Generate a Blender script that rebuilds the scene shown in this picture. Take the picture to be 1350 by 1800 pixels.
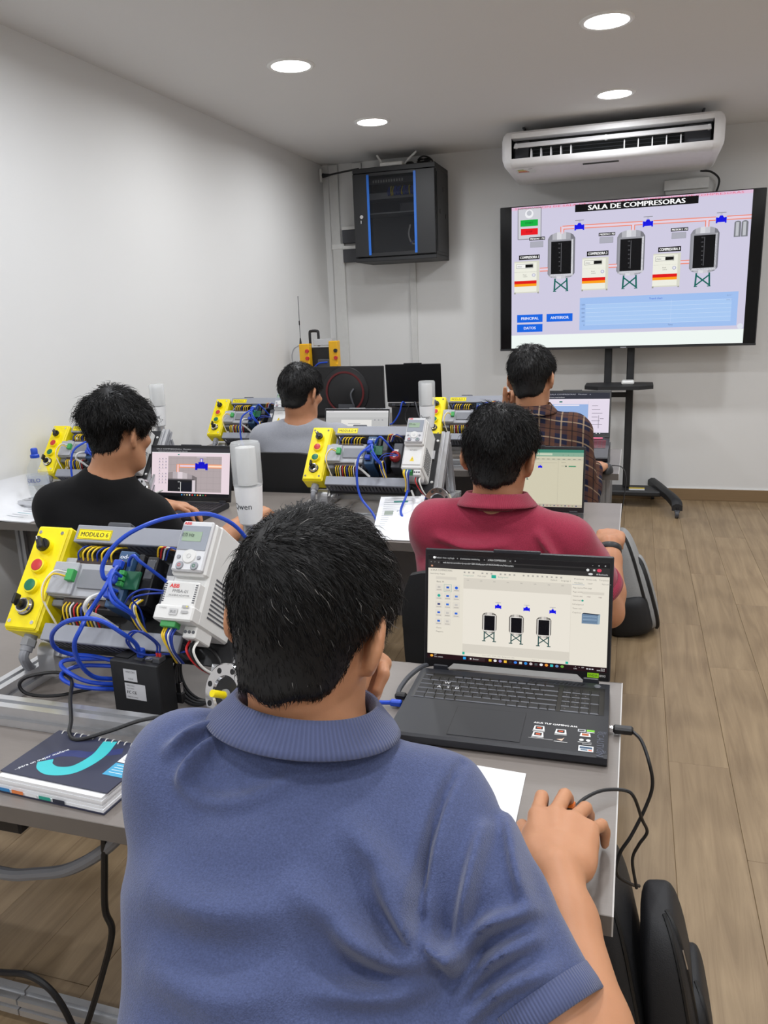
import bpy, math, random
import numpy as np
from mathutils import Matrix, Vector

for o in list(bpy.data.objects):
    bpy.data.objects.remove(o)
SC = bpy.context.scene
COL = SC.collection
PI = math.pi
RNG = np.random.default_rng(7)

# ------------------------------------------------------------------ camera
cam_data = bpy.data.cameras.new('camera')
cam_data.sensor_fit = 'VERTICAL'
cam_data.sensor_height = 24.0
cam_data.lens = 24.0 * 1386.6 / 1800.0
cam_data.clip_start = 0.02
camera = bpy.data.objects.new('camera', cam_data)
COL.objects.link(camera)
_y, _p, _r = -0.311044, -0.244914, -0.038884
_f = np.array([math.sin(_y) * math.cos(_p), math.cos(_y) * math.cos(_p), math.sin(_p)])
_rt = np.array([math.cos(_y), -math.sin(_y), 0.0])
_up = np.cross(_rt, _f)
_r2 = math.cos(_r) * _rt + math.sin(_r) * _up
_u2 = -math.sin(_r) * _rt + math.cos(_r) * _up
camera.matrix_world = Matrix(((_r2[0], _u2[0], -_f[0], 0), (_r2[1], _u2[1], -_f[1], 0),
                              (_r2[2], _u2[2], -_f[2], 1.45), (0, 0, 0, 1)))
SC.camera = camera

# ------------------------------------------------------------------ world, exposure
world = bpy.data.worlds.new('world')
SC.world = world
world.use_nodes = True
world.node_tree.nodes['Background'].inputs[0].default_value = (0.8, 0.85, 1.0, 1)
world.node_tree.nodes['Background'].inputs[1].default_value = 0.25
SC.view_settings.view_transform = 'Standard'
SC.view_settings.look = 'None'
SC.view_settings.gamma = 1.0
SC.view_settings.use_curve_mapping = False
SC.view_settings.exposure = 0.0
LAMP_WATT = 9.2          # each recessed ceiling lamp (its light is in its builder)
SCREEN_GAIN = 1.0

# ------------------------------------------------------------------ materials
def lin(c):
    out = []
    for x in c[:3]:
        x = x / 255.0
        out.append(x / 12.92 if x <= 0.04045 else ((x + 0.055) / 1.055) ** 2.4)
    return (out[0], out[1], out[2], 1.0)

MATS = {}
def new_mat(name):
    m = bpy.data.materials.new(name)
    m.use_nodes = True
    nt = m.node_tree
    return m, nt, nt.nodes['Principled BSDF']

def pmat(name, rgb, rough=0.5, metal=0.0, spec=0.5, var=0.06, vscale=30.0, bump=0.0, bscale=200.0,
         coat=0.0, sss=0.0, aniso=None):
    if name in MATS:
        return MATS[name]
    m, nt, b = new_mat(name)
    b.inputs['Roughness'].default_value = rough
    b.inputs['Metallic'].default_value = metal
    b.inputs['Specular IOR Level'].default_value = spec
    b.inputs['Coat Weight'].default_value = coat
    if sss:
        b.inputs['Subsurface Weight'].default_value = sss
        b.inputs['Subsurface Radius'].default_value = (0.012, 0.005, 0.003)
        b.inputs['Subsurface Scale'].default_value = 0.6
    c = lin(rgb)
    tc = nt.nodes.new('ShaderNodeTexCoord')
    nz = nt.nodes.new('ShaderNodeTexNoise')
    nz.inputs['Scale'].default_value = vscale
    nz.inputs['Detail'].default_value = 3.0
    vec = tc.outputs['Object']
    if aniso:
        mp = nt.nodes.new('ShaderNodeMapping')
        mp.inputs['Scale'].default_value = aniso
        nt.links.new(vec, mp.inputs[0])
        vec = mp.outputs[0]
    nt.links.new(vec, nz.inputs['Vector'])
    mx = nt.nodes.new('ShaderNodeMix')
    mx.data_type = 'RGBA'
    mx.inputs[6].default_value = tuple(min(1, x * (1 - var)) for x in c[:3]) + (1,)
    mx.inputs[7].default_value = tuple(min(1, x * (1 + var)) for x in c[:3]) + (1,)
    nt.links.new(nz.outputs['Fac'], mx.inputs[0])
    nt.links.new(mx.outputs[2], b.inputs['Base Color'])
    if bump:
        n2 = nt.nodes.new('ShaderNodeTexNoise')
        n2.inputs['Scale'].default_value = bscale
        n2.inputs['Detail'].default_value = 2.0
        nt.links.new(vec, n2.inputs['Vector'])
        bp = nt.nodes.new('ShaderNodeBump')
        bp.inputs['Strength'].default_value = bump
        bp.inputs['Distance'].default_value = 0.002
        nt.links.new(n2.outputs['Fac'], bp.inputs['Height'])
        nt.links.new(bp.outputs[0], b.inputs['Normal'])
    MATS[name] = m
    return m

def emat(rgb, gain=1.0):
    key = 'glow_%d_%d_%d_%d' % (rgb[0], rgb[1], rgb[2], int(gain * 100))
    if key in MATS:
        return MATS[key]
    m = bpy.data.materials.new(key)
    m.use_nodes = True
    nt = m.node_tree
    b = nt.nodes['Principled BSDF']
    b.inputs['Base Color'].default_value = (0.006, 0.006, 0.006, 1)
    b.inputs['Roughness'].default_value = 0.4
    b.inputs['Specular IOR Level'].default_value = 0.08
    b.inputs['Emission Color'].default_value = lin(rgb)
    b.inputs['Emission Strength'].default_value = SCREEN_GAIN * gain
    MATS[key] = m
    return m

def inkmat(rgb, rough=0.55):
    key = 'print_%d_%d_%d' % tuple(rgb[:3])
    if key in MATS:
        return MATS[key]
    return pmat(key, rgb, rough, var=0.03)

def glassmat(name, rgb=(235, 240, 240), rough=0.03, alpha=0.18, ior=1.45):
    if name in MATS:
        return MATS[name]
    m, nt, b = new_mat(name)
    b.inputs['Base Color'].default_value = lin(rgb)
    b.inputs['Roughness'].default_value = rough
    b.inputs['Alpha'].default_value = alpha
    b.inputs['IOR'].default_value = ior
    MATS[name] = m
    return m

# ------------------------------------------------------------------ mesh builder
_FONT = {}
def text_geo(s):
    if s in _FONT:
        return _FONT[s]
    cu = bpy.data.curves.new('t', 'FONT')
    cu.body = s
    cu.size = 1.0
    cu.resolution_u = 2
    ob = bpy.data.objects.new('t', cu)
    me = bpy.data.meshes.new_from_object(ob)
    v = np.array([tuple(x.co) for x in me.vertices]).reshape(-1, 3)
    f = [tuple(p.vertices) for p in me.polygons]
    bpy.data.objects.remove(ob)
    bpy.data.curves.remove(cu)
    bpy.data.meshes.remove(me)
    if len(v):
        v[:, 0] -= v[:, 0].min()
    _FONT[s] = (v, f)
    return _FONT[s]

def catmull(pts, n=6, closed=False):
    P = np.array(pts, float)
    out = []
    N = len(P)
    rng = range(N if closed else N - 1)
    for i in rng:
        if closed:
            p0, p1, p2, p3 = P[(i - 1) % N], P[i], P[(i + 1) % N], P[(i + 2) % N]
        else:
            p1, p2 = P[i], P[i + 1]
            p0 = P[i - 1] if i > 0 else 2 * p1 - p2
            p3 = P[i + 2] if i + 2 < N else 2 * p2 - p1
        for k in range(n):
            t = k / n
            out.append(0.5 * ((2 * p1) + (-p0 + p2) * t + (2 * p0 - 5 * p1 + 4 * p2 - p3) * t * t
                              + (-p0 + 3 * p1 - 3 * p2 + p3) * t ** 3))
    if not closed:
        out.append(P[-1])
    return np.array(out)

def unit(v):
    v = np.array(v, float)
    return v / (np.linalg.norm(v) + 1e-12)

def frame(origin, ux, uy, uz):
    M = np.eye(4)
    M[:3, 0], M[:3, 1], M[:3, 2], M[:3, 3] = ux, uy, uz, origin
    return M

def rotz(a, origin=(0, 0, 0)):
    c, s = math.cos(a), math.sin(a)
    return frame(origin, (c, s, 0), (-s, c, 0), (0, 0, 1))

class MB:
    def __init__(self, M=None):
        self.v, self.f, self.m, self.mats = [], [], [], []
        self.n = 0
        self.M = np.eye(4) if M is None else M
    def mi(self, mat):
        if mat not in self.mats:
            self.mats.append(mat)
        return self.mats.index(mat)
    def add(self, verts, faces, mat):
        V = np.array(verts, float).reshape(-1, 3)
        V = V @ self.M[:3, :3].T + self.M[:3, 3]
        i = self.mi(mat)
        self.v.append(V)
        k = self.n
        for f in faces:
            self.f.append(tuple(a + k for a in f))
            self.m.append(i)
        self.n += len(V)
        return self
    def box(self, c, s, mat, ch=0.0):
        cx, cy, cz = c
        hx, hy, hz = s[0] / 2, s[1] / 2, s[2] / 2
        ch = min(ch, hx * .9, hy * .9, hz * .9)
        if ch <= 0:
            V = [(cx + sx * hx, cy + sy * hy, cz + sz * hz) for sz in (-1, 1) for sy in (-1, 1) for sx in (-1, 1)]
            F = [(0, 2, 3, 1), (4, 5, 7, 6), (0, 1, 5, 4), (2, 6, 7, 3), (0, 4, 6, 2), (1, 3, 7, 5)]
            return self.add(V, F, mat)
        V, ids = [], {}
        for sx in (-1, 1):
            for sy in (-1, 1):
                for sz in (-1, 1):
                    for ax in range(3):
                        q = [sx * (hx - ch), sy * (hy - ch), sz * (hz - ch)]
                        q[ax] = (sx * hx, sy * hy, sz * hz)[ax]
                        ids[(sx, sy, sz, ax)] = len(V)
                        V.append((cx + q[0], cy + q[1], cz + q[2]))
        F = []
        def orient(poly):
            P = np.array([V[i] for i in poly]) - np.array(c)
            nrm = np.cross(P[1] - P[0], P[2] - P[0])
            return poly if nrm @ P.mean(0) > 0 else poly[::-1]
        for ax in range(3):
            a1, a2 = (ax + 1) % 3, (ax + 2) % 3
            for s0 in (-1, 1):
                poly = []
                for (p, q) in ((-1, -1), (1, -1), (1, 1), (-1, 1)):
                    sg = [0, 0, 0]; sg[ax] = s0; sg[a1] = p; sg[a2] = q
                    poly.append(ids[(sg[0], sg[1], sg[2], ax)])
                F.append(orient(tuple(poly)))
            for p in (-1, 1):
                for q in (-1, 1):
                    poly = []
                    for s0 in (-1, 1):
                        sg = [0, 0, 0]; sg[ax] = s0; sg[a1] = p; sg[a2] = q
                        poly.append((ids[(sg[0], sg[1], sg[2], a1)], ids[(sg[0], sg[1], sg[2], a2)]))
                    F.append(orient((poly[0][0], poly[0][1], poly[1][1], poly[1][0])))
        for sx in (-1, 1):
            for sy in (-1, 1):
                for sz in (-1, 1):
                    F.append(orient(tuple(ids[(sx, sy, sz, a)] for a in range(3))))
        return self.add(V, F, mat)
    def bx(self, x0, x1, y0, y1, z0, z1, mat, ch=0.0):
        return self.box(((x0 + x1) / 2, (y0 + y1) / 2, (z0 + z1) / 2), (abs(x1 - x0), abs(y1 - y0), abs(z1 - z0)), mat, ch)
    def cyl(self, a, b, r, mat, r2=None, n=16, caps=True):
        a, b = np.array(a, float), np.array(b, float)
        r2 = r if r2 is None else r2
        w = unit(b - a)
        s = unit(np.cross(w, (0, 0, 1) if abs(w[2]) < .9 else (1, 0, 0)))
        t = np.cross(w, s)
        V, F = [], []
        for k in range(n):
            an = 2 * PI * k / n
            d = s * math.cos(an) + t * math.sin(an)
            V.append(a + d * r); V.append(b + d * r2)
        for k in range(n):
            j = (k + 1) % n
            F.append((2 * k, 2 * j, 2 * j + 1, 2 * k + 1))
        if caps:
            F.append(tuple(2 * k for k in range(n))[::-1])
            F.append(tuple(2 * k + 1 for k in range(n)))
        return self.add(V, F, mat)
    def tube(self, pts, r, mat, n=8, sub=6, closed=False, r_end=None):
        P = catmull(pts, sub, closed) if sub else np.array(pts, float)
        N = len(P)
        T = np.zeros_like(P)
        for i in range(N):
            a = P[(i - 1) % N] if closed or i > 0 else P[0]
            b = P[(i + 1) % N] if closed or i < N - 1 else P[-1]
            T[i] = unit(b - a)
        s = unit(np.cross(T[0], (0, 0, 1) if abs(T[0][2]) < .9 else (1, 0, 0)))
        V, F = [], []
        for i in range(N):
            s = unit(s - T[i] * (s @ T[i]))
            t = np.cross(T[i], s)
            rr = r if r_end is None else r + (r_end - r) * i / (N - 1)
            for k in range(n):
                an = 2 * PI * k / n
                V.append(P[i] + (s * math.cos(an) + t * math.sin(an)) * rr)
        for i in range(N if closed else N - 1):
            j = (i + 1) % N
            for k in range(n):
                l = (k + 1) % n
                F.append((i * n + k, i * n + l, j * n + l, j * n + k))
        if not closed:
            F.append(tuple(range(n))[::-1])
            F.append(tuple((N - 1) * n + k for k in range(n)))
        return self.add(V, F, mat)
    def lathe(self, prof, mat, c=(0, 0, 0), ax=(0, 0, 1), n=24, close=True):
        w = unit(ax)
        s = unit(np.cross(w, (0, 1, 0) if abs(w[1]) < .9 else (1, 0, 0)))
        t = np.cross(w, s)
        V, F = [], []
        m = len(prof)
        for k in range(n):
            an = 2 * PI * k / n
            d = s * math.cos(an) + t * math.sin(an)
            for (r, z) in prof:
                V.append(np.array(c) + d * r + w * z)
        for k in range(n):
            j = (k + 1) % n
            for i in range(m - 1):
                F.append((k * m + i, j * m + i, j * m + i + 1, k * m + i + 1))
        if close:
            if prof[0][0] > 1e-6:
                F.append(tuple(k * m for k in range(n))[::-1])
            if prof[-1][0] > 1e-6:
                F.append(tuple(k * m + m - 1 for k in range(n)))
        return self.add(V, F, mat)
    def prism(self, poly, a, b, mat, ax='x'):
        """poly of 2D points extruded from a to b along axis ax ('x': poly is (y,z); 'y': (x,z); 'z': (x,y))"""
        V = []
        for t in (a, b):
            for (p, q) in poly:
                V.append({'x': (t, p, q), 'y': (p, t, q), 'z': (p, q, t)}[ax])
        N = len(poly)
        area = sum(poly[i][0] * poly[(i + 1) % N][1] - poly[(i + 1) % N][0] * poly[i][1] for i in range(N))
        F = [(i, (i + 1) % N, N + (i + 1) % N, N + i) for i in range(N)]
        F += [tuple(range(N))[::-1], tuple(range(N, 2 * N))]
        flip = (area < 0) != (b < a)
        if ax == 'y':
            flip = not flip
        if flip:
            F = [f[::-1] for f in F]
        return self.add(V, F, mat)
    def quad(self, pts, mat):
        return self.add(pts, [tuple(range(len(pts)))], mat)
    def text(self, s, origin, ux, uy, h, mat, align='l', fit=None, bold=0.0):
        v, f = text_geo(s)
        if not len(v):
            return self
        k = h / 0.7
        w = v[:, 0].max() * k
        kx = k * (fit / w) if fit else k
        wd = v[:, 0].max() * kx
        off = {'l': 0, 'c': -wd / 2, 'r': -wd}[align]
        ux, uy, o = unit(ux), unit(uy), np.array(origin, float)
        nn = np.cross(ux, uy)
        for i, d in enumerate((0.0, bold) if bold else (0.0,)):
            V = o + np.outer(v[:, 0] * kx + off + d * h, ux) + np.outer(v[:, 1] * k, uy) + nn * 0.00004 * i
            self.add(V, f, mat)
        return self
    def profile(self, a, b, w, mat, up=(0, 0, 1), slot=True):
        """aluminium T-slot bar of square section w from a to b, a real groove along each of its four sides"""
        a, b = np.array(a, float), np.array(b, float)
        d = unit(b - a)
        s = unit(np.cross(d, up))
        t = np.cross(s, d)
        h, g, k = w / 2, w * .13, w * .24
        poly = []
        side = [(-h, -h), (-g, -h), (-g, -h + k), (g, -h + k), (g, -h)]
        for q in range(4):
            c, sn = (1, 0, -1, 0)[q], (0, 1, 0, -1)[q]
            for (x, y) in side:
                poly.append((c * x - sn * y, sn * x + c * y))
        N = len(poly)
        V = [e + s * x + t * y for e in (a, b) for (x, y) in poly]
        F = [(i, (i + 1) % N, N + (i + 1) % N, N + i) for i in range(N)]
        F += [tuple(range(N))[::-1], tuple(range(N, 2 * N))]
        V = np.array(V)
        # orientation check
        c0 = (a + b) / 2
        q = F[0]
        nrm = np.cross(V[q[1]] - V[q[0]], V[q[2]] - V[q[0]])
        if nrm @ (V[q[0]] - c0 - d * ((V[q[0]] - c0) @ d)) < 0:
            F = [f[::-1] for f in F]
        return self.add(V, F, mat)
    def mesh(self, name, smooth=35):
        me = bpy.data.meshes.new(name)
        V = np.concatenate(self.v) if self.v else np.zeros((0, 3))
        me.from_pydata(V.tolist(), [], self.f)
        for mt in self.mats:
            me.materials.append(mt)
        me.polygons.foreach_set('material_index', self.m)
        if smooth:
            me.polygons.foreach_set('use_smooth', [True] * len(self.f))
            me.set_sharp_from_angle(angle=math.radians(smooth))
        me.update()
        return me
    def build(self, name, parent=None, loc=(0, 0, 0), rz=0.0, smooth=35):
        return obj(name, self.mesh(name, smooth), parent, loc, rz)

def obj(name, me, parent=None, loc=(0, 0, 0), rz=0.0):
    o = bpy.data.objects.new(name, me)
    COL.objects.link(o)
    o.parent = parent
    o.location = loc
    o.rotation_euler = (0, 0, rz)
    return o

def tag(o, label, cat, group=None):
    o['label'] = label
    o['category'] = cat
    if group:
        o['group'] = group
    return o

def thing(name, label, cat, loc=(0, 0, 0), rz=0.0, group=None):
    o = obj(name, None, None, loc, rz)
    o.empty_display_size = 0.05
    return tag(o, label, cat, group)

def struct(o):
    o['kind'] = 'structure'
    return o

class Decal:
    """flat print or screen picture: x right 0..1, y down 0..1 of a W x H rectangle"""
    def __init__(self, tl, ux, uy, W, H, emit=True, lift=0.0003, step=0.00012, gain=1.0):
        self.o, self.ux, self.uy = np.array(tl, float), unit(ux), unit(uy)
        self.n = -np.cross(self.ux, self.uy)       # ux right, uy down -> normal to the viewer
        self.W, self.H, self.emit, self.lift, self.step, self.gain = W, H, emit, lift, step, gain
        self.mb = MB()
        self.L = 0
    def p(self, x, y):
        return self.o + self.ux * x * self.W + self.uy * y * self.H + self.n * (self.lift + self.L * self.step)
    def mat(self, c):
        return emat(c, self.gain) if self.emit else inkmat(c)
    def rect(self, x0, y0, x1, y1, c):
        self.mb.quad([self.p(x0, y1), self.p(x1, y1), self.p(x1, y0), self.p(x0, y0)], self.mat(c)); return self
    def poly(self, pts, c):
        P = [self.p(*q) for q in pts]
        a = sum(pts[i][0] * pts[(i + 1) % len(pts)][1] - pts[(i + 1) % len(pts)][0] * pts[i][1] for i in range(len(pts)))
        self.mb.quad(P[::-1] if a > 0 else P, self.mat(c)); return self
    def ell(self, x, y, rx, ry, c, n=16):
        return self.poly([(x + rx * math.cos(2 * PI * k / n), y + ry * math.sin(2 * PI * k / n)) for k in range(n)], c)
    def line(self, x0, y0, x1, y1, t, c):
        dx, dy = (x1 - x0) * self.W, (y1 - y0) * self.H
        l = math.hypot(dx, dy) + 1e-9
        nx, ny = -dy / l * t / 2 / self.W, dx / l * t / 2 / self.H
        return self.poly([(x0 + nx, y0 + ny), (x1 + nx, y1 + ny), (x1 - nx, y1 - ny), (x0 - nx, y0 - ny)], c)
    def frame(self, x0, y0, x1, y1, t, c):
        self.line(x0, y0, x1, y0, t, c); self.line(x0, y1, x1, y1, t, c)
        self.line(x0, y0, x0, y1, t, c); self.line(x1, y0, x1, y1, t, c); return self
    def text(self, s, x, y, h, c, align='l', fit=None, bold=0.0):
        """baseline-left at (x,y); h is the cap height as a fraction of H"""
        self.mb.text(s, self.p(x, y), self.ux, -self.uy, h * self.H, self.mat(c), align, fit * self.W if fit else None, bold); return self
    def build(self, name, parent):
        return self.mb.build(name, parent, smooth=0)
# ------------------------------------------------------------------ the setting
XL, XR, YB, YR, ZC = -2.41, 2.60, 6.247, -2.2, 2.605
m_wall = pmat('wall_paint', (226, 226, 225), 0.75, var=0.015, vscale=1.5, bump=0.04, bscale=90)
m_ceil = pmat('ceiling_paint', (230, 229, 228), 0.85, var=0.015, vscale=1.2)
m_base = pmat('baseboard_vinyl', (134, 110, 80), 0.5, var=0.1, vscale=6, aniso=(1, 8, 30))
m_gap = pmat('floor_joint', (116, 97, 74), 0.8)

def wood_mat():
    m, nt, b = new_mat('vinyl_plank')
    N, K = nt.nodes, nt.links
    tc = N.new('ShaderNodeTexCoord')
    oi = N.new('ShaderNodeObjectInfo')
    mp = N.new('ShaderNodeMapping')
    mp.inputs['Scale'].default_value = (26, 1.5, 1)
    cb = N.new('ShaderNodeVectorMath'); cb.operation = 'SCALE'; cb.inputs[3].default_value = 40.0
    cx = N.new('ShaderNodeCombineXYZ')
    K.new(oi.outputs['Random'], cx.inputs[0]); K.new(oi.outputs['Random'], cx.inputs[1])
    K.new(cx.outputs[0], cb.inputs[0])
    ad = N.new('ShaderNodeVectorMath'); ad.operation = 'ADD'
    K.new(tc.outputs['Object'], mp.inputs[0]); K.new(mp.outputs[0], ad.inputs[0]); K.new(cb.outputs[0], ad.inputs[1])
    n1 = N.new('ShaderNodeTexNoise'); n1.inputs['Scale'].default_value = 1.0; n1.inputs['Detail'].default_value = 6; n1.inputs['Roughness'].default_value = 0.65
    n1.inputs['Distortion'].default_value = 0.8
    K.new(ad.outputs[0], n1.inputs['Vector'])
    mp2 = N.new('ShaderNodeMapping'); mp2.inputs['Scale'].default_value = (7, 0.55, 1)
    ad2 = N.new('ShaderNodeVectorMath'); ad2.operation = 'ADD'
    K.new(tc.outputs['Object'], mp2.inputs[0]); K.new(mp2.outputs[0], ad2.inputs[0]); K.new(cb.outputs[0], ad2.inputs[1])
    wv = N.new('ShaderNodeTexWave'); wv.wave_type = 'RINGS'; wv.inputs['Scale'].default_value = 1.1; wv.inputs['Distortion'].default_value = 6.0
    wv.inputs['Detail'].default_value = 2.0; wv.inputs['Detail Scale'].default_value = 0.6
    K.new(ad2.outputs[0], wv.inputs['Vector'])
    r1 = N.new('ShaderNodeValToRGB')
    r1.color_ramp.elements[0].position = 0.30; r1.color_ramp.elements[0].color = lin((128, 107, 81))
    r1.color_ramp.elements[1].position = 0.72; r1.color_ramp.elements[1].color = lin((160, 138, 108))
    K.new(n1.outputs['Fac'], r1.inputs[0])
    mx = N.new('ShaderNodeMix'); mx.data_type = 'RGBA'; mx.blend_type = 'MULTIPLY'
    r2 = N.new('ShaderNodeValToRGB')
    r2.color_ramp.elements[0].position = 0.0; r2.color_ramp.elements[0].color = (0.74, 0.72, 0.70, 1)
    r2.color_ramp.elements[1].position = 0.35; r2.color_ramp.elements[1].color = (1, 1, 1, 1)
    K.new(wv.outputs['Fac'], r2.inputs[0])
    mx.inputs[0].default_value = 0.45
    K.new(r1.outputs[0], mx.inputs[6]); K.new(r2.outputs[0], mx.inputs[7])
    hs = N.new('ShaderNodeHueSaturation')
    mr = N.new('ShaderNodeMapRange'); mr.inputs[3].default_value = 0.94; mr.inputs[4].default_value = 1.05
    K.new(oi.outputs['Random'], mr.inputs[0]); K.new(mr.outputs[0], hs.inputs['Value'])
    K.new(mx.outputs[2], hs.inputs['Color']); K.new(hs.outputs[0], b.inputs['Base Color'])
    b.inputs['Roughness'].default_value = 0.42
    b.inputs['Specular IOR Level'].default_value = 0.4
    return m
m_wood = wood_mat()

fl = struct(MB().bx(XL - .1, XR + .1, YR - .1, YB + .1, -.06, -.004, m_gap).build('floor'))
PW, PL = 0.183, 1.22
plank_mesh = MB().box((0, 0, -0.004), (PW - .0007, PL - .0008, 0.008), m_wood, 0.0009).mesh('plank', 0)
row = 0
x = XL + PW / 2
while x - PW / 2 < XR:
    y = YR - (row * 0.37 % 1.0) * PL + PL / 2
    while y - PL / 2 < YB - .01:
        obj('plank', plank_mesh, fl, (x, y, 0))
        y += PL
    x += PW
    row += 1

struct(MB().bx(XL - .1, XL, YR - .1, YB + .1, 0, ZC, m_wall).build('wall_left'))
struct(MB().bx(XL - .1, XR + .1, YB, YB + .1, 0, ZC, m_wall).build('wall_back'))
struct(MB().bx(XR, XR + .1, YR - .1, YB + .1, 0, ZC, m_wall).build('wall_right'))
struct(MB().bx(XL - .1, XR + .1, YR - .1, YR, 0, ZC, m_wall).build('wall_rear'))
struct(MB().bx(XL - .1, XR + .1, YR - .1, YB + .1, ZC, ZC + .1, m_ceil).build('ceiling'))
mb = MB().bx(XL + .014, XR - .014, YB - .014, YB, 0, .088, m_base, .002)
mb.bx(XL + .014, XR - .014, YB - .010, YB, .088, .094, m_wall)
struct(mb.build('baseboard_back'))
struct(MB().bx(XL, XL + .014, YR, YB, 0, .088, m_base, .002).build('baseboard_left'))
struct(MB().bx(XR - .014, XR, YR, YB, 0, .088, m_base, .002).build('baseboard_right'))
# ------------------------------------------------------------------ recessed ceiling lamps
m_lamp_ring = pmat('lamp_ring', (240, 240, 238), 0.4)
m_lamp_glow = bpy.data.materials.new('lamp_diffuser'); m_lamp_glow.use_nodes = True
_b = m_lamp_glow.node_tree.nodes['Principled BSDF']
_b.inputs['Emission Color'].default_value = (1.0, 0.985, 0.96, 1); _b.inputs['Emission Strength'].default_value = 9.0
ring_me = MB().lathe([(.092, .0), (.092, -.006), (.104, -.008), (.112, -.004), (.114, .0)], m_lamp_ring, close=False, n=40).mesh('trim_ring')
disc_me = MB().lathe([(.0, -.005), (.06, -.0052), (.092, -.004), (.092, 0)], m_lamp_glow, n=40).mesh('diffuser')
for iy, yy in enumerate((5.045, 3.81, 2.55, 1.30, 0.05, -1.2)):
    for ix, xx in enumerate((-1.60, -0.166, 1.27)):
        if yy > 3 and ix < 2:
            lab = ('round recessed ceiling lamp nearest the black network cabinet', 'round recessed ceiling lamp just in front of the air conditioner',
                   'round recessed ceiling lamp above the left wall side, nearer to us', 'round recessed ceiling lamp at the top right edge of the picture')[(0 if iy == 0 else 2) + ix]
        else:
            lab = 'recessed ceiling lamp, %s row from the television wall, %s column' % (('first', 'second', 'third', 'fourth', 'fifth', 'last')[iy], ('left', 'middle', 'right')[ix])
        t = thing('ceiling_lamp', lab, 'ceiling lamp', (xx, yy, ZC), 0, 'recessed round ceiling lamps')
        obj('trim_ring', ring_me, t); obj('diffuser', disc_me, t)
        ld = bpy.data.lights.new('lamp_light', 'AREA')
        ld.shape = 'DISK'; ld.size = 0.17; ld.energy = LAMP_WATT; ld.color = (0.955, 0.975, 1.0)
        if xx < -1 and yy < 2.6: ld.color = (0.90, 0.94, 1.0)
        ld.spread = math.radians(170)
        lo = obj('lamp_light', ld, t, (0, 0, -.012))
# ------------------------------------------------------------------ shared materials
m_blk = pmat('black_plastic', (24, 24, 27), 0.45, bump=0.05, bscale=400)
m_blkg = pmat('black_gloss', (6, 6, 8), 0.15, spec=0.25)
m_steelblk = pmat('black_powder_coat', (29, 30, 33), 0.5, bump=0.06, bscale=500)
m_white = pmat('white_plastic', (232, 232, 230), 0.4)
m_offw = pmat('off_white_plastic', (214, 214, 212), 0.45)
m_grey = pmat('grey_plastic', (150, 152, 158), 0.5)
m_dgrey = pmat('dark_grey_plastic', (72, 74, 80), 0.5)
m_alu = pmat('anodised_aluminium', (206, 207, 210), 0.28, metal=0.7, var=0.05, vscale=60, aniso=(1, 1, 1))
m_chrome = pmat('chrome', (225, 225, 228), 0.12, metal=1.0)
m_blue = pmat('blue_cable', (28, 72, 190), 0.4)
m_yel = pmat('yellow_plastic', (247, 226, 12), 0.38)
m_red = pmat('red_plastic', (198, 48, 50), 0.4)
m_green = pmat('green_plastic', (22, 112, 78), 0.4)
m_paper = pmat('paper', (236, 237, 240), 0.7, var=0.015)

# ------------------------------------------------------------------ air conditioner under the ceiling
ac = thing('air_conditioner', 'long white ceiling mounted air conditioner with open louver above the television', 'air conditioner', (-.205, 5.45, 2.30))
m_ac = pmat('air_conditioner_shell', (236, 236, 238), 0.4)
m_acd = pmat('air_conditioner_inside', (24, 30, 30), 0.6)
prof = [(.015, .245), (0.0, .23), (.008, .075), (.022, .045), (.06, .03), (.64, .012), (.665, .03), (.665, .245)]
mb = MB()
HW = .60
# shell as strips so that the outlet is a real opening
outer = [(.66, .245), (.015, .245), (0.0, .232)]
mb.prism([(.66, .245), (.015, .245), (0, .232), (.002, .205), (.10, .205), (.12, .235), (.66, .235)], -HW, HW, m_ac)
mb.prism([(.006, .085), (.012, .06), (.03, .042), (.06, .03), (.64, .012), (.665, .03), (.665, .05), (.12, .06), (.10, .085)], -HW, HW, m_ac)
mb.prism([(.655, .03), (.665, .03), (.665, .245), (.655, .245)], -HW, HW, m_ac)
mb.prism([(.12, .05), (.14, .05), (.16, .24), (.12, .24)], -HW, HW, m_acd)
mb.build('shell', ac)
for s in (-1, 1):
    mb = MB()
    secs = [(0.0, 0.0), (.035, .004), (.055, .02), (.065, .045)]
    V, F = [], []
    for (dx, ins) in secs:
        for (py, pz) in prof:
            cy, cz = .35, .14
            ky = (.315 - ins * .8) / .315
            kz = (.11 - ins) / .11
            V.append((s * (HW + dx), cy + (py - cy) * ky, cz + (pz - cz) * kz))
    n = len(prof)
    for i in range(len(secs) - 1):
        for k in range(n):
            q = (i * n + k, i * n + (k + 1) % n, (i + 1) * n + (k + 1) % n, (i + 1) * n + k)
            F.append(q if s < 0 else q[::-1])
    F.append(tuple(range((len(secs) - 1) * n, len(secs) * n)) if s < 0 else tuple(range((len(secs) - 1) * n, len(secs) * n))[::-1])
    mb.add(V, F, m_ac)
    mb.build('end_cap', ac, smooth=50)
lv = MB().prism([(.002, .150), (.040, .180), (.048, .180), (.048, .175), (.008, .146)], -.585, .585, m_ac).build('louver', ac)
for xx in (-.575, -.02, .575):
    MB().bx(xx - .008, xx + .008, .03, .055, .150, .180, m_ac, .002).build('louver_bracket', lv)
for k in range(10):
    xx = -.48 + k * .062 if k < 5 else .09 + (k - 5) * .082
    MB().prism([(.025, .086), (.04, .142), (.10, .142), (.11, .086)], xx - .003, xx + .003, m_ac).build('vane', ac)
mb = MB()
for k in range(5):
    z = .1 + k * .022
    mb.bx(-.5, .44, .112, .119, z, z + .004, m_dgrey)
mb.build('grille', ac)
MB().bx(.44, .59, .09, .12, .088, .2, m_dgrey, .003).build('motor_cover', ac)
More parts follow.
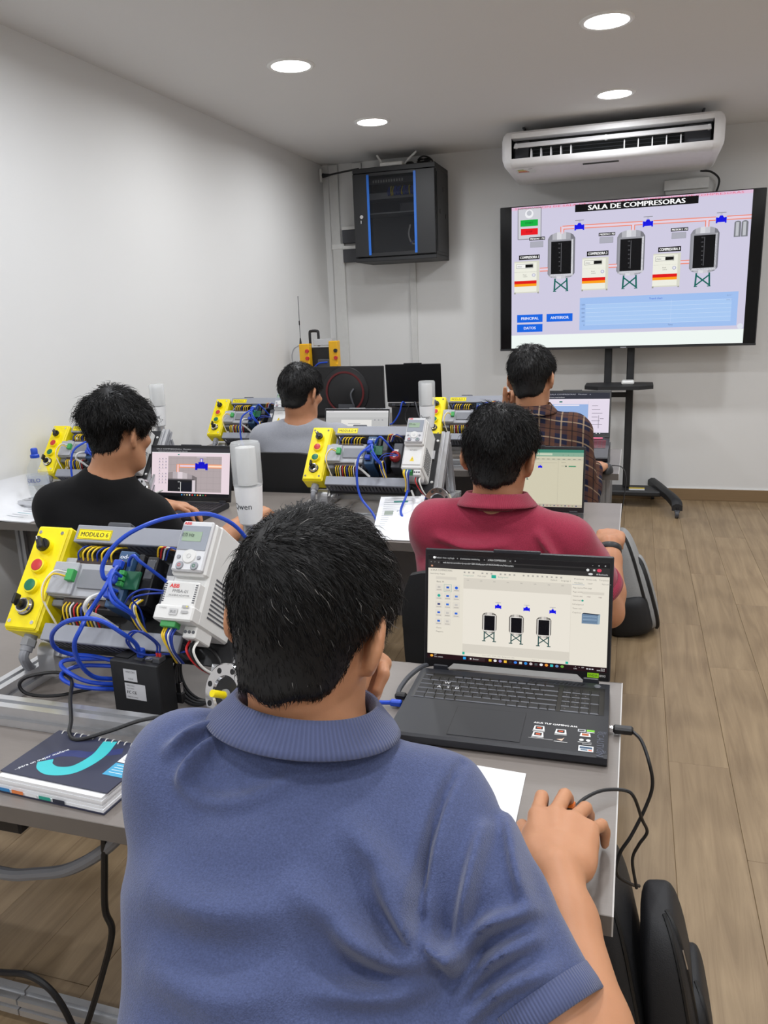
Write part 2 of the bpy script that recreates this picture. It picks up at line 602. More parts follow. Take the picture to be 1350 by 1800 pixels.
MB().bx(-.59, -.5, .09, .12, .088, .2, m_dgrey, .003).build('motor_cover', ac)
mb = MB()
mb.quad([(-.16, .062, .0282), (-.16, .105, .0270), (.06, .105, .0270), (.06, .062, .0282)], m_blkg)
mb.build('display_strip', ac)
d = Decal((-.585, .045, .0375), (1, 0, 0), (0, 1, -.10), .12, .14, emit=False, lift=.004, step=.0006)
d.rect(0, 0, 1, 1, (225, 228, 225)); d.L = 1
for k, c in enumerate(((60, 150, 70), (150, 180, 60), (235, 200, 40), (235, 130, 40), (200, 60, 50))):
    d.rect(.1, .15 + k * .14, .35 + k * .08, .25 + k * .14, c)
d.rect(.7, .15, .9, .3, (40, 40, 40)); d.build('energy_sticker', ac)
MB().cyl((-.55, .3, .245), (-.55, .3, .305), .006, m_dgrey).cyl((-.55, .2, .3), (-.55, .4, .3), .008, m_dgrey).build('hanger', ac)
MB().cyl((.55, .3, .245), (.55, .3, .305), .006, m_dgrey).cyl((.55, .2, .3), (.55, .4, .3), .008, m_dgrey).build('hanger', ac)

t = thing('trunking_box', 'white cable trunking box on the wall behind the air conditioner', 'trunking', (.345, YB, 2.15))
MB().bx(-.19, .11, -.045, 0, -.12, .06, m_offw, .004).build('box', t)
MB().bx(-.20, .09, -.06, 0, .06, .13, m_white, .004).build('cover', t)
MB().tube([(.03, -.08, .17), (.10, -.06, .16), (.155, -.04, .11), (.14, -.03, .03), (.11, -.02, .03)], .007, m_blk).build('cable', t)

# ------------------------------------------------------------------ television and stand
tv = thing('television', 'large flat screen television showing the tanks of a compressor room', 'television', (-.093, 5.95, 1.156))
MB().bx(-.865, .865, 0, .035, 0, .999, m_blk, .004).bx(-.60, .60, .035, .07, .1, .7, m_blk, .01).build('body', tv)
MB().bx(-.858, .858, -.003, .002, .012, .994, m_blkg).build('screen_glass', tv)
MB().bx(-.865, .865, -.006, .004, 0, .014, m_steelblk, .001).bx(-.012, .028, -.008, -.004, .002, .010, m_grey).build('bezel', tv)
W_, H_ = 1.565, .975
d = Decal((-.865 + .083, -.003, .992), (1, 0, 0), (0, 0, -1), W_, H_, lift=.0012, step=.0006)
BG = (206, 202, 224)
d.rect(0, 0, 1, 1, BG); d.L = 1
d.rect(0, .905, 1, 1, (238, 246, 242)); d.rect(0, 0, 1, .022, (222, 190, 216)); d.L = 2
d.text('SUPERVISION DE SALA DE COMPRESORAS  *  SUPERVISION DE COMPRESORAS', .015, .017, .012, (232, 90, 120), fit=.95)
def tv_tank(x0, x1, y0, y1, wx0, wx1, wy0, wy1):
    w = x1 - x0
    cols = [(138, 138, 146), (180, 180, 187), (216, 216, 222), (200, 200, 207), (164, 164, 172), (120, 120, 128)]
    yt, yb = y0 + .045, y1 - .045
    d.L = 2
    for k, c in enumerate(cols):
        a, b = x0 + w * k / 6, x0 + w * (k + 1) / 6
        def cap(xx, sgn):
            u = (xx - (x0 + x1) / 2) / (w / 2)
            return (yt - .045 * math.sqrt(max(0, 1 - u * u))) if sgn < 0 else (yb + .035 * math.sqrt(max(0, 1 - u * u)))
        mid = (a + b) / 2
        d.poly([(a, cap(a, -1)), (mid, cap(mid, -1)), (b, cap(b, -1)), (b, cap(b, 1)), (mid, cap(mid, 1)), (a, cap(a, 1))], c)
    d.L = 3
    d.rect(wx0 - .008, wy0 - .012, wx1 + .008, wy1 + .016, (150, 150, 158))
    d.poly([(wx1, wy0 - .005), (wx1 + .008, wy0 - .012), (wx1 + .008, wy1 + .016), (wx1, wy1)], (225, 225, 230))
    d.poly([(wx0 - .008, wy1 + .016), (wx1 + .008, wy1 + .016), (wx1, wy1), (wx0, wy1)], (215, 215, 222))
    d.L = 4
    d.rect(wx0, wy0, wx1, wy1, (3, 3, 7)); d.L = 5
    xm = wx0 + (wx1 - wx0) * .5
    d.rect(xm - .0008, wy0 + .012, xm + .0008, wy1 - .015, (120, 120, 125))
    for k, s in enumerate(('120', '100', '80', '60', '40', '20', '0')):
        yy = wy0 + .02 + k * (wy1 - wy0 - .04) / 6
        d.text(s, xm - .004, yy, .008, (110, 110, 115), 'r')
    # legs
    cx = (x0 + x1) / 2
    a, b, t0, t1 = cx - .026, cx + .026, y1 - .012, y1 + .078
    tl = (20, 100, 92)
    d.L = 2
    d.line(a, t0, a - .003, t1, .011, tl); d.line(b, t0, b + .003, t1, .011, tl); d.line(a, t0 + .015, b, t1 - .01, .009, tl); d.line(b, t0 + .015, a, t1 - .01, .009, tl)
    d.line(a - .008, t1, a + .006, t1, .005, tl); d.line(b - .006, t1, b + .008, t1, .005, tl)
def tv_valve(cx, cy, s=1.0, dd=None, wx=.021):
    q = dd or d
    B = (8, 8, 225)
    hx, hy = wx * s, wx * s * .72 * q.W / q.H
    q.rect(cx - hx * .75, cy - hy * .45, cx + hx * .75, cy + hy * .75, B)
    q.rect(cx - hx, cy - hy * .55, cx - hx * .7, cy + hy * 1.0, B); q.rect(cx + hx * .7, cy - hy * .55, cx + hx, cy + hy * 1.0, B)
    q.poly([(cx - hx * .5, cy - hy * .4), (cx - hx * .25, cy - hy), (cx + hx * .25, cy - hy), (cx + hx * .5, cy - hy * .4)], B)
    q.rect(cx - hx * .2, cy - hy * 1.6, cx + hx * .2, cy - hy * 1.05, (190, 190, 205)); q.rect(cx - hx * .9, cy - hy * 1.85, cx + hx * .9, cy - hy * 1.65, (150, 150, 160))
OR, ORL = (238, 128, 96), (250, 205, 190)
d.L = 2
def pipe(x0, y0, x1, y1, t=.026):
    d.L = 2; d.line(x0, y0, x1, y1, t, OR); d.L = 3; d.line(x0, y0, x1, y1, t * .58, (226, 208, 224))
pipe(.226, .16, 1.0, .17); pipe(.226, .2, .226, .152); pipe(.528, .21, .528, .165); pipe(.829, .22, .829, .168)
for xa in (.128, .43, .729): pipe(xa, .44, xa + .036, .44)
tv_tank(.163, .283, .188, .52, .178, .267, .251, .477)
tv_tank(.463, .58, .204, .522, .477, .567, .264, .48)
tv_tank(.765, .88, .215, .53, .779, .865, .27, .485)
d.L = 5
for cx, cy in ((.30, .16), (.589, .168), (.883, .175)): d.rect(cx - .022, cy - .02, cx + .022, cy + .02, BG)
d.L = 6
for cx, cy in ((.30, .16), (.589, .168), (.883, .175)): tv_valve(cx, cy)
for x0 in (.936, .964):
    d.L = 2; d.rect(x0, .205, x0 + .026, .295, (120, 122, 128)); d.ell(x0 + .013, .205, .013, .014, (120, 122, 128)); d.L = 3; d.rect(x0 + .006, .20, x0 + .018, .288, (190, 192, 198))
for k, (x0, lx, px) in enumerate(((.013, .034, .08), (.316, .335, .384), (.617, .636, .684))):
    x1, y0, y1 = x0 + .113, .375, .6
    d.L = 2
    d.rect(x0, y0, x1, y1, (214, 214, 200)); d.rect(x0 - .001, y1 - .006, x0 + .006, y1 + .006, (150, 150, 140)); d.rect(x1 - .008, y1 - .006, x1 - .001, y1 + .006, (150, 150, 140)); d.L = 3
    d.rect(x0, y0 + .01, x1 - .012, y1 - .008, (236, 236, 224)); d.rect(x0 + .01, y0 + .02, x0 + .085, y0 + .05, (245, 245, 245)); d.rect(x0, y0 + .075, x1 - .012, y0 + .078, (190, 190, 180)); d.L = 4
    d.frame(x0 + .01, y0 + .02, x0 + .085, y0 + .05, .002, (110, 110, 110)); d.rect(x0 + .05, y0 + .024, x0 + .084, y0 + .046, (8, 8, 8))
    d.rect(x0, y0 + .138, x1 - .012, y0 + .16, (222, 16, 16)); d.rect(x0, y0 + .16, x1 - .012, y0 + .178, (250, 160, 20))
    d.ell(x0 + .088, y0 + .1, .008, .012, (170, 172, 195)); d.text('Panel', x0 + .04, y0 + .1, .008, (60, 60, 60)); d.text('control', x0 + .04, y0 + .112, .007, (60, 60, 60))
    d.L = 5; d.ell(x0 + .088, y0 + .1, .005, .008, (230, 230, 240)); d.text('Atlas', x0 + .014, y0 + .041, .011, (90, 90, 100))
    d.L = 6
    d.rect(lx, .333, lx + .093, .366, (8, 8, 10)); d.rect(px, .212, px + .07, .234, (8, 8, 10)); d.L = 7
    d.text('COMPRESORA %d' % (k + 1), lx + .046, .358, .018, (245, 245, 245), 'c', fit=.083, bold=.12)
    d.text('PRESION %d  PSI' % (k + 1), px + .035, .229, .012, (245, 245, 245), 'c', fit=.062, bold=.12)
    d.L = 6; d.rect(px + .005, .243, px + .062, .282, (172, 172, 184)); d.frame(px + .005, .243, px + .062, .282, .002, (140, 140, 150))
d.L = 2
d.rect(.029, .012, .132, .222, (206, 206, 214)); d.L = 3; d.frame(.029, .012, .132, .222, .004, (110, 110, 118))
d.ell(.079, .05, .019, .03, (238, 238, 242)); d.L = 4; d.ell(.079, .045, .011, .018, (190, 192, 200))
d.rect(.04, .09, .118, .134, (12, 178, 64)); d.rect(.042, .15, .118, .194, (232, 18, 30)); d.L = 5
d.text('START', .079, .118, .014, (10, 120, 45), 'c', bold=.1); d.text('STOP', .079, .178, .014, (170, 10, 20), 'c', bold=.1)
d.L = 6
d.rect(.28, .012, .789, .062, (10, 10, 12)); d.L = 7
d.text('SALA DE COMPRESORAS', .535, .053, .032, (250, 250, 250), 'c', fit=.40, bold=.14)
d.L = 2
d.rect(.309, .652, .97, .88, (158, 190, 238)); d.L = 3; d.rect(.335, .70, .945, .845, (168, 200, 242)); d.L = 4
for k in range(6):
    d.line(.335, .70 + k * .029, .945, .70 + k * .029, .002, (200, 220, 248)); d.text(('1200', '1000', '800', '600', '400', '0')[k], .331, .705 + k * .029, .010, (90, 110, 150), 'r')
d.line(.70, .69, .70, .845, .002, (190, 214, 248)); d.text('Trend chart', .635, .682, .013, (30, 70, 200), 'c'); d.text('Time', .70, .866, .011, (80, 100, 150), 'c')
for k in range(2): d.text('Serie %d' % (k + 1), .945, .678 + k * .03, .009, (130, 150, 190), 'r')
d.L = 2
for (x0, y0, s) in ((.026, .756, 'PRINCIPAL'), (.161, .757, 'ANTERIOR'), (.026, .826, 'DATOS')):
    d.L = 2; d.rect(x0, y0, x0 + .117, y0 + .056, (14, 100, 224)); d.L = 3; d.text(s, x0 + .0585, y0 + .037, .019, (235, 240, 255), 'c', bold=.08)
d.L = 2; d.ell(.985, .885, .012, .019, (220, 224, 235))
d.build('screen_picture', tv)

st = thing('television_stand', 'black rolling television stand with two posts, shelf and curved feet', 'stand', (-.11, 6.03, 0))
for s in (-1, 1):
    MB().bx(s * .078 - .026, s * .078 + .026, 0, .05, .13, 1.75, m_steelblk, .006).build('post', st)
MB().bx(-.08, .08, .005, .04, .80, .835, m_steelblk, .003).build('crossbar', st)
MB().bx(-.35, .35, .0, .045, 1.35, 1.42, m_steelblk, .004).bx(-.35, .35, .0, .045, 1.70, 1.77, m_steelblk, .004).build('mount', st)
MB().prism([(-.13, -.33), (.14, -.33), (.235, -.26), (.235, -.02), (.16, .0), (-.15, .0), (-.225, -.02), (-.225, -.26)], .885, .91, m_steelblk, 'z').build('shelf', st)
MB().bx(-.33, .33, -.10, .12, .085, .125, m_steelblk, .01).build('base_plate', st)
for s in (-1, 1):
    mb = MB()
    path = [(s * .27, .22, .135), (s * .30, .1, .135), (s * .35, -.1, .13), (s * .39, -.22, .12), (s * .42, -.32, .10), (s * .425, -.36, .075)]
    P = catmull(path, 4)
    V, F = [], []
    for i, p in enumerate(P):
        hh = .028 if i < len(P) - 4 else .024
        for (a, b) in ((-.035, -hh), (.035, -hh), (.035, .4 * hh), (.012, hh), (-.012, hh), (-.035, .4 * hh)):
            V.append((p[0] + a, p[1], p[2] + b))
    for i in range(len(P) - 1):
        for k in range(6):
            F.append((i * 6 + k, (i + 1) * 6 + k, (i + 1) * 6 + (k + 1) % 6, i * 6 + (k + 1) % 6))
    F.append(tuple(range(6))); F.append(tuple((len(P) - 1) * 6 + k for k in range(6))[::-1])
    lg = mb.add(V, F, m_steelblk).build('foot', st, smooth=50)
    for (cy, cx) in ((-.36, .425), (.2, .275)):
        z0 = .012
        MB().cyl((s * cx - .012, cy, .028), (s * cx + .012, cy, .028), .028, m_dgrey, n=20).cyl((s * cx, cy, .04), (s * cx, cy, .075 if cy < 0 else .115), .009, m_steelblk).bx(s * cx - .018, s * cx + .018, cy - .02, cy + .02, .042, .056, m_dgrey, .004).build('caster', lg)
d = Decal((.10, -.095, .126), (1, 0, 0), (0, -1, 0), .11, .09, emit=False, lift=.0006)
d.o = np.array((.10, .02, .126)); d.rect(0, 0, 1, .45, (235, 205, 40)); d.rect(0, .45, 1, 1, (205, 205, 205)); d.L = 1
d.text('CAUTION', .5, .3, .16, (40, 40, 40), 'c'); d.build('warning_label', st)
t = thing('receiver_box', 'small white rounded receiver on the television stand shelf', 'device', (-.045, 5.87, .911))
MB().box((0, 0, .013), (.085, .11, .026), m_white, .008).build('case', t)
MB().bx(-.02, .02, -.03, -.0, .0262, .0268, m_offw).build('button', t)

# ------------------------------------------------------------------ network cabinet
cab = thing('network_cabinet', 'black wall mounted network cabinet with smoked glass door and blue edge tapes', 'cabinet', (-1.71, 5.84, 1.835))
mb = MB()
W2, D2, H2 = .31, .405, .65
mb.bx(-W2, W2, 0, D2, 0, .03, m_steelblk, .003).bx(-W2, W2, 0, D2, H2 - .035, H2, m_steelblk, .003)
mb.bx(-W2, -W2 + .02, .01, D2, .03, H2 - .035, m_steelblk).bx(W2 - .02, W2, .01, D2, .03, H2 - .035, m_steelblk).bx(-W2, W2, D2 - .01, D2, .03, H2 - .035, m_steelblk)
mb.build('body', cab)
mb = MB()
mb.bx(W2, W2 + .004, .03, D2 - .03, .05, H2 - .06, m_steelblk, .001)
mb.build('side_panel', cab)
for (yy, zz) in ((.12, .33), (.30, .31), (.22, .49)):
    MB().bx(W2 + .004, W2 + .007, yy - .012, yy + .012, zz - .016, zz + .016, m_blkg, .001).build('latch', cab)
mb = MB()
GX0, GX1 = -.195, .165
mb.bx(-W2 + .003, GX0, -.012, .008, .035, H2 - .04, m_steelblk, .003).bx(GX1, W2 - .003, -.012, .008, .035, H2 - .04, m_steelblk, .003)
mb.bx(GX0, GX1, -.012, .008, .035, .06, m_steelblk).bx(GX0, GX1, -.012, .008, H2 - .06, H2 - .04, m_steelblk)
door = mb.build('door', cab)
MB().bx(GX0, GX1, -.004, .0, .06, H2 - .06, glassmat('smoked_glass', (40, 42, 46), .05, .42)).build('pane', door)
m_bt = pmat('blue_tape', (36, 108, 205), .5)
MB().bx(GX0 - .005, GX0 + .013, -.0145, -.011, .045, H2 - .05, m_bt).build('edge_tape', door)
MB().bx(GX1 - .013, GX1 + .005, -.0145, -.011, .045, H2 - .05, m_bt).build('edge_tape', door)
MB().cyl((-.245, -.012, .315), (-.245, -.022, .315), .013, m_chrome).bx(-.252, -.245, -.026, -.022, .268, .29, m_chrome).build('lock', door)
mb = MB()
mb.bx(-.25, .25, .08, .10, .545, .585, m_dgrey, .002)
for k in range(12): mb.bx(-.18 + k * .02, -.17 + k * .02, .074, .082, .555, .572, m_offw)
mb.build('patch_panel', cab)
mb = MB().bx(-.25, .25, .08, .25, .44, .485, m_grey, .002)
mb.build('network_switch', cab)
mb = MB()
for k in range(18):
    xx = -.06 + k * .0115
    mb.tube([(xx, .078, .462 + .01 * (k % 2)), (xx + .003, .05, .46), (xx + .001, .055, .49 + .012 * (k % 3)), (xx, .09, .52)], .0035, m_yel if k in (2, 3, 9, 14) else m_blue, n=5, sub=4)
mb.build('patch_cables', cab)
MB().bx(-.26, .25, .06, .3, .335, .345, m_grey, .002).build('shelf', cab)
MB().bx(.02, .20, .08, .2, .346, .405, m_dgrey, .004).cyl((.03, .078, .39), (.03, .074, .39), .006, m_chrome).build('modem', cab)
MB().tube([(.09, .1, .25), (.085, .07, .18), (.11, .06, .12), (.16, .07, .11)], .006, m_offw).build('cable', cab)
MB().tube([(.2, .1, .16), (.12, .05, .13), (.10, .06, .11)], .004, m_blue).build('cable', cab)

rt = thing('router', 'white wireless router with two antennas on the network cabinet', 'router', (-1.74, 5.95, 2.485))
MB().box((0, 0, .02), (.17, .12, .03), m_white, .006).bx(-.06, .06, -.05, .05, 0, .006, m_offw).build('case', rt)
for s in (-1, 1):
    mb = MB().cyl((s * .07, .03, .02), (s * .085 + (.02 if s > 0 else -.01), .02, .05), .007, m_white)
    mb.cyl((s * .085 + (.02 if s > 0 else -.01), .02, .05), (s * .125 + (.05 if s > 0 else -.0), .01, .10), .009, m_white, r2=.007); mb.build('antenna', rt)
t = thing('cable_coil', 'tangle of black cables and adapter on the network cabinet', 'cables', (-1.52, 6.03, 2.485))
mb = MB()
for k in range(5):
    mb.tube([(.07 * math.cos(a + k) * (1 - .1 * k), .05 * math.sin(a + k), .012 + .012 * k + .006 * math.sin(2 * a)) for a in np.linspace(0, 2 * PI, 9)[:-1]], .006, m_blk, n=6, closed=True)
mb.build('loops', t)
MB().box((-.14, .03, .025), (.09, .05, .05), m_blk, .005).build('adapter', t)

t = thing('cable_trunking', 'tall white cable trunking running down the back corner', 'trunking', (-2.30, YB, 0))
MB().bx(-.045, .05, -.03, 0, .75, 1.98, m_offw, .003).build('lower_run', t)
MB().bx(-.05, .025, -.028, 0, 2.0, ZC - .01, m_offw, .003).build('upper_run', t)
MB().bx(-.05, .055, -.034, 0, 1.97, 2.01, m_white, .003).build('joint', t)
t = thing('cable_trunking', 'thin grey white trunking below the network cabinet', 'trunking', (-1.69, YB, 0))
MB().bx(-.025, .025, -.02, 0, .75, 1.835, m_offw, .002).build('run', t)
t = thing('wall_conduit', 'white trunking stub between the ceiling and network cabinet', 'trunking', (-2.10, YB, 0))
MB().bx(-.06, .02, -.025, 0, 2.49, ZC - .01, m_offw, .003).build('run', t)
for (z, lab) in ((2.06, 'upper dark power box beside the network cabinet'), (1.915, 'lower dark power box beside the network cabinet')):
    t = thing('power_box', lab, 'power box', (-2.145, YB, z), 0, 'dark boxes beside the cabinet')
    MB().bx(-.105, .09, -.05, 0, -.05, .05, m_dgrey, .003).build('case', t)
    MB().bx(-.105, .09, -.055, 0, .05, .075, m_white, .003).build('top_strip', t)
t = thing('power_plug', 'black plug and cord in wall socket beside cabinet', 'plug', (-2.33, 6.215, 2.52))
MB().bx(-.075, -.055, -.05, -.01, -.05, .05, m_white, .003).build('socket', t)
MB().cyl((-.055, -.03, 0), (.01, -.035, 0), .018, m_blk, r2=.008).tube([(.0, -.035, 0), (.12, -.12, -.005), (.30, -.2, -.005)], .007, m_blk).build('plug', t)
# ------------------------------------------------------------------ tables
m_top = pmat('table_laminate', (124, 117, 112), 0.38, var=0.07, vscale=8, aniso=(4, 40, 40), bump=0.02, bscale=300)
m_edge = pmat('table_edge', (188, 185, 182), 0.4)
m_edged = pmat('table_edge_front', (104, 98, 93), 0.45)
m_panel = pmat('modesty_panel', (128, 128, 133), 0.5)
def table(x0, x1, y0, y1, label, ends=(-1, 1)):
    t = thing('table', label, 'table', ((x0 + x1) / 2, (y0 + y1) / 2, 0), 0, 'grey training tables')
    hx, hy = (x1 - x0) / 2, (y1 - y0) / 2
    tp = MB().bx(-hx + .002, hx - .002, -hy + .002, hy - .002, .712, .74, m_top).build('table_top', t)
    for s in (-1, 1):
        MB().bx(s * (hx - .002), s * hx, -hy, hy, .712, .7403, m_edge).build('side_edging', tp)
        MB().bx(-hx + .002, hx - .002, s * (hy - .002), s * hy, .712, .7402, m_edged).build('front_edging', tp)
    for sx in ends:
        for sy in (-.15, hy - .05):
            MB().profile((sx * (hx - .06), sy, .04 if sy < 0 else 0), (sx * (hx - .06), sy, .712), .04, m_alu, up=(0, 1, 0)).build('leg', t)
        MB().profile((sx * (hx - .06), -hy + .06, .02), (sx * (hx - .06), hy - .03, .02), .04, m_alu).build('foot_rail', t)
        MB().profile((sx * (hx - .06), -.13, .69), (sx * (hx - .06), hy - .07, .69), .04, m_alu).build('top_rail', t)
    MB().profile((-hx + (.08 if -1 in ends else 0), -.07, .05), (hx - (.08 if 1 in ends else 0), -.07, .05), .04, m_alu).build('floor_rail', t)
    MB().profile((-hx + .08, hy - .05, .69), (hx - .08, hy - .05, .69), .04, m_alu).build('back_rail', t)
    MB().bx(-hx + .085, hx - .085, hy - .056, hy - .044, .25, .665, m_panel, .002).build('modesty_panel', t)
    return t
table(-1.20, 0.0, .836, 1.469, 'grey laminate table in front of the man in the blue polo', (1,))
table(-2.40, -1.204, .836, 1.469, 'grey table at the lower left edge, left of the nearest training module', (-1,))
table(-1.225, -0.028, 2.325, 2.963, 'grey table in front of the man in the crimson polo')
table(-2.40, -1.229, 2.325, 2.963, 'grey table with bottle and papers by the left wall')
table(-1.235, -0.05, 3.51, 4.15, 'grey table in front of the man in the plaid shirt')
table(-2.40, -1.239, 3.51, 4.15, 'grey table in front of the man in the grey t-shirt')
table(-2.39, -1.02, 4.72, 5.62, 'far grey table carrying the black monitor in the corner')
# ------------------------------------------------------------------ chairs
m_mesh = pmat('chair_fabric', (20, 20, 22), 0.75, bump=0.25, bscale=700)
def chair(x, y, rz, label, btop=.74, bw=.40):
    t = thing('office_chair', label, 'chair', (x, y, 0), rz, 'black office chairs')
    # seat
    V, F = [], []
    n = 28
    rings = [(1.0, .405), (1.04, .42), (1.0, .455), (.86, .468)]
    for (k, z) in rings:
        for i in range(n):
            a = 2 * PI * i / n
            c, s = math.cos(a), math.sin(a)
            V.append((.235 * k * math.copysign(abs(c) ** .55, c), .225 * k * math.copysign(abs(s) ** .55, s) + .02, z))
    for r in range(3):
        for i in range(n):
            F.append((r * n + i, r * n + (i + 1) % n, (r + 1) * n + (i + 1) % n, (r + 1) * n + i))
    F.append(tuple(range(n))[::-1]); F.append(tuple(3 * n + i for i in range(n)))
    MB().add(V, F, m_mesh).build('seat', t, smooth=60)
    # curved backrest
    V, F = [], []
    nu, nv = 11, 9
    z0 = .50
    for side in (0, 1):
        for j in range(nv):
            tv_ = j / (nv - 1)
            for i in range(nu):
                u = i / (nu - 1) * 2 - 1
                rr = 1 - .14 * (2 * tv_ - 1) ** 4 - .0
                hw = bw / 2 * rr
                yy = -.235 - .03 * tv_ + .035 * u * u + (-.022 if side == 0 else 0.0)
                zz = z0 + (btop - z0) * tv_ - .02 * (abs(u) ** 4) * (1 if tv_ > .5 else -1)
                V.append((u * hw, yy, zz))
    def id_(s, j, i): return s * nu * nv + j * nu + i
    for j in range(nv - 1):
        for i in range(nu - 1):
            F.append((id_(0, j, i), id_(0, j, i + 1), id_(0, j + 1, i + 1), id_(0, j + 1, i)))
            F.append((id_(1, j, i), id_(1, j + 1, i), id_(1, j + 1, i + 1), id_(1, j, i + 1)))
    for j in range(nv - 1):
        F.append((id_(0, j, 0), id_(0, j + 1, 0), id_(1, j + 1, 0), id_(1, j, 0)))
        F.append((id_(0, j, nu - 1), id_(1, j, nu - 1), id_(1, j + 1, nu - 1), id_(0, j + 1, nu - 1)))
    for i in range(nu - 1):
        F.append((id_(0, 0, i), id_(1, 0, i), id_(1, 0, i + 1), id_(0, 0, i + 1)))
        F.append((id_(0, nv - 1, i), id_(0, nv - 1, i + 1), id_(1, nv - 1, i + 1), id_(1, nv - 1, i)))
    MB().add(V, F, m_mesh).build('backrest', t, smooth=50)
    MB().tube([(0, -.02, .40), (0, -.20, .395), (0, -.285, .45), (0, -.292, .58)], .016, m_blk, n=8).build('back_support', t)
    MB().cyl((0, 0, .09), (0, 0, .26), .03, m_blk).cyl((0, 0, .26), (0, 0, .40), .018, m_chrome).bx(-.09, .09, -.1, .1, .385, .408, m_blk, .005).build('gas_column', t)
    for k in range(5):
        a = 2 * PI * k / 5 + .3
        c, s = math.cos(a), math.sin(a)
        lg = MB().tube([(0, 0, .105), (c * .14, s * .14, .10), (c * .27, s * .27, .075)], .022, m_blk, n=8, r_end=.014).build('star_leg', t)
        MB().cyl((c * .27 - s * .02, s * .27 + c * .02, .027), (c * .27 + s * .02, s * .27 - c * .02, .027), .027, m_blk, n=14).cyl((c * .27, s * .27, .04), (c * .27, s * .27, .075), .007, m_chrome).build('caster', lg)
    return t
chair(-.30, .34, 0, 'low black chair under the man in the blue polo')
chair(-.335, 1.97, 0, 'black chair under the man in the crimson polo', .865, .37)
chair(-1.58, 1.95, 0, 'black chair under the man in the black t-shirt', .62)
chair(-1.43, 3.265, 0, 'black chair behind the man in the grey t-shirt', .905, .40)
chair(-.40, 3.265, 0, 'black chair under the man in the plaid shirt')
# ------------------------------------------------------------------ training modules
m_duct = pmat('grey_duct', (146, 149, 158), 0.5)
m_ductd = pmat('slotted_duct', (96, 98, 106), 0.55)
m_plc = pmat('controller_grey', (172, 174, 180), 0.5)
m_plcd = pmat('controller_lower', (128, 130, 136), 0.5)
m_term = pmat('terminal_strip', (62, 48, 44), 0.35, coat=.3)
m_gw = pmat('gateway_blue', (52, 84, 120), 0.4)
m_vfd = pmat('inverter_white', (216, 216, 214), 0.45)
m_vfdk = pmat('inverter_keypad', (204, 205, 208), 0.3)
m_vfdp = pmat('keypad_panel', (150, 156, 166), 0.12, coat=.6)
m_lcd = pmat('lcd', (152, 172, 150), 0.15)
m_wy = pmat('yellow_wire', (232, 196, 40), 0.45)
m_ww = pmat('white_wire', (222, 222, 218), 0.45)
m_wb = pmat('blue_wire', (28, 56, 150), 0.45)
m_wr = pmat('red_wire', (190, 30, 34), 0.45)
m_gterm = pmat('green_terminal', (62, 160, 84), 0.45)
m_pcb = pmat('circuit_board', (20, 88, 60), 0.4)
m_conduit = pmat('grey_conduit', (132, 134, 140), 0.5)
m_beacon = pmat('beacon_white', (236, 237, 238), 0.35)
m_dome = glassmat('beacon_dome', (238, 241, 242), 0.08, 0.38)
m_copper = pmat('copper_coil', (150, 40, 44), 0.35, metal=.3)
TILT = math.radians(39)
PV = np.array([0, math.sin(TILT), math.cos(TILT)])
PN = np.array([0, -math.cos(TILT), math.sin(TILT)])
PM = frame((0, 0, .105), (1, 0, 0), PV, PN)          # panel frame: x = u, y = v (up the slope), z = n (towards the viewer)

def pp(u, v, n):
    return PM[:3, :3] @ np.array((u, v, n)) + PM[:3, 3]

def button(bx_, u, v, kind):
    n0 = .066
    def mbp(): return MB(PM)
    if kind == 'selector':
        b = mbp().cyl((u, v, n0), (u, v, n0 + .010), .0155, m_yel, n=24).build('selector_knob', bx_)
        k = mbp(); c, s = math.cos(.6), math.sin(.6)
        k.M = PM @ frame((u, v, n0 + .010), (c, s, 0), (-s, c, 0), (0, 0, 1))
        k.cyl((0, 0, 0), (0, 0, .006), .0135, m_blk, n=20).box((0, 0, .012), (.011, .030, .016), m_blk, .003).bx(-.001, .001, .006, .014, .0201, .0205, m_white)
        k.build('handle', b)
    elif kind in ('red', 'green'):
        b = mbp().lathe([(.0165, 0), (.0165, .007), (.0150, .010), (.0128, .0105)], m_yel, (u, v, n0), n=28).build(kind + '_button', bx_)
        mbp().lathe([(.0, .0125), (.010, .0124), (.0124, .0115), (.0126, .006)], m_red if kind == 'red' else m_green, (u, v, n0), n=28, close=False).build('cap', b)
    else:
        b = mbp().lathe([(.0175, 0), (.0175, .006), (.0145, .010), (.0145, .013), (.012, .0135), (0, .0135)], m_chrome, (u, v, n0), n=28).build('key_switch', bx_)
        mbp().lathe([(.0185, 0), (.0185, .004), (.0172, .0042)], m_blk, (u, v, n0), n=28, close=False).lathe([(.0118, .0137), (.0118, .0145), (0, .0145)], m_blk, (u, v, n0), n=24).build('dial', b)
        mbp().cyl((u, v, n0 + .013), (u, v, n0 + .028), .007, m_blk).box((u - .002, v + .006, n0 + .03), (.006, .022, .018), m_blk, .002).build('key', b)

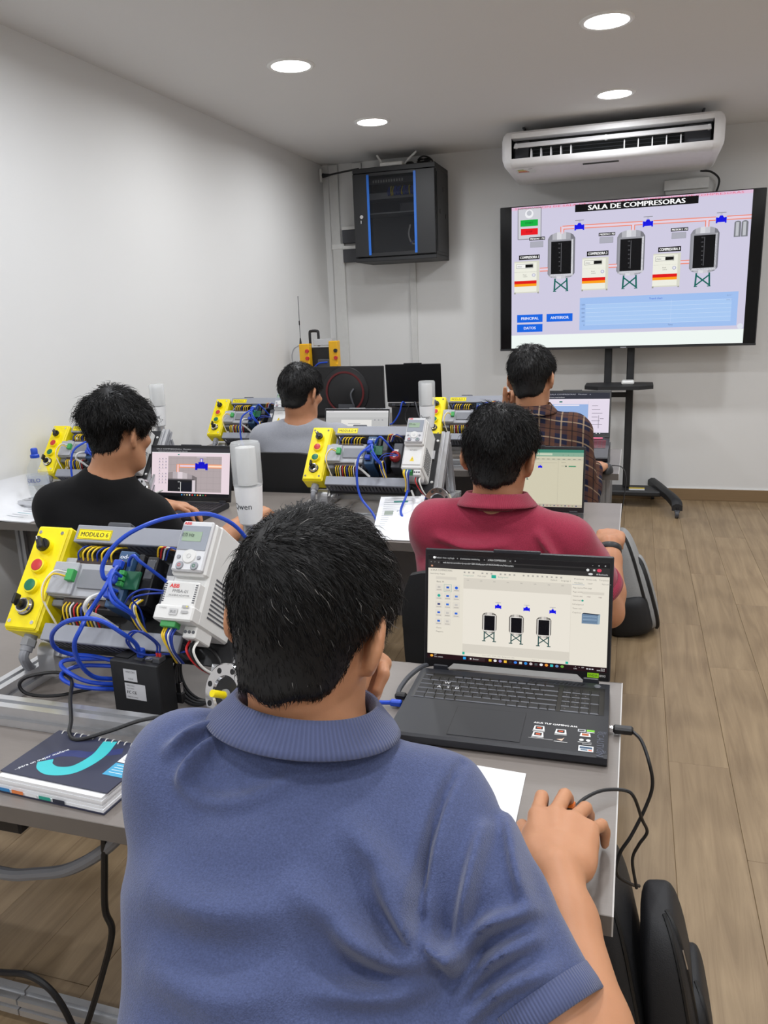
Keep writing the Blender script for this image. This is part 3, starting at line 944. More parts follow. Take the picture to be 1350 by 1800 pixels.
def beacon(root):
    x, y, z0 = .388, .262, .20
    bc = MB().lathe([(.052, -.02), (.052, -.008), (.030, .012), (.019, .028), (.017, .066)], m_beacon, (x, y, z0), n=32).build('beacon', root)
    MB().lathe([(.0175, .060), (.0175, .080)], m_alu, (x, y, z0), n=24).build('collar', bc)
    body = MB().lathe([(.020, .080), (.0245, .084), (.0275, .11), (.0305, .165)], m_beacon, (x, y, z0), n=36).build('lamp_body', bc)
    # raised mark, in the blue-black lettering of the lamp maker, wrapped on the body
    s, rad = 'Qwen', .0291
    v, f = text_geo(s)
    k = .013 / .7
    an = -1.72 + v[:, 0] * k / rad - (v[:, 0].max() * k / rad) / 2
    zz = z0 + .118 + v[:, 1] * k
    rr = .0275 + (zz - z0 - .11) / .055 * .003 + .0006
    MB().add(np.stack([x + rr * np.cos(an), y + rr * np.sin(an), zz], 1), f, m_dgrey).build('lettering', body)
    MB().lathe([(.0305, .165), (.0318, .168), (.0318, .255), (.029, .2595), (.0, .2605)], m_dome, (x, y, z0), n=36).build('dome', bc)
    MB().lathe([(.021, .168), (.021, .248), (.0, .249)], m_offw, (x, y, z0), n=24).build('inner_light', bc)
    MB().bx(x - .04, x + .04, y - .03, y + .03, z0 - .03, z0 - .018, m_alu, .002).cyl((x, y, 0), (x, y, z0 - .025), .012, m_alu).build('bracket', bc)

def module(num, ox, oy, adapter, label, drv='plain', flange=True):
    root = thing('training_module', label, 'control trainer', (ox, oy, .7405), 0, 'tilted control training modules')
    W = .52
    # base frame of aluminium bars
    MB().profile((-.01, -.17, .02), (W, -.17, .02), .04, m_alu).build('front_rail', root)
    MB().profile((-.01, .225, .02), (W, .225, .02), .04, m_alu).build('back_rail', root)
    for xx in (.012, W - .03):
        MB().profile((xx, -.15, .02), (xx, .205, .02), .04, m_alu).build('side_rail', root)
    for xx in (.052, W - .07):
        mb = MB()
        arc = [(-.022, .0), (-.022, .045)] + [(.022 * -math.cos(a), .045 + .022 * math.sin(a)) for a in np.linspace(0, PI, 9)] + [(.022, 0)]
        mb.prism([(p, q + .02) for p, q in arc], xx - .02, xx + .02, m_alu).cyl((xx - .022, 0, .065), (xx + .022, 0, .065), .007, m_dgrey)
        mb.build('hinge_block', root, loc=(0, -.005, .0))
    for u in (.085, .485):
        MB().profile(pp(u, -.045, -.022), pp(u, .235, -.022), .03, m_alu, up=PN).build('upright', root)
        a = pp(u, .20, -.04)
        MB().profile(a, (a[0], .225, .04), .03, m_alu, up=(1, 0, 0)).build('stay', root)
    bp = MB(PM).bx(.08, .47, -.035, .222, -.006, 0, m_blk, .001).build('backplate', root)
    for (u, v) in ((.462, .19), (.462, .02)):
        MB(PM).lathe([(0, .003), (.004, .003), (.0055, 0)], m_offw, (u, v, 0), n=12).build('screw', bp)
    MB(PM).bx(.09, .46, .11, .145, .001, .008, m_alu).build('mounting_rail', root)
    MB(PM).box((.165, .226, .02), (.055, .012, .05), m_dgrey, .003).build('carry_handle', root)
    # ducts
    def duct(v0, v1, u0, u1, name):
        d_ = MB(PM).bx(u0, u1, v0, v1, .052, .060, m_duct, .0015).bx(u0, u1, v0 + .002, v1 - .002, .0, .006, m_ductd).build(name, root)
        for side in (v0 + .003, v1 - .003):
            k = 0
            mb = MB(PM)
            uu = u0
            while uu < u1 - .003:
                mb.bx(uu, min(uu + .0075, u1), side - .0015, side + .0015, .005, .044, m_ductd)
                uu += .013
            mb.bx(u0, u1, side - .0015, side + .0015, .044, .053, m_ductd)
            w_ = mb.build('slotted_wall', d_)
            w_['kind'] = 'stuff'
        return d_
    up = duct(.178, .216, .08, .425, 'upper_duct')
    duct(-.030, .004, .079, .388, 'lower_duct')
    lab = MB(PM).bx(.088, .168, .184, .206, .0602, .0612, m_yel).build('name_plate', root)
    d = Decal(pp(.088, .206, .0613), (1, 0, 0), -PV, .08, .022, emit=False, lift=.0001, step=.0002)
    d.frame(.02, .07, .98, .93, .0007, (40, 38, 20)); d.text('MODULO %s' % num, .5, .72, .44, (40, 38, 20), 'c', fit=.82, bold=.05)
    d.build('lettering', lab)
    # yellow button box
    bx = MB(PM).bx(-.013, .067, -.017, .209, .0, .060, m_yel, .004).bx(-.010, .064, -.014, .206, .058, .066, m_yel, .003).build('button_box', root)
    for (u, v) in ((0, 0), (.054, 0), (0, .192), (.054, .192)):
        MB(PM).lathe([(.0042, 0), (.004, .0012), (.0, .0012)], m_chrome, (u, v, .066), n=10).build('screw', bx)
    for kind, v in (('selector', .160), ('red', .117), ('green', .074), ('key', .031)):
        button(bx, .027, v, kind)
    gl = MB().cyl(pp(.03, -.016, .028), pp(.03, -.026, .028), .013, m_grey, n=20).cyl(pp(.03, -.026, .028), pp(.03, -.040, .028), .0155, m_grey, n=6).cyl(pp(.03, -.040, .028), pp(.03, -.050, .028), .012, m_grey, n=20).build('cable_gland', root)
    MB().tube([pp(.03, -.04, .028), pp(.03, -.065, .026), (.022, -.025, .03), (.045, .03, .05), (.07, .06, .075)], .0095, m_conduit, n=10).build('conduit', gl)
    # controller
    pl = MB(PM).bx(.06, .21, .06, .132, .0, .062, m_plc, .003).bx(.066, .206, .135, .148, 0, .045, m_plc, .002).bx(.066, .206, .044, .058, 0, .045, m_plcd, .002).bx(.064, .122, .062, .13, .062, .070, m_plc, .002).build('controller', root)
    MB(PM).bx(.130, .206, .078, .118, .062, .0665, m_plcd, .001).build('led_window', pl)
    MB(PM).bx(.10, .195, .1325, .146, .040, .056, m_term, .002).build('terminal_strip', pl)
    MB(PM).bx(.10, .200, .046, .0595, .040, .056, m_term, .002).build('terminal_strip', pl)
    d = Decal(pp(.066, .13, .0702), (1, 0, 0), -PV, .056, .068, emit=False, lift=.0001, step=.0002)
    d.text('WECON', .08, .35, .09, (110, 112, 118)); d.text('PLC', .08, .52, .06, (120, 122, 128)); d.build('lettering', pl)
    for k in range(8):
        u = .106 + k * .0112
        MB().tube([pp(u, .140, .055), pp(u + .002, .152, .066), pp(u + .006, .168, .058), pp(u + .009, .182, .03)], .0018, m_wy if k % 4 else m_wb, n=5, sub=4).build('wire', root)
    for k in range(10):
        u = .110 + k * .0086
        c = (m_wy, m_wy, m_ww, m_wr, m_wy, m_wb)[k % 6]
        MB().tube([pp(u, .050, .055), pp(u + .001, .036, .062), pp(u + .003, .018, .05), pp(u + .004, -.002, .02)], .0018, c, n=5, sub=4).build('wire', root)
    gt = MB(PM).bx(.107, .123, .088, .112, .068, .082, m_gterm, .001).build('green_connector', root)
    for k, c in enumerate((m_wy, m_ww)):
        MB().tube([pp(.108, .096 + .008 * k, .08), pp(.094, .092 + .006 * k, .10), pp(.083 - .003 * k, .068, .10), pp(.086, .038, .09), pp(.10, .004, .05)], .0021, c, n=6).build('wire', root)
    # network gateway (blue) and modules
    gw = MB(PM).bx(.229, .262, .036, .150, 0, .098, m_gw, .002).build('gateway', root)
    for k in range(3):
        MB(PM).bx(.234, .254, .108 - k * .030, .126 - k * .030, .098, .104, m_blk, .001).build('port', gw)
    d = Decal(pp(.229, .150, .0982), (1, 0, 0), -PV, .033, .114, emit=False, lift=.0001, step=.0002)
    d.text('od-t', .5, .14, .075, (225, 230, 235), 'c', fit=.74, bold=.08); d.rect(.3, .17, .4, .19, (210, 40, 40)); d.build('lettering', gw)
    MB(PM).bx(.264, .276, .045, .150, 0, .085, m_blk, .002).build('relay', root)
    rm = MB(PM).bx(.278, .302, .050, .150, 0, .075, m_blk, .002).build('interface_module', root)
    MB(PM).bx(.281, .299, .104, .142, .075, .0765, m_dgrey).build('switch_plate', rm)
    d = Decal(pp(.278, .150, .0752), (1, 0, 0), -PV, .024, .1, emit=False, lift=.0001, step=.0002)
    d.text('WECON', .5, .12, .05, (220, 220, 220), 'c', fit=.78); d.ell(.35, .26, .16, .045, (225, 225, 225))
    for k in range(4): d.rect(.62, .18 + k * .06, .88, .2 + k * .06, (200, 200, 200))
    d.build('lettering', rm)
    MB(PM).bx(.256, .292, .072, .108, .098, .103, m_pcb).build('circuit_card', root)
    for k in range(3):
        MB(PM).bx(.250 + k * .0, .262, .075 + k * .011, .084 + k * .011, .100, .112, m_gterm, .001).build('green_terminal', root)
    ps = MB(PM).bx(.318, .352, .045, .145, 0, .06, m_dgrey, .002).build('power_supply', root)
    MB(PM).bx(.322, .338, .095, .118, .060, .0608, m_offw).build('sticker', ps)
    if drv == 'coil':
        MB(PM).lathe([(.010, .0), (.019, .004), (.021, .014), (.017, .024), (.010, .026), (.008, .012)], m_copper, (.335, .080, .065), n=24, close=False).build('toroid_coil', root)
        MB(PM).cyl((.335, .08, .06), (.335, .08, .082), .008, m_offw).build('toroid_core', root)
    # thin wires and patch leads on the panel
    MB().tube([(.265, -.055, .228), (.27, -.082, .242), (.288, -.098, .223), (.302, -.071, .192), (.287, -.028, .15)], .0034, m_blue, n=7).build('patch_lead', root)
    MB().tube([(.264, -.036, .251), (.268, -.062, .267), (.275, -.085, .254), (.29, -.093, .229), (.302, -.076, .201), (.29, -.042, .164)], .0034, m_blue, n=7).build('patch_lead', root)
    MB().tube([pp(.262, .118, .105), pp(.27, .125, .118), pp(.285, .13, .13), pp(.30, .12, .125), pp(.318, .11, .08), pp(.325, .105, .06)], .0034, m_blue, n=7).build('patch_lead', root)
    for k in range(3):
        MB(PM).bx(.235, .253, .109 - k * .030, .125 - k * .030, .104, .118, m_blue, .002).build('plug', gw)
    MB().tube([(.352, -.031, .226), (.321, -.05, .234), (.304, -.068, .228), (.281, -.063, .202)], .0018, m_wb, n=5).build('wire', root)
    MB().tube([(.353, -.033, .223), (.328, -.056, .227), (.31, -.072, .222), (.312, -.056, .194), (.309, -.043, .147)], .0018, m_wb, n=5).build('wire', root)
    MB().tube([(.22, -.039, .215), (.218, -.076, .217), (.21, -.081, .196), (.225, -.06, .174), (.246, -.043, .147)], .0042, m_ww, n=8).build('white_cable', root)
    for k, c in enumerate((m_wy, m_wb, m_ww, m_wy)):
        MB().tube([pp(.285 + .004 * k, .06, .08), pp(.288 + .004 * k, .04, .10), pp(.296 + .004 * k, .015, .085), pp(.305 + .003 * k, -.005, .04)], .0018, c, n=5).build('wire', root)
    for k, c in enumerate((m_wy, m_wr, m_ww, m_wb)):
        MB().tube([pp(.29 + .006 * k, .15, .06), pp(.30 + .008 * k, .168, .08), pp(.325 + .005 * k, .168, .07), pp(.34, .18, .03)], .0018, c, n=5).build('wire', root)
    # inverter
    iv = MB(PM).bx(.378, .452, .008, .200, 0, .125, m_vfd, .004).bx(.380, .450, .095, .198, .12, .140, m_vfd, .004).build('inverter', root)
    mb = MB(PM)
    for k in range(10): mb.bx(.4521, .4530, .03 + k * .008, .033 + k * .008, .02, .10, m_dgrey)
    g_ = mb.build('side_grille', iv); g_['kind'] = 'stuff'
    kp = MB(PM).bx(.383, .447, .100, .198, .139, .150, m_vfdk, .003).build('keypad', iv)
    MB(PM).bx(.386, .444, .140, .188, .150, .1512, m_vfdp, .0005).build('panel_glass', kp)
    MB(PM).bx(.391, .430, .157, .176, .1512, .1518, m_lcd).build('display', kp)
    for (u, v, rx) in ((.394, .126, .0042), (.435, .126, .0042)):
        MB(PM).lathe([(.0, .0025), (rx * .8, .0024), (rx, 0)], m_grey, (u, v, .150), n=16).build('key', kp)
    MB(PM).lathe([(.0, .0024), (.0125, .0022), (.0145, 0)], m_offw, (.415, .128, .150), n=24).lathe([(.004, .003), (.0045, .0022)], m_grey, (.415, .128, .150), n=16, close=False).build('arrow_pad', kp)
    for (u, c) in ((.400, m_red), (.430, m_green)):
        MB(PM).lathe([(.0, .0026), (.0068, .0024), (.0082, 0)], m_grey, (u, .110, .150), n=20).lathe([(.002, .0029), (.0032, .0029)], c, (u, .110, .150), n=14, close=False).build('key', kp)
    d = Decal(pp(.383, .198, .150), (1, 0, 0), -PV, .064, .098, emit=False, lift=.0003, step=.0003)
    d.text('ABB', .06, .085, .06, (215, 40, 40), 'l', bold=.12); d.L = 8
    d.text('0.0 Hz', .5, .33, .07, (70, 84, 74), 'r'); d.text('LOC', .15, .28, .03, (70, 84, 74)); d.L = 3
    d.text('STOP', .28, .975, .03, (90, 120, 125), 'c'); d.text('START', .76, .975, .03, (90, 120, 125), 'c'); d.build('lettering', kp)
    if adapter:
        ad = MB(PM).bx(.379, .448, .014, .082, .12, .146, m_vfd, .003).bx(.374, .452, .008, .036, .12, .150, m_vfd, .003).build('fieldbus_adapter', iv)
        mb = MB(PM)
        for k in range(9): mb.bx(.3805, .385, .042 + k * .004, .044 + k * .004, .1461, .1465, m_dgrey).bx(.442, .4465, .042 + k * .004, .044 + k * .004, .1461, .1465, m_dgrey)
        g_ = mb.build('vent_slots', ad); g_['kind'] = 'stuff'
        d = Decal(pp(.379, .082, .146), (1, 0, 0), -PV, .069, .068, emit=False, lift=.0003, step=.0003)
        d.rect(.12, .06, .88, .46, (206, 206, 204)); d.L = 1; d.text('ABB', .16, .2, .11, (215, 40, 40), bold=.12); d.text('FMBA-01', .5, .33, .09, (95, 95, 98), 'c'); d.text('MODBUS ADAPTER', .5, .43, .05, (110, 110, 112), 'c', fit=.6)
        d.L = 18; d.text('CHASSIS', .08, .8, .04, (110, 110, 112)); d.rect(.38, .78, .62, .95, (190, 190, 190)); d.rect(.72, .68, .92, .75, (170, 170, 170)); d.rect(.72, .82, .92, .89, (170, 170, 170))
        d.L = 19; d.ell(.86, .71, .02, .02, (230, 220, 60)); d.text('BUS', .5, .9, .07, (110, 110, 112), 'c'); d.build('lettering', ad)
        MB(PM).bx(.388, .418, -.002, .009, .122, .142, m_gterm, .001).build('green_terminal', ad)
    else:
        MB(PM).bx(.381, .449, .02, .09, .12, .128, m_vfd, .003).build('front_cover', iv)
        d = Decal(pp(.381, .09, .128), (1, 0, 0), -PV, .068, .07, emit=False, lift=.0003, step=.0003)
        d.poly([(.38, .78), (.62, .78), (.5, .5)], (235, 205, 40)); d.L = 1; d.text('!', .5, .74, .14, (30, 30, 30), 'c'); d.L = 0; d.text('ACS310', .5, .2, .08, (120, 120, 122), 'c'); d.build('warning_sticker', iv)
        MB(PM).bx(.388, .418, -.002, .020, .090, .118, m_gterm, .001).build('green_terminal', iv)
        MB(PM).bx(.424, .446, .0, .020, .090, .118, m_red, .001).build('red_terminal', iv)
    MB(PM).bx(.424, .45, -.014, .008, .06, .12, m_offw, .002).build('power_terminal', iv)
    for k in range(3): MB(PM).cyl((.429 + k * .008, -.003, .12), (.429 + k * .008, -.003, .1215), .003, m_dgrey, n=10).build('terminal_screw', iv)
    for k, c in enumerate((m_wy, m_wy, m_wb, m_ww, m_wb, m_wb)):
        MB().tube([pp(.392 + .0048 * k, .0, .13), pp(.394 + .004 * k, -.018, .134), pp(.40 + .002 * k, -.036, .11), pp(.385 + .003 * k, -.045, .05)], .0019, c, n=5).build('wire', root)
    for k, c in enumerate((m_wr, m_blk, m_ww)):
        MB().tube([pp(.431 + .008 * k, -.012, .10), pp(.435 + .007 * k, -.035, .11), pp(.45 + .004 * k, -.055, .08), pp(.47, -.06, .02)], .0024, c, n=6).build('wire', root)
    beacon(root)
    if flange:
        # pressure sensor with steel flange at the right front corner of the frame
        c0 = np.array((.512, -.112, .074))
        ax = unit((-.32, -.82, .28))
        fl_ = MB().lathe([(.030, -.008), (.055, -.008), (.055, .004), (.053, .006), (.034, .006), (.030, .002)], m_chrome, c0, ax, n=48, close=False).build('flange', root)
        MB().lathe([(.0325, -.02), (.0325, .001), (.030, .003), (0, .003)], m_blk, c0, ax, n=40).build('sensor_face', fl_)
        s_ = unit(np.cross(ax, (0, 0, 1))); t_ = np.cross(s_, ax)
        for k in range(8):
            a = 2 * PI * k / 8 + .2
            p = c0 + (s_ * math.cos(a) + t_ * math.sin(a)) * .044
            MB().cyl(p + ax * .003, p + ax * .0068, .0052, m_blk, n=12).build('bolt_hole', fl_)
        MB().cyl(c0 + ax * .003, c0 + ax * .008, .010, m_grey, n=20).cyl(c0 + ax * .008, c0 + ax * .035 + np.array((0, 0, .006)), .0065, m_yel, n=12).build('yellow_plug', fl_)
        MB().bx(.455, .495, -.06, -.03, .0, .05, m_alu, .002).cyl((.50, -.10, .07), (.48, -.045, .045), .02, m_blk).build('flange_bracket', root)
    return root

m6 = module('6', -1.172, 1.2305, True, 'tilted training module labelled MODULO 6 with yellow button box, nearest to us')
m4 = module('4', -1.143, 2.678, False, 'training module labelled MODULO 4 with a yellow button box and red coil, in the middle', 'coil')
m3 = module('3', -2.335, 2.688, False, 'training module behind the man in the black t-shirt, beside the water bottle')
m1 = module('1', -2.12, 3.70, False, 'training module left of the man in the grey t-shirt, at the left wall')
m2 = module('2', -.948, 3.731, False, 'training module labelled MODULO 2 left of the man in the plaid shirt')
# leads of the nearest module
MB().tube([(.247, -.035, .262), (.252, -.067, .255), (.25, -.068, .279), (.267, -.056, .312), (.297, -.038, .338), (.342, -.014, .357), (.38, .022, .360), (.404, .083, .345), (.425, .146, .295), (.44, .19, .20), (.43, .2, .06)], .0042, m_blue, n=8).build('network_cable', m6)
MB().tube([(.253, -.03, .267), (.266, -.064, .264), (.267, -.093, .245), (.243, -.111, .206), (.246, -.14, .189), (.234, -.15, .159), (.223, -.13, .112), (.219, -.091, .066), (.245, -.05, .044), (.33, -.01, .02)], .0042, m_blue, n=8).build('network_cable', m6)
MB().tube([(.318, -.083, .118), (.322, -.095, .145), (.321, -.13, .181), (.3, -.15, .209), (.266, -.152, .212), (.216, -.145, .198), (.171, -.13, .165), (.146, -.101, .124), (.152, -.07, .097), (.192, -.05, .087), (.25, -.02, .06)], .0042, m_blue, n=8).build('network_cable', m6)
MB().tube([(.26, -.02, .07), (.219, -.03, .075), (.178, -.06, .085), (.15, -.081, .089), (.145, -.091, .083), (.172, -.101, .073), (.209, -.091, .054), (.26, -.04, .03)], .0042, m_blue, n=8).build('network_cable', m6)
MB().tube([(.26, -.02, .055), (.218, -.03, .06), (.168, -.06, .07), (.144, -.081, .066), (.151, -.101, .062), (.184, -.11, .055), (.217, -.091, .042), (.26, -.04, .02)], .0042, m_blue, n=8).build('network_cable', m6)
# front patch leads of the modules further back
for mm_ in (m4, m3, m1, m2):
    MB().tube([(.255, -.035, .262), (.262, -.09, .262), (.240, -.13, .235), (.236, -.15, .17), (.25, -.16, .10), (.30, -.185, .05), (.33, -.21, .008)], .0042, m_blue, n=8).build('network_cable', mm_)
    MB().tube([(.40, -.09, .11), (.41, -.15, .10), (.40, -.18, .06), (.42, -.20, .03), (.45, -.22, .008)], .0042, m_blue, n=8).build('network_cable', mm_)
    MB().tube([(.40, -.04, .10), (.44, -.08, .05), (.50, -.05, .045), (.54, 0, .06)], .004, m_ww, n=8).build('white_cable', mm_)

# black network box standing inside the frame of the nearest module
nb = thing('network_box', 'black metal network box with white sticker in front of MODULO 6', 'network box', (-1.172 + .315, 1.2305 - .075, .7405), math.radians(-4))
MB().bx(-.054, .054, -.024, .024, 0, .108, m_steelblk, .002).build('case', nb)
MB().bx(-.05, -.02, -.012, .012, .108, .110, m_blk).build('vent', nb)
d = Decal((-.024, -.024, .094), (1, 0, 0), (0, 0, -1), .03, .024, emit=False, lift=.0003); d.rect(0, 0, 1, 1, (205, 206, 210)); d.L = 1; d.text('WECON', .5, .3, .16, (60, 60, 64), 'c', fit=.68); d.text('V-BOX', .5, .85, .12, (60, 60, 64), 'c'); d.build('sticker', nb)
d = Decal((-.024, -.024, .066), (1, 0, 0), (0, 0, -1), .046, .032, emit=False, lift=.0003); d.rect(0, 0, 1, 1, (205, 206, 210)); d.L = 1; d.text('WECON', .08, .2, .1, (60, 60, 64)); d.text('Model: V-BOX', .08, .36, .06, (60, 60, 64)); d.text('FC CE', .08, .66, .18, (40, 40, 44), bold=.08); d.text('MADE IN CHINA', .08, .9, .07, (60, 60, 64)); d.build('sticker', nb)
MB().bx(-.006, .012, -.012, .008, .108, .1105, m_dgrey).build('network_port', nb)
MB().bx(-.004, .010, -.008, .004, .1105, .128, m_blue, .002).build('network_plug', nb)
MB().bx(.016, .032, -.010, .006, .108, .113, m_chrome, .001).build('serial_port', nb)
tbk = MB().bx(.036, .052, -.014, .006, .108, .118, m_dgrey, .001).build('terminal_block', nb)
for k in range(2):
    MB().cyl((.041 + k * .006, -.004, .118), (.041 + k * .006, -.004, .125), .0025, m_red, n=8).build('ferrule', tbk)
    MB().tube([(.041 + k * .006, -.004, .124), (.044 + k * .006, -.008, .145), (.03 + k * .008, -.03, .175), (.01 + k * .008, -.032, .172), (-.004 + k * .005, -.028, .150), (.01, -.012, .122), (.05, .015, .115), (.09, .03, .12)], .002, m_wb, n=6).build('wire', nb)

# black cables around it
t = thing('cable_coil', 'coil of black cable with metal connector behind the black network box', 'cable', (-1.172 + .40, 1.2305 - .005, .741))
mb = MB()
for k in range(4):
    mb.tube([(.052 * math.cos(a) * (1 + .05 * k), .012 * k - .02 + .02 * math.sin(a), .058 + .052 * math.sin(a) * (1 + .06 * k)) for a in np.linspace(0, 2 * PI, 12)[:-1]], .0032, m_blk, n=7, closed=True)
mb.build('loops', t)
MB().bx(-.035, -.023, -.045, -.037, .03, .05, m_chrome, .001).bx(-.037, -.021, -.047, -.035, .008, .03, m_blk, .002).build('connector', t)
t = thing('usb_cable', 'thin black cable looping over the front rail onto the notebook', 'cable', (-1.0, 1.05, .741))
MB().tube([(.10, .19, .006), (.0, .155, .006), (-.06, .105, .007), (-.10, .075, .02), (-.115, .07, .04), (-.10, .08, .055), (-.05, .10, .06), (.0, .08, .06), (.045, .02, .055), (.085, -.03, .045), (.10, -.055, .035), (.125, -.065, .032), (.17, -.04, .04), (.22, -.005, .050), (.30, .03, .052), (.36, .06, .03)], .0035, m_blk, n=8).build('cord', t)
# ------------------------------------------------------------------ laptops
m_lap = pmat('laptop_black', (32, 34, 41), 0.42, bump=0.02, bscale=600)
m_lapd = pmat('laptop_bezel', (12, 13, 17), 0.3)
m_key = pmat('laptop_key', (20, 21, 26), 0.45)
m_keyr = pmat('key_rim', (98, 100, 108), 0.4)
m_silver = pmat('laptop_silver', (170, 172, 176), 0.35, metal=.6)
_KM = {}
def key_mesh(w, h):
    k = (round(w, 4), round(h, 4))
    if k not in _KM:
        mb = MB()
        a, b, z = w / 2, h / 2, .0016
        mb.add([(-a, -b, 0), (a, -b, 0), (a, b, 0), (-a, b, 0), (-a + .001, -b + .0014, z), (a - .001, -b + .0014, z), (a - .001, b - .0007, z), (-a + .001, b - .0007, z)],
               [(0, 1, 5, 4)], m_keyr)
        mb.add([(-a, -b, 0), (a, -b, 0), (a, b, 0), (-a, b, 0), (-a + .001, -b + .0014, z), (a - .001, -b + .0014, z), (a - .001, b - .0007, z), (-a + .001, b - .0007, z)],
               [(1, 2, 6, 5), (2, 3, 7, 6), (3, 0, 4, 7), (4, 5, 6, 7)], m_key)
        _KM[k] = mb.mesh('key', 0)
    return _KM[k]

def laptop(label, loc, rz, w, d, lh, tilt, mlid, mbase, picture, keys=False, bez=(.007, .012, .024), base_tilt=0.0):
    """origin on the hinge line, front towards -y"""
    t = thing('laptop', label, 'laptop', loc, rz, 'open laptops')
    ct, st_ = math.cos(base_tilt), math.sin(base_tilt)
    BM = frame((0, 0, 0), (1, 0, 0), (0, ct, st_), (0, -st_, ct))
    th = .021
    mb = MB(BM)
    mb.prism([(-d, .006), (-d + .006, .0), (-.004, 0), (.004, .004), (.004, th - .005), (-.002, th), (-d + .004, th), (-d, th - .004)], -w / 2, w / 2, mbase)
    base = mb.build('base', t, smooth=30)
    MB(BM).bx(-w / 2 + .008, w / 2 - .008, -.125, -.022, th - .0012, th + .0002, m_lapd).build('keyboard_well', base)
    MB(BM).bx(-.08, .042, -d + .012, -.145, th - .0008, th + .0006, m_lap if mbase is m_lap else m_silver, .0004).build('touchpad', base)
    if keys:
        u, g = .01735, .0016
        x0 = -w / 2 + .012
        def put(x, y, wu, h, name='key'):
            obj(name, key_mesh(wu - g, h - g), base, (x + wu / 2, y, th))
        yy = -.040
        for i in range(14):
            if i in (1, 2): continue
            put(x0 + .002 + i * u * 1.0 + (0 if i == 0 else .006), yy + .012, u, .011)
        rows = [[1] * 13 + [2], [1.5] + [1] * 12 + [1.5], [1.8] + [1] * 11 + [2.2], [1.25, 1] + [1] * 10 + [2.75], [1.25, 1.1, 1.1, 1.1, 5.4, 1.1, 1.1, 1.1, .9, .85]]
        h = .0178
        for r, ws in enumerate(rows):
            x = x0
            for wu in ws:
                put(x, yy - .004 - r * h, wu * u, h)
                x += wu * u
        nx = x0 + 15 * u + .006
        nu_ = .0168
        for r in range(5):
            for c in range(4):
                if c == 3 and r in (1, 3): continue
                if r == 4 and c == 1: continue
                hh = h * (2 if c == 3 and r in (2,) else 1)
                if r == 4 and c == 0:
                    put(nx, yy - .004 - r * h, 2 * nu_, h); continue
                if c == 3 and r == 0: put(nx + c * nu_, yy - .004 - h * .0, nu_, h); continue
                if c == 3 and r == 2: put(nx + c * nu_, yy - .004 - 1.5 * h, nu_, 2 * h); continue
                if c == 3 and r == 4: put(nx + c * nu_, yy - .004 - 3.5 * h, nu_, 2 * h); continue
                put(nx + c * nu_, yy - .004 - r * h, nu_, h)
        dd = Decal((-w / 2, 0, th), (1, 0, 0), (0, -1, 0), w, d, emit=False, lift=.0017, step=.0001)
        def kt(s, col, r, sz=.014, c=(200, 202, 208)):
            dd.text(s, (x0 + w / 2 + (col + .5) * u) / w, (.046 + r * h) / d, sz, c, 'c')
        for r, (o, s) in enumerate(((0, '|1234567890?='), (1.5, 'QWERTYUIOP'), (1.8, 'ASDFGHJKL'), (2.25, 'ZXCVBNM,.-'))):
            for i, ch in enumerate(s):
                w_ = ch in 'WASD' and r in (1, 2)
                kt(ch, o + i, r, .030 if w_ else .013, (240, 241, 245) if w_ else (96, 98, 106))
        for r, s in enumerate(('/*-', '789', '456', '123', '0.')):
            for i, ch in enumerate(s):
                dd.text(ch, (nx + w / 2 + (i + .5) * nu_) / w, (.046 + r * h) / d, .013, (140, 132, 124), 'c')
        dd.lift = .0008
        dd.frame((-.08 + w / 2) / w, .145 / d, (.042 + w / 2) / w, (d - .012) / d, .0006, (20, 21, 25))
        dd.lift = .0004
        # palm rest stickers
        dd.text('ASUS TUF GAMING A16', .66, .685, .020, (232, 232, 232), 'l', fit=.20, bold=.1)
        for (cx, cy) in ((.69, .75), (.79, .765), (.69, .83)):
            dd.L = 0; dd.poly([(cx - .027, cy + .025), (cx + .027, cy + .025), (cx + .022, cy - .035), (cx - .022, cy - .035)], (222, 222, 222)); dd.L = 1; dd.rect(cx - .017, cy - .027, cx + .017, cy + .01, (40, 30, 28)); dd.L = 2; dd.rect(cx - .01, cy - .015, cx + .01, cy - .0, (205, 84, 46))
            dd.L = 0; dd.rect(cx - .028, cy + .032, cx + .028, cy + .038, (205, 205, 205))
        dd.poly([(.775, .86), (.80, .85), (.81, .83), (.80, .875)], (220, 190, 170)); dd.rect(.765, .885, .825, .891, (205, 205, 205)); dd.rect(.65, .875, .76, .879, (180, 180, 180))
        dd.rect(.865, .70, .90, .735, (190, 192, 196)); dd.rect(.905, .70, .94, .722, (120, 200, 50)); dd.rect(.905, .727, .94, .735, (220, 220, 220))
        dd.L = 1; dd.rect(.87, .708, .895, .725, (60, 60, 66)); dd.L = 0
        dd.poly([(.875, .79), (.925, .79), (.92, .745), (.88, .745)], (225, 225, 225)); dd.L = 1; dd.rect(.885, .752, .915, .78, (170, 90, 50)); dd.L = 0
        dd.ell(.885, .835, .010, .014, (230, 230, 230)); dd.ell(.915, .835, .010, .014, (230, 230, 230)); dd.rect(.87, .86, .93, .866, (200, 200, 200)); dd.rect(.89, .88, .93, .886, (200, 200, 200))
        dd.rect(.875, .905, .94, .97, (226, 228, 230)); dd.L = 1; dd.rect(.88, .915, .935, .94, (60, 84, 110)); dd.rect(.885, .945, .915, .962, (90, 110, 130)); dd.rect(.918, .945, .934, .962, (225, 120, 90)); dd.L = 0
        for k in range(6):
            for yb in (.705, .94):
                dd.poly([(.952 + k * .007, yb + .03), (.955 + k * .007, yb + .03), (.962 + k * .006, yb), (.959 + k * .006, yb)], (84, 88, 102))
        dd.build('prints', base)['kind'] = 'stuff'
        v, f = text_geo('CAUTION')
        k = .011 / .7
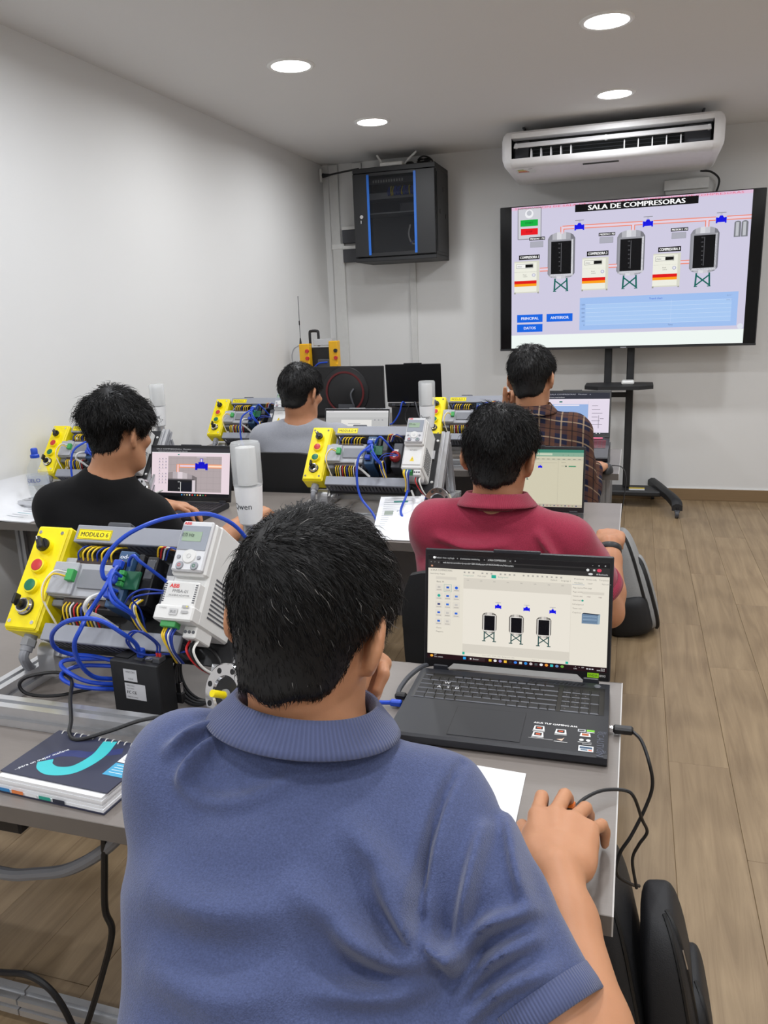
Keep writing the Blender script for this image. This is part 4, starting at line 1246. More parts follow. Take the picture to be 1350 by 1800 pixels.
        MB().add(np.stack([np.full(len(v), w / 2 - .017) + v[:, 1] * k, -d + .067 - v[:, 0] * k * 1.0, np.full(len(v), th + .0004)], 1), f, inkmat((84, 88, 102))).build('caution_print', base)
        mb = MB()
        for k in range(14):
            x = .03 + k * .0075
            mb.add([(x, -.018, th + .0002), (x + .003, -.018, th + .0002), (x + .009, -.008, th + .0002), (x + .006, -.008, th + .0002)], [(0, 1, 2, 3)], m_lapd)
        g_ = mb.build('speaker_slots', base); g_['kind'] = 'stuff'
        MB().lathe([(0, .0008), (.006, .0008), (.0068, 0)], m_keyr, (w / 2 - .022, -.013, th), n=6).build('power_button', base)
    else:
        mb = MB(BM)
        for r in range(6):
            for c in range(18):
                x = -w / 2 + .014 + c * (w - .028) / 18
                mb.bx(x + .001, x + (w - .028) / 18 - .001, -.040 - r * .0165, -.0275 - r * .0165, th, th + .0014, m_key)
        g_ = mb.build('keys', base); g_['kind'] = 'stuff'
    # lid
    hz = .016
    LM = frame((0, .013, hz - .004), (1, 0, 0), (0, math.sin(tilt), math.cos(tilt)), (0, -math.cos(tilt), math.sin(tilt)))
    lid = MB(LM).bx(-w / 2, w / 2, .006, lh, -.007, .0, mlid, .002).build('lid', t)
    MB(LM).bx(-.045, .045, lh - .004, lh + .0035, -.007, 0.0, mlid, .001).build('camera_notch', lid)
    bl, bt, bb = bez
    MB(LM).bx(-w / 2 + .002, w / 2 - .002, .008, lh - .002, 0, .0012, m_lapd).build('bezel', lid)
    MB(LM).bx(-w / 2 + .02, -w / 2 + .05, -.004, .012, -.008, .004, mbase, .002).build('hinge', lid)
    MB(LM).bx(w / 2 - .05, w / 2 - .02, -.004, .012, -.008, .004, mbase, .002).build('hinge', lid)
    tl = LM[:3, :3] @ np.array((-w / 2 + bl, lh - bt, .0012)) + LM[:3, 3]
    dc = Decal(tl, (1, 0, 0), -LM[:3, 1], w - 2 * bl, lh - bt - bb, lift=.0002, step=.00008)
    picture(dc)
    dc.build('screen', lid)
    if keys:
        MB(LM).prism([(-.132, .006), (.132, .006), (.120, .0165), (-.120, .0165)], .0015, .003, pmat('hinge_strip_silver', (196, 196, 194), .4, metal=.2), 'z').build('hinge_strip', lid)
        dg = Decal(LM[:3, :3] @ np.array((w / 2 - .042, .022, .0013)) + LM[:3, 3], (1, 0, 0), -LM[:3, 1], .034, .009, emit=False, lift=.0003)
        dg.rect(0, 0, .62, 1, (150, 215, 20)); dg.rect(.62, 0, 1, 1, (16, 18, 16)); dg.L = 1; dg.text('NVIDIA', .31, .75, .5, (20, 40, 10), 'c', fit=.5); dg.text('GEFORCE', .81, .72, .4, (230, 230, 230), 'c', fit=.34); dg.build('graphics_sticker', lid)
    return t

def tank_icon(d, x0, x1, y0, y1, wx, wy0, wy1, leg=.075):
    w = x1 - x0
    for k, c in enumerate(((92, 88, 84), (160, 156, 150), (214, 208, 200), (196, 190, 184), (132, 128, 122), (80, 76, 72))):
        a, b = x0 + w * k / 6, x0 + w * (k + 1) / 6
        def cp(xx, s, r):
            u = (xx - (x0 + x1) / 2) / (w / 2)
            return (y0 + r - r * math.sqrt(max(0, 1 - u * u))) if s < 0 else (y1 - r + r * math.sqrt(max(0, 1 - u * u)))
        m = (a + b) / 2
        d.poly([(a, cp(a, -1, .03)), (m, cp(m, -1, .03)), (b, cp(b, -1, .03)), (b, cp(b, 1, .04)), (m, cp(m, 1, .04)), (a, cp(a, 1, .04))], c)
    L = d.L
    d.L = L + 1; d.rect(wx[0] - .005, wy0 - .006, wx[1] + .005, wy1 + .008, (226, 222, 216)); d.L = L + 2; d.rect(wx[0], wy0, wx[1], wy1, (6, 5, 12)); d.L = L
    cx = (x0 + x1) / 2
    a, b = x0 + w * .16, x1 - w * .16
    c = (30, 74, 74)
    for (p, q, r, s, t_) in ((a, y1 - .03, a, y1 + leg, .0022), (b, y1 - .03, b, y1 + leg, .0022), (a, y1 - .01, b, y1 + leg - .02, .0018), (b, y1 - .01, a, y1 + leg - .02, .0018), (a - .012, y1 + leg, a + .008, y1 + leg, .0018), (b - .008, y1 + leg, b + .012, y1 + leg, .0018)):
        d.line(p, q, r, s, t_, c)

def pic_main(d):
    P = (228, 222, 208)
    G1, G2 = (214, 208, 196), (150, 146, 140)
    d.rect(0, 0, 1, 1, P); d.L = 1
    d.rect(0, 0, 1, .047, (26, 24, 26)); d.rect(0, .047, 1, .127, (48, 46, 46)); d.rect(0, .952, 1, 1, (34, 12, 18))
    d.rect(.205, .205, .80, .307, G1); d.rect(.205, .836, .80, .92, G1); d.rect(.205, .307, .80, .836, (232, 226, 214)); d.rect(.80, .127, 1, .952, (230, 224, 211)); d.rect(.8, .21, .802, .95, G1)
    d.L = 2
    d.rect(.335, .012, .475, .047, (48, 46, 46)); d.rect(.07, .057, .90, .083, (28, 27, 28)); d.L = 3
    d.ell(.035, .025, .008, .012, (240, 240, 240)); d.text('Facebook - Home - Log Google', .045, .033, .016, (205, 205, 205), fit=.105); d.text('x', .165, .032, .016, (190, 190, 190)); d.text('# enterprises monitoring', .185, .033, .016, (205, 205, 205), fit=.11); d.text('x', .318, .032, .016, (190, 190, 190)); d.text('# SALA COMPRESORAS', .342, .033, .016, (225, 225, 225), fit=.10); d.text('x', .462, .032, .016, (225, 225, 225)); d.text('+', .49, .032, .018, (225, 225, 225))
    for k, s in enumerate('-ox'): d.text(s, .91 + k * .033, .033, .018, (225, 225, 225), 'c')
    for k in range(3): d.text('<>o'[k], .016 + k * .022, .076, .016, (170, 170, 170), 'c')
    d.text('web.deti-iot.com/editor?projectId=1580135d8qunpm-b91f00253fd48b4a4a34bb/scada/e', .085, .077, .016, (215, 215, 215), fit=.40)
    d.ell(.885, .07, .008, .012, (220, 220, 220)); d.ell(.945, .07, .012, .016, (214, 62, 92)); d.rect(.913, .062, .924, .078, (200, 200, 200)); d.rect(.016, .098, .027, .113, (205, 150, 120)); d.text('All Bookmarks', .93, .113, .014, (225, 225, 225), fit=.06); d.ell(.90, .106, .012, .010, (215, 215, 215))
    d.text('# SALA COMPRESORAS', .014, .153, .017, (110, 108, 104), fit=.125); d.text('Search library  Projects', .012, .186, .014, (120, 118, 114), fit=.085)
    d.rect(.045, .205, .165, .232, G1); d.text('Basic 14', .05, .262, .015, (96, 94, 92)); d.text('Charts', .05, .706, .013, (110, 108, 104)); d.text('Diagrams', .05, .742, .013, (110, 108, 104))
    for k in range(22):
        if k in (3, 7, 12): continue
        d.rect(.205 + k * .0255, .146, .215 + k * .0255, .160, (170, 166, 160))
    d.text('Foreground', .205, .188, .014, (140, 170, 160)); d.text('Main page', .285, .186, .014, (150, 148, 142)); d.rect(.363, .164, .389, .194, (40, 170, 148)); d.text('Background', .40, .186, .014, (140, 170, 160)); d.text('Default', .69, .186, .014, (140, 138, 132)); d.text('Language 1', .745, .186, .014, (140, 138, 132))
    for k, s in enumerate(('Preview', 'Browse config', 'Templates')): d.text(s, .815 + k * .065, .163, .013, (130, 128, 122), fit=.052)
    for k, s in enumerate(('Attribute', 'Layer', 'Replace attribute')): d.text(s, .815 + k * .073, .198, .013, (120, 136, 130) if k == 0 else (140, 138, 132), fit=(.045, .025, .048)[k])
    d.rect(.805, .206, .87, .209, (110, 140, 170))
    for k in range(8): d.text(str(100 + 100 * k), .23 + k * .075, .232, .011, (160, 156, 150), 'c')
    for k, s in enumerate(('Page caption', 'Page width', 'Canvas size', 'Grid', 'Full background', 'Theme color', 'Caption')): d.text(s, .81, .243 + k * .038, .013, (140, 132, 126), fit=.035 + .003 * len(s) / 2)
    d.text('Main page', .865, .242, .013, (120, 114, 110)); d.rect(.86, .268, .975, .292, G1); d.text('1920', .885, .32, .012, (130, 110, 106)); d.text('1080', .945, .32, .012, (130, 110, 106)); d.ell(.862, .352, .006, .009, (40, 160, 140))
    cols = {0: (190, 186, 180), 1: (40, 90, 190), 2: (36, 96, 214), 3: (40, 170, 150), 4: (36, 90, 200), 5: (90, 130, 210), 6: (60, 70, 120), 7: (50, 110, 210), 8: (200, 196, 190), 9: (40, 90, 200), 10: (196, 192, 186), 11: (40, 100, 210), 12: (36, 96, 200), 13: (196, 192, 186)}
    for i in range(14):
        r, c = divmod(i, 3)
        x, y = .064 + c * .0505, .312 + r * .0815
        d.L = 2; d.rect(x - .021, y - .034, x + .021, y + .036, (222, 216, 204)); d.L = 3
        if i == 1: d.frame(x - .021, y - .034, x + .021, y + .036, .0006, (110, 170, 160))
        if i in (2, 3): d.ell(x, y - .005, .009, .014, cols[i])
        else: d.rect(x - .008, y - .014, x + .008, y + .004, cols[i])
        d.rect(x - .014, y + .018, x + .014, y + .025, (176, 170, 162))
    d.L = 3
    for (x0, y0) in ((.316, .518), (.467, .521), (.618, .524)):
        tank_icon(d, x0, x0 + .081, y0, y0 + .2, (x0 + .011, x0 + .071), y0 + .031, y0 + .172)
    d.L = 3
    for (cx, cy) in ((.404, .458), (.5625, .463), (.7045, .470)):
        tv_valve(cx, cy, 1.0, d, .0175)
    # small controller picture
    d.rect(.861, .472, .945, .56, (110, 134, 160)); d.L = 4; d.poly([(.861, .472), (.871, .462), (.958, .468), (.945, .478)], (52, 62, 78)); d.poly([(.945, .478), (.958, .468), (.956, .556), (.945, .562)], (150, 172, 186)); d.rect(.866, .492, .94, .497, (150, 174, 196)); d.rect(.866, .52, .94, .524, (160, 184, 204)); d.rect(.866, .54, .94, .543, (80, 100, 124))
    d.L = 3
    d.rect(.205, .914, .218, .94, (40, 170, 148)); d.rect(.781, .925, .796, .948, (40, 170, 148)); d.text('Zoom 100%   Width: 1920   Background: 1080', .32, .938, .011, (170, 166, 160), fit=.18); d.text('Page 1 / 1', .60, .94, .011, (170, 166, 160))
    d.text('23°', .042, .968, .013, (225, 225, 225)); d.text('Parc. nublado', .042, .987, .011, (215, 215, 215), fit=.05); d.ell(.026, .975, .009, .012, (240, 170, 60))
    d.rect(.21, .963, .226, .987, (40, 160, 235)); d.rect(.24, .96, .335, .992, (52, 36, 40)); d.L = 4; d.text('Buscar', .268, .983, .014, (220, 220, 220)); d.ell(.254, .976, .005, .008, (220, 220, 220)); d.L = 3
    for k, c in enumerate(((225, 190, 60), (230, 230, 230), (150, 130, 200), (240, 190, 60), (40, 40, 44), (60, 130, 230), (220, 220, 205), (50, 140, 220), (200, 190, 190), (70, 76, 80), (230, 230, 230), (235, 150, 60), (60, 190, 190), (100, 140, 190), (110, 170, 60))):
        d.ell(.365 + k * .0285, .975, .009, .0125, c) if k % 3 else d.rect(.357 + k * .0285, .964, .373 + k * .0285, .986, c)
    for k, s in enumerate(('^', 'o', 'ESP', 'LAA')): d.text(s, .835 + (k % 3) * .02, .972 if k != 3 else .988, .011, (225, 225, 225), 'c')
    for k in range(3): d.rect(.893 + k * .014, .971, .903 + k * .014, .981, (220, 220, 225))
    d.text('09:54', .99, .973, .011, (230, 230, 230), 'r'); d.text('18/05/2024', .99, .988, .011, (230, 230, 230), 'r')

def pic_zoom(d):
    d.rect(0, 0, 1, 1, (232, 214, 222)); d.L = 1
    d.rect(0, 0, 1, .085, (52, 52, 56)); d.rect(0, .93, 1, 1, (22, 22, 26)); d.rect(.215, .165, .90, .90, (176, 164, 166)); d.rect(0, .085, 1, .1, (240, 236, 240)); d.L = 2
    for k in range(9): d.rect(.25 + k * .078, .165, .2515 + k * .078, .90, (150, 140, 142))
    for k in range(6): d.rect(.215, .215 + k * .125, .90, .218 + k * .125, (150, 140, 142))
    d.text('SALA COMPRESORAS x  Monitor', .06, .03, .022, (210, 210, 212), fit=.45); d.text('web.deti-iot.com/editor?projectId', .08, .07, .018, (200, 200, 205), fit=.38); d.rect(.34, .12, .36, .145, (40, 140, 120))
    for r in range(9):
        for c in range(3):
            if (r * 3 + c) in (13, 14): continue
            d.rect(.095 + c * .042, .21 + r * .062, .108 + c * .042, .23 + r * .062, (120, 120, 150) if (r + c) % 2 else (165, 158, 162)); d.rect(.088 + c * .042, .24 + r * .062, .115 + c * .042, .246 + r * .062, (180, 170, 174))
    d.L = 3
    d.rect(.355, .325, .90, .405, (236, 150, 104)); d.rect(.325, .33, .36, .50, (236, 150, 104)); d.L = 4
    d.rect(.365, .345, .56, .385, (226, 206, 226)); d.rect(.335, .34, .352, .50, (236, 210, 222)); d.rect(.73, .345, .90, .385, (252, 222, 200)); d.L = 5
    cx, cy = .645, .36
    B = (10, 10, 200)
    d.rect(cx - .065, cy - .04, cx + .065, cy + .055, B); d.rect(cx - .08, cy - .055, cx - .05, cy + .085, B); d.rect(cx + .05, cy - .055, cx + .08, cy + .085, B); d.rect(cx - .04, cy - .08, cx + .04, cy - .03, B); d.rect(cx - .02, cy - .15, cx + .02, cy - .07, B); d.rect(cx - .06, cy - .19, cx + .06, cy - .165, (190, 180, 188)); d.L = 6; d.rect(cx - .012, cy - .14, cx + .012, cy - .085, (215, 205, 225))
    d.L = 3
    for k, c in enumerate(((150, 140, 142), (182, 172, 176), (222, 210, 216), (196, 186, 190), (166, 156, 160), (120, 112, 114))):
        a, b = .215 + k * .0625, .215 + (k + 1) * .0625
        cu = lambda x: .49 + .11 * ((x - .33) / .26) ** 2
        d.poly([(a, cu(a)), (b, cu(b)), (b, .90), (a, .90)], c)
    d.L = 4; d.rect(.215, .635, .55, .66, (92, 86, 90)); d.rect(.215, .66, .53, .90, (28, 28, 32)); d.rect(.53, .66, .57, .90, (214, 204, 210)); d.L = 5
    d.rect(.38, .70, .386, .90, (220, 220, 220)); d.text('120', .37, .71, .024, (235, 235, 235), 'r'); d.text('90', .37, .845, .024, (235, 235, 235), 'r')
    d.rect(.386, .705, .53, .90, (22, 24, 34))
    for k, c in enumerate(((60, 150, 220), (150, 150, 150), (230, 210, 150), (240, 240, 240), (225, 60, 60), (60, 160, 160), (240, 150, 60), (230, 220, 200), (60, 140, 80), (160, 70, 60))): d.ell(.40 + k * .034, .965, .009, .014, c)

def pic_beige(d):
    d.rect(0, 0, 1, 1, (206, 200, 176)); d.L = 1
    d.rect(0, 0, 1, .05, (60, 132, 112)); d.rect(0, .05, 1, .12, (134, 170, 148)); d.rect(0, .15, 1, .19, (196, 192, 170)); d.rect(.76, .19, .762, .95, (176, 170, 150)); d.rect(0, .95, 1, 1, (186, 176, 158)); d.L = 2
    d.rect(.05, .065, .70, .1, (196, 206, 184))
    for k in range(4): d.text('oo=:'[k], .8 + k * .05, .1, .02, (40, 90, 80))
    for k in range(12): d.rect(.40 + k * .05, .16, .425 + k * .05, .172, (150, 146, 130))
    d.rect(.55, .23, .75, .233, (160, 156, 138)); tv_valve(.585, .30, 1, d, .02); d.text('PRESION', .79, .23, .014, (140, 136, 122)); d.text('COLOR', .79, .29, .014, (140, 136, 122)); d.ell(.835, .287, .008, .012, (20, 60, 50)); d.rect(.86, .279, .93, .297, (40, 140, 100))
    d.L = 3
    tank_icon(d, .395, .475, .33, .48, (.407, .463), .355, .455, .05)
    for k in range(16): d.ell(.42 + k * .035, .975, .007, .011, ((60, 70, 110), (170, 120, 120), (140, 150, 120))[k % 3])

def pic_blue(d):
    d.rect(0, 0, 1, 1, (226, 216, 232)); d.L = 1
    d.rect(0, 0, 1, .15, (44, 46, 58)); d.rect(0, .15, 1, .18, (232, 224, 236)); d.rect(.16, .28, .72, .93, (150, 178, 224)); d.rect(.72, .2, .722, .94, (200, 190, 206)); d.rect(0, .965, 1, 1, (60, 60, 66)); d.L = 2
    d.text('SALA COMPRESORAS   Monitor   x', .2, .05, .03, (190, 190, 200), fit=.55); d.text('web.deti-iot.com/editor', .1, .12, .026, (210, 210, 216), fit=.3)
    d.rect(.26, .29, .60, .32, (232, 228, 240)); d.rect(.33, .2, .37, .235, (50, 120, 110))
    for k in range(6): d.rect(.77, .31 + k * .09, .85 + (k % 3) * .03, .325 + k * .09, (150, 142, 156))
    d.rect(.86, .55, .866, .86, (120, 112, 126)); d.rect(.88, .62, .93, .635, (120, 112, 126))
    for k in range(14): d.ell(.3 + k * .045, .98, .008, .012, (225, 225, 225))

def pic_doc(d):
    d.rect(0, 0, 1, 1, (186, 186, 186)); d.L = 1
    d.rect(0, 0, 1, .05, (222, 220, 222)); d.rect(0, .05, 1, .2, (196, 196, 196)); d.rect(.25, .27, .74, 1, (228, 226, 222)); d.L = 2
    d.text('Documento', .05, .035, .022, (120, 120, 124)); d.text('x', .96, .035, .022, (90, 90, 94))
    for k in range(5): d.rect(.36, .38 + k * .1, .36 + .2 + .03 * (k % 2), .395 + k * .1, (176, 176, 178))
    for k in range(3): d.rect(.78 + k * .06, .26, .80 + k * .06, .29, (140, 140, 146))

L1 = laptop('black gaming laptop showing three tanks, in front of the man in the blue polo', (-.204, 1.412, .7405), math.radians(.9), .362, .256, .246, math.radians(9), m_lap, m_lap, pic_main, keys=True)
laptop('black laptop with enlarged blue valve on its screen, facing the man in black', (-1.676, 2.672, .7405), 0, .365, .25, .228, math.radians(13), m_lap, m_lap, pic_zoom)
laptop('black laptop with beige editor screen in front of the man in crimson', (-.335, 2.71, .7405), 0, .368, .25, .236, math.radians(13), m_lap, m_lap, pic_beige)
L5 = laptop('black laptop with blue rectangle on screen, on a red lit cooling pad', (-.283, 3.835, .826), 0, .362, .235, .234, math.radians(16), m_lap, m_lap, pic_blue, base_tilt=math.radians(13))
laptop('silver grey laptop with white document in front of the man in the grey t-shirt', (-1.425, 3.965, .7405), 0, .37, .245, .218, math.radians(14), m_silver, m_silver, pic_doc)

m_pink = pmat('pink_glow_strip', (226, 110, 140), .4)  # pink glow put into the strip's base colour, nothing emitted
MB(frame((0, 0, 0), (1, 0, 0), (0, math.cos(.227), math.sin(.227)), (0, -math.sin(.227), math.cos(.227)))).bx(-.15, .15, -.016, -.003, .021, .026, m_pink, .001).build('hinge_strip', L5)
for o_ in L5.children_recursive:
    if o_.name.startswith('keys'):
        o_.data.materials[0] = pmat('red_lit_key', (96, 30, 42), .45)  # red backlight painted as the colour of the keys
# cooling pad under the plaid man's laptop
t = thing('cooling_pad', 'black laptop cooling pad with red glow under the plaid man\'s laptop', 'cooling pad', (-.283, 3.83, .7405))
MB().prism([(-.25, .0), (-.25, .026), (.02, .082), (.03, .082), (.03, 0)], -.185, .185, m_blk).build('wedge', t)
MB().bx(-.17, .175, .028, .0335, .082, .125, pmat('red_light_strip', (205, 70, 90), .4), .001).build('light_strip', t)  # the pad's red glow is only the strip's colour, it sheds no light

# network plug, power lead and dongle on the left of the nearest laptop
t = thing('network_lead', 'blue network lead plugged into the left of the nearest laptop', 'cable', (-.40, 1.275, .741))
MB().bx(-.012, .010, -.006, .006, .003, .014, m_blue, .002).build('plug', t)
MB().tube([(-.01, 0, .008), (-.04, -.003, .008), (-.09, .02, .005), (-.13, .10, .004)], .0042, m_blue, n=8).build('cord', t)
t = thing('power_lead', 'thick dark power lead curving into the nearest laptop', 'cable', (-.402, 1.30, .741))
MB().bx(-.008, .014, -.006, .008, .004, .016, m_blk, .003).build('plug', t)
MB().tube([(-.004, .002, .01), (-.006, .03, .012), (.003, .07, .02), (.02, .12, .02), (.05, .15, .012), (.12, .17, .006)], .0048, m_dgrey, n=8).build('cord', t)
t = thing('usb_dongle', 'small black dongle at the front left of the nearest laptop', 'dongle', (-.405, 1.187, .741))
MB().bx(-.022, .016, -.008, .008, .004, .014, m_blk, .002).build('body', t)
t = thing('usb_cable', 'black cable from the right of the nearest laptop down to the backpack', 'cable', (-.02, 1.27, .741))
MB().bx(.0, .007, -.005, .005, .006, .012, m_chrome).bx(.007, .040, -.008, .008, .003, .015, m_blk, .003).build('plug', t)
MB().tube([(.038, 0, .009), (.053, -.02, .004), (.066, -.045, -.02), (.073, -.046, -.06), (.064, -.05, -.10), (.043, -.062, -.15), (.026, -.072, -.18), (.022, -.078, -.215), (.045, -.06, -.245), (.06, -.03, -.27)], .003, m_blk, n=7).build('cord', t)
# ------------------------------------------------------------------ things on and around the tables
# spiral notebook
nbk = thing('spiral_notebook', 'spiral notebook with dark navy cover and turquoise loop emblem', 'notebook', (-.832, .932, .7405), math.radians(-3))
m_navy = pmat('navy_cover', (50, 53, 74), .4)
m_teal = pmat('teal_print', (62, 190, 196), .4)
MB().bx(-.104, .104, -.072, .068, 0, .0025, m_navy).build('back_cover', nbk)
for k in range(5):
    s = .0012 * ((k * 7) % 3)
    MB().bx(-.102 + s, .102 - s, -.071 + s, .068, .0026 + k * .005, .0074 + k * .005, m_paper).build('page_block', nbk)
d = Decal((-.104, -.072, .010), (1, 0, 0), (0, 0, -1), .208, .006, emit=False, lift=.0008)
for k, c in enumerate(((52, 130, 190), (230, 130, 70), (236, 237, 240), (40, 160, 140), (40, 44, 60))): d.rect(.02 + k * .13, 0, .13 + k * .13, 1, c)
d.build('tab_strip', nbk)
cv = MB().bx(-.104, .104, -.060, .070, .0285, .0305, m_navy).build('front_cover', nbk)
# emblem: a ribbon loop
mb = MB()
def ribbon(pts, w, mat, z):
    P = catmull(pts, 8)
    V, F = [], []
    for i in range(len(P)):
        a, b = P[max(i - 1, 0)], P[min(i + 1, len(P) - 1)]
        dd = unit(np.append(b - a, 0)); nn = np.array((-dd[1], dd[0], 0))
        p = np.append(P[i], z)
        V += [p + nn * w / 2, p - nn * w / 2]
    for i in range(len(P) - 1): F.append((2 * i, 2 * i + 1, 2 * i + 3, 2 * i + 2))
    mb.add(V, F, mat)
ribbon([np.array(q) for q in ((.010, .064), (.020, .02), (.010, -.022), (-.018, -.036), (-.042, -.030), (-.054, -.016))], .024, m_teal, .0307)
ribbon([np.array(q) for q in ((-.056, -.012), (-.048, .006), (-.022, .016), (.005, .02), (.05, .045))], .018, pmat('deep_blue_print', (44, 54, 108), .4), .0306)
mb.build('emblem', cv, smooth=0)
d = Decal((-.104, .070, .0306), (1, 0, 0), (0, -1, 0), .208, .13, emit=False, lift=.0002)
v, f = text_geo('...para un mejor mañana')
k = .0062 / .7
c_, s_ = math.cos(1.05), math.sin(1.05)
X = v[:, 0] * k; Y = v[:, 1] * k
MB().add(np.stack([-.082 + X * c_ - Y * s_ * .9, -.052 + X * s_ + Y * c_, np.full(len(X), .0308)], 1), f, pmat('white_print', (225, 228, 232), .5)).add(np.stack([-.0818 + X * c_ - Y * s_ * .9 + .0003, -.052 + X * s_ + Y * c_ - .0004, np.full(len(X), .03085)], 1), f, pmat('white_print', (225, 228, 232), .5)).build('lettering', cv)
d.rect(.80, .2, .98, .42, (225, 227, 232)); d.rect(.80, .44, .98, .7, (70, 160, 200)); d.L = 1
for k in range(4): d.rect(.83, .48 + k * .05, .95, .49 + k * .05, (220, 235, 240)); d.rect(.83, .24 + k * .04, .95, .25 + k * .04, (120, 124, 130))
d.build('cover_labels', cv)
for k in range(15):
    x = -.092 + k * .013
    MB().tube([(x + .002 * math.sin(a), .066 + .008 * math.cos(a), .017 + .016 * math.sin(a)) for a in np.linspace(0, 2 * PI, 9)[:-1]], .0011, m_offw, n=5, sub=3, closed=True).build('ring', nbk)

def sheet(pts_far, pts_near, label, name='paper_sheet', lines=True, group=None):
    """a sheet given by its far-left, far-right and near-left, near-right corners"""
    a, b = [np.array(q, float) for q in pts_far]
    c, e = [np.array(q, float) for q in pts_near]
    o0 = c.copy()
    t = thing(name, label, 'paper', tuple(o0), 0, group)
    V, F = [], []
    n = 8
    for i in range(n + 1):
        s = i / n
        sag = .0 * math.sin(PI * s) * (1 if abs(a[2] - c[2]) > .02 else 0)
        for p, q in ((a, c), (b, e)):
            x = q + (p - q) * s - o0
            V.append((x[0], x[1], x[2] - sag)); V.append((x[0], x[1], x[2] - sag + .0006))
    for i in range(n):
        k = i * 4
        F += [(k + 1, k + 3, k + 7, k + 5), (k, k + 4, k + 6, k + 2), (k, k + 1, k + 5, k + 4), (k + 2, k + 6, k + 7, k + 3)]
    F += [(0, 2, 3, 1), (n * 4, n * 4 + 1, n * 4 + 3, n * 4 + 2)]
    MB().add(V, F, m_paper).build('sheet', t, smooth=60)
    if lines:
        ux, uy = (b - a), (c - a)
        d = Decal(a - o0 + np.array((0, 0, .0008)), ux, uy, np.linalg.norm(ux), np.linalg.norm(uy), emit=False, lift=.0006)
        rr = random.Random(int(abs(a[0]) * 1e4))
        for k in range(18):
            d.rect(.1, .06 + k * .046, .1 + rr.uniform(.25, .75), .068 + k * .046, (150, 156, 166))
        d.rect(.3, .12, .6, .16, (60, 140, 130)); d.L = 1
        for k in range(3):
            d.rect(.15 + .25 * k, .36, .33 + .25 * k, .46, ((150, 160, 150), (70, 90, 120), (180, 190, 200))[k])
        d.build('printing', t)
    return t
sheet([(-.345, 1.125, .741), (-.14, 1.113, .741)], [(-.36, .845, .741), (-.136, .84, .741)], 'white sheet of paper under the arm of the man in blue', lines=False)
sheet([(-.845, 2.60, .822), (-.680, 2.63, .824)], [(-.80, 2.34, .7425), (-.60, 2.345, .7425)], 'printed notebook page leaning on the frame of MODULO 4')
# papers curling against the left wall
t = thing('paper_stack', 'loose printed papers curling up the left wall beside the bottle', 'paper', (-2.29, 2.47, .7405))
V, F = [], []
prof_ = [(.14, .001), (.06, .002), (0, .004), (-.05, .012), (-.085, .035), (-.103, .07), (-.112, .125)]
for lv in range(2):
    for (x, z) in prof_:
        for yy in (-.14, .16):
            V.append((x + .02 * (yy > 0), yy, z + .004 * lv))
n = len(prof_)
for lv in range(2):
    for i in range(n - 1):
        q = (lv * 2 * n + 2 * i, lv * 2 * n + 2 * i + 1, lv * 2 * n + 2 * i + 3, lv * 2 * n + 2 * i + 2)
        F.append(q if lv else q[::-1])
for i in range(n - 1):
    for e in (0, 1):
        q = (2 * i + e, 2 * i + 2 + e, 2 * n + 2 * i + 2 + e, 2 * n + 2 * i + e)
        F.append(q if e == 0 else q[::-1])
F += [(0, 2 * n, 2 * n + 1, 1), (2 * n - 2, 2 * n - 1, 4 * n - 1, 4 * n - 2)]
MB().add(V, F, m_paper).build('sheets', t, smooth=60)
d = Decal((-.09, .14, .0102), (1, 0, 0), (0, -1, 0), .21, .26, emit=False, lift=.0006)
d.o = np.array((-.045, .14, .012))
d.uy = unit((0, -1, 0)); d.W = .17; d.ux = unit((1, 0, -.06)); d.n = -np.cross(d.ux, d.uy)
for k in range(9): d.rect(.06, .05 + k * .1, .9 - .1 * (k % 3), .065 + k * .1, (120, 190, 200) if k % 3 == 0 else (170, 176, 186))
d.build('printing', t)

# water bottle
bt = thing('water_bottle', 'clear plastic water bottle with blue cap and CIELO lettering', 'bottle', (-2.15, 2.41, .7405))
m_pet = glassmat('clear_plastic', (225, 232, 236), .05, .22)
MB().lathe([(.026, .0), (.034, .003), (.037, .012), (.036, .05), (.034, .075), (.036, .10), (.0385, .13), (.0385, .175), (.034, .20), (.022, .222), (.0135, .236), (.0135, .245)], m_pet, n=32).build('body', bt)
MB().lathe([(.0, .004), (.032, .006), (.034, .014), (.033, .05), (.031, .075), (.033, .10), (.0355, .13), (.0355, .15), (.0, .15)], glassmat('water', (215, 228, 235), .02, .12), n=32).build('water', bt)
MB().lathe([(.0165, .236), (.0165, .246), (.0125, .250), (.0125, .268), (.010, .272), (0, .272)], m_blue, n=24).build('cap', bt)
MB().lathe([(.0388, .135), (.0389, .172)], glassmat('label_film', (210, 220, 235), .2, .35), n=32, close=False).build('label_film', bt)
mb = MB()
v, f = text_geo('CIELO'); k = .014 / .7
an = -1.35 + (v[:, 0] * k - v[:, 0].max() * k / 2) / .039
mb.add(np.stack([.0394 * np.cos(an), .0394 * np.sin(an), .148 + v[:, 1] * k], 1), f, pmat('blue_print', (50, 60, 150), .4)); mb.build('lettering', bt)

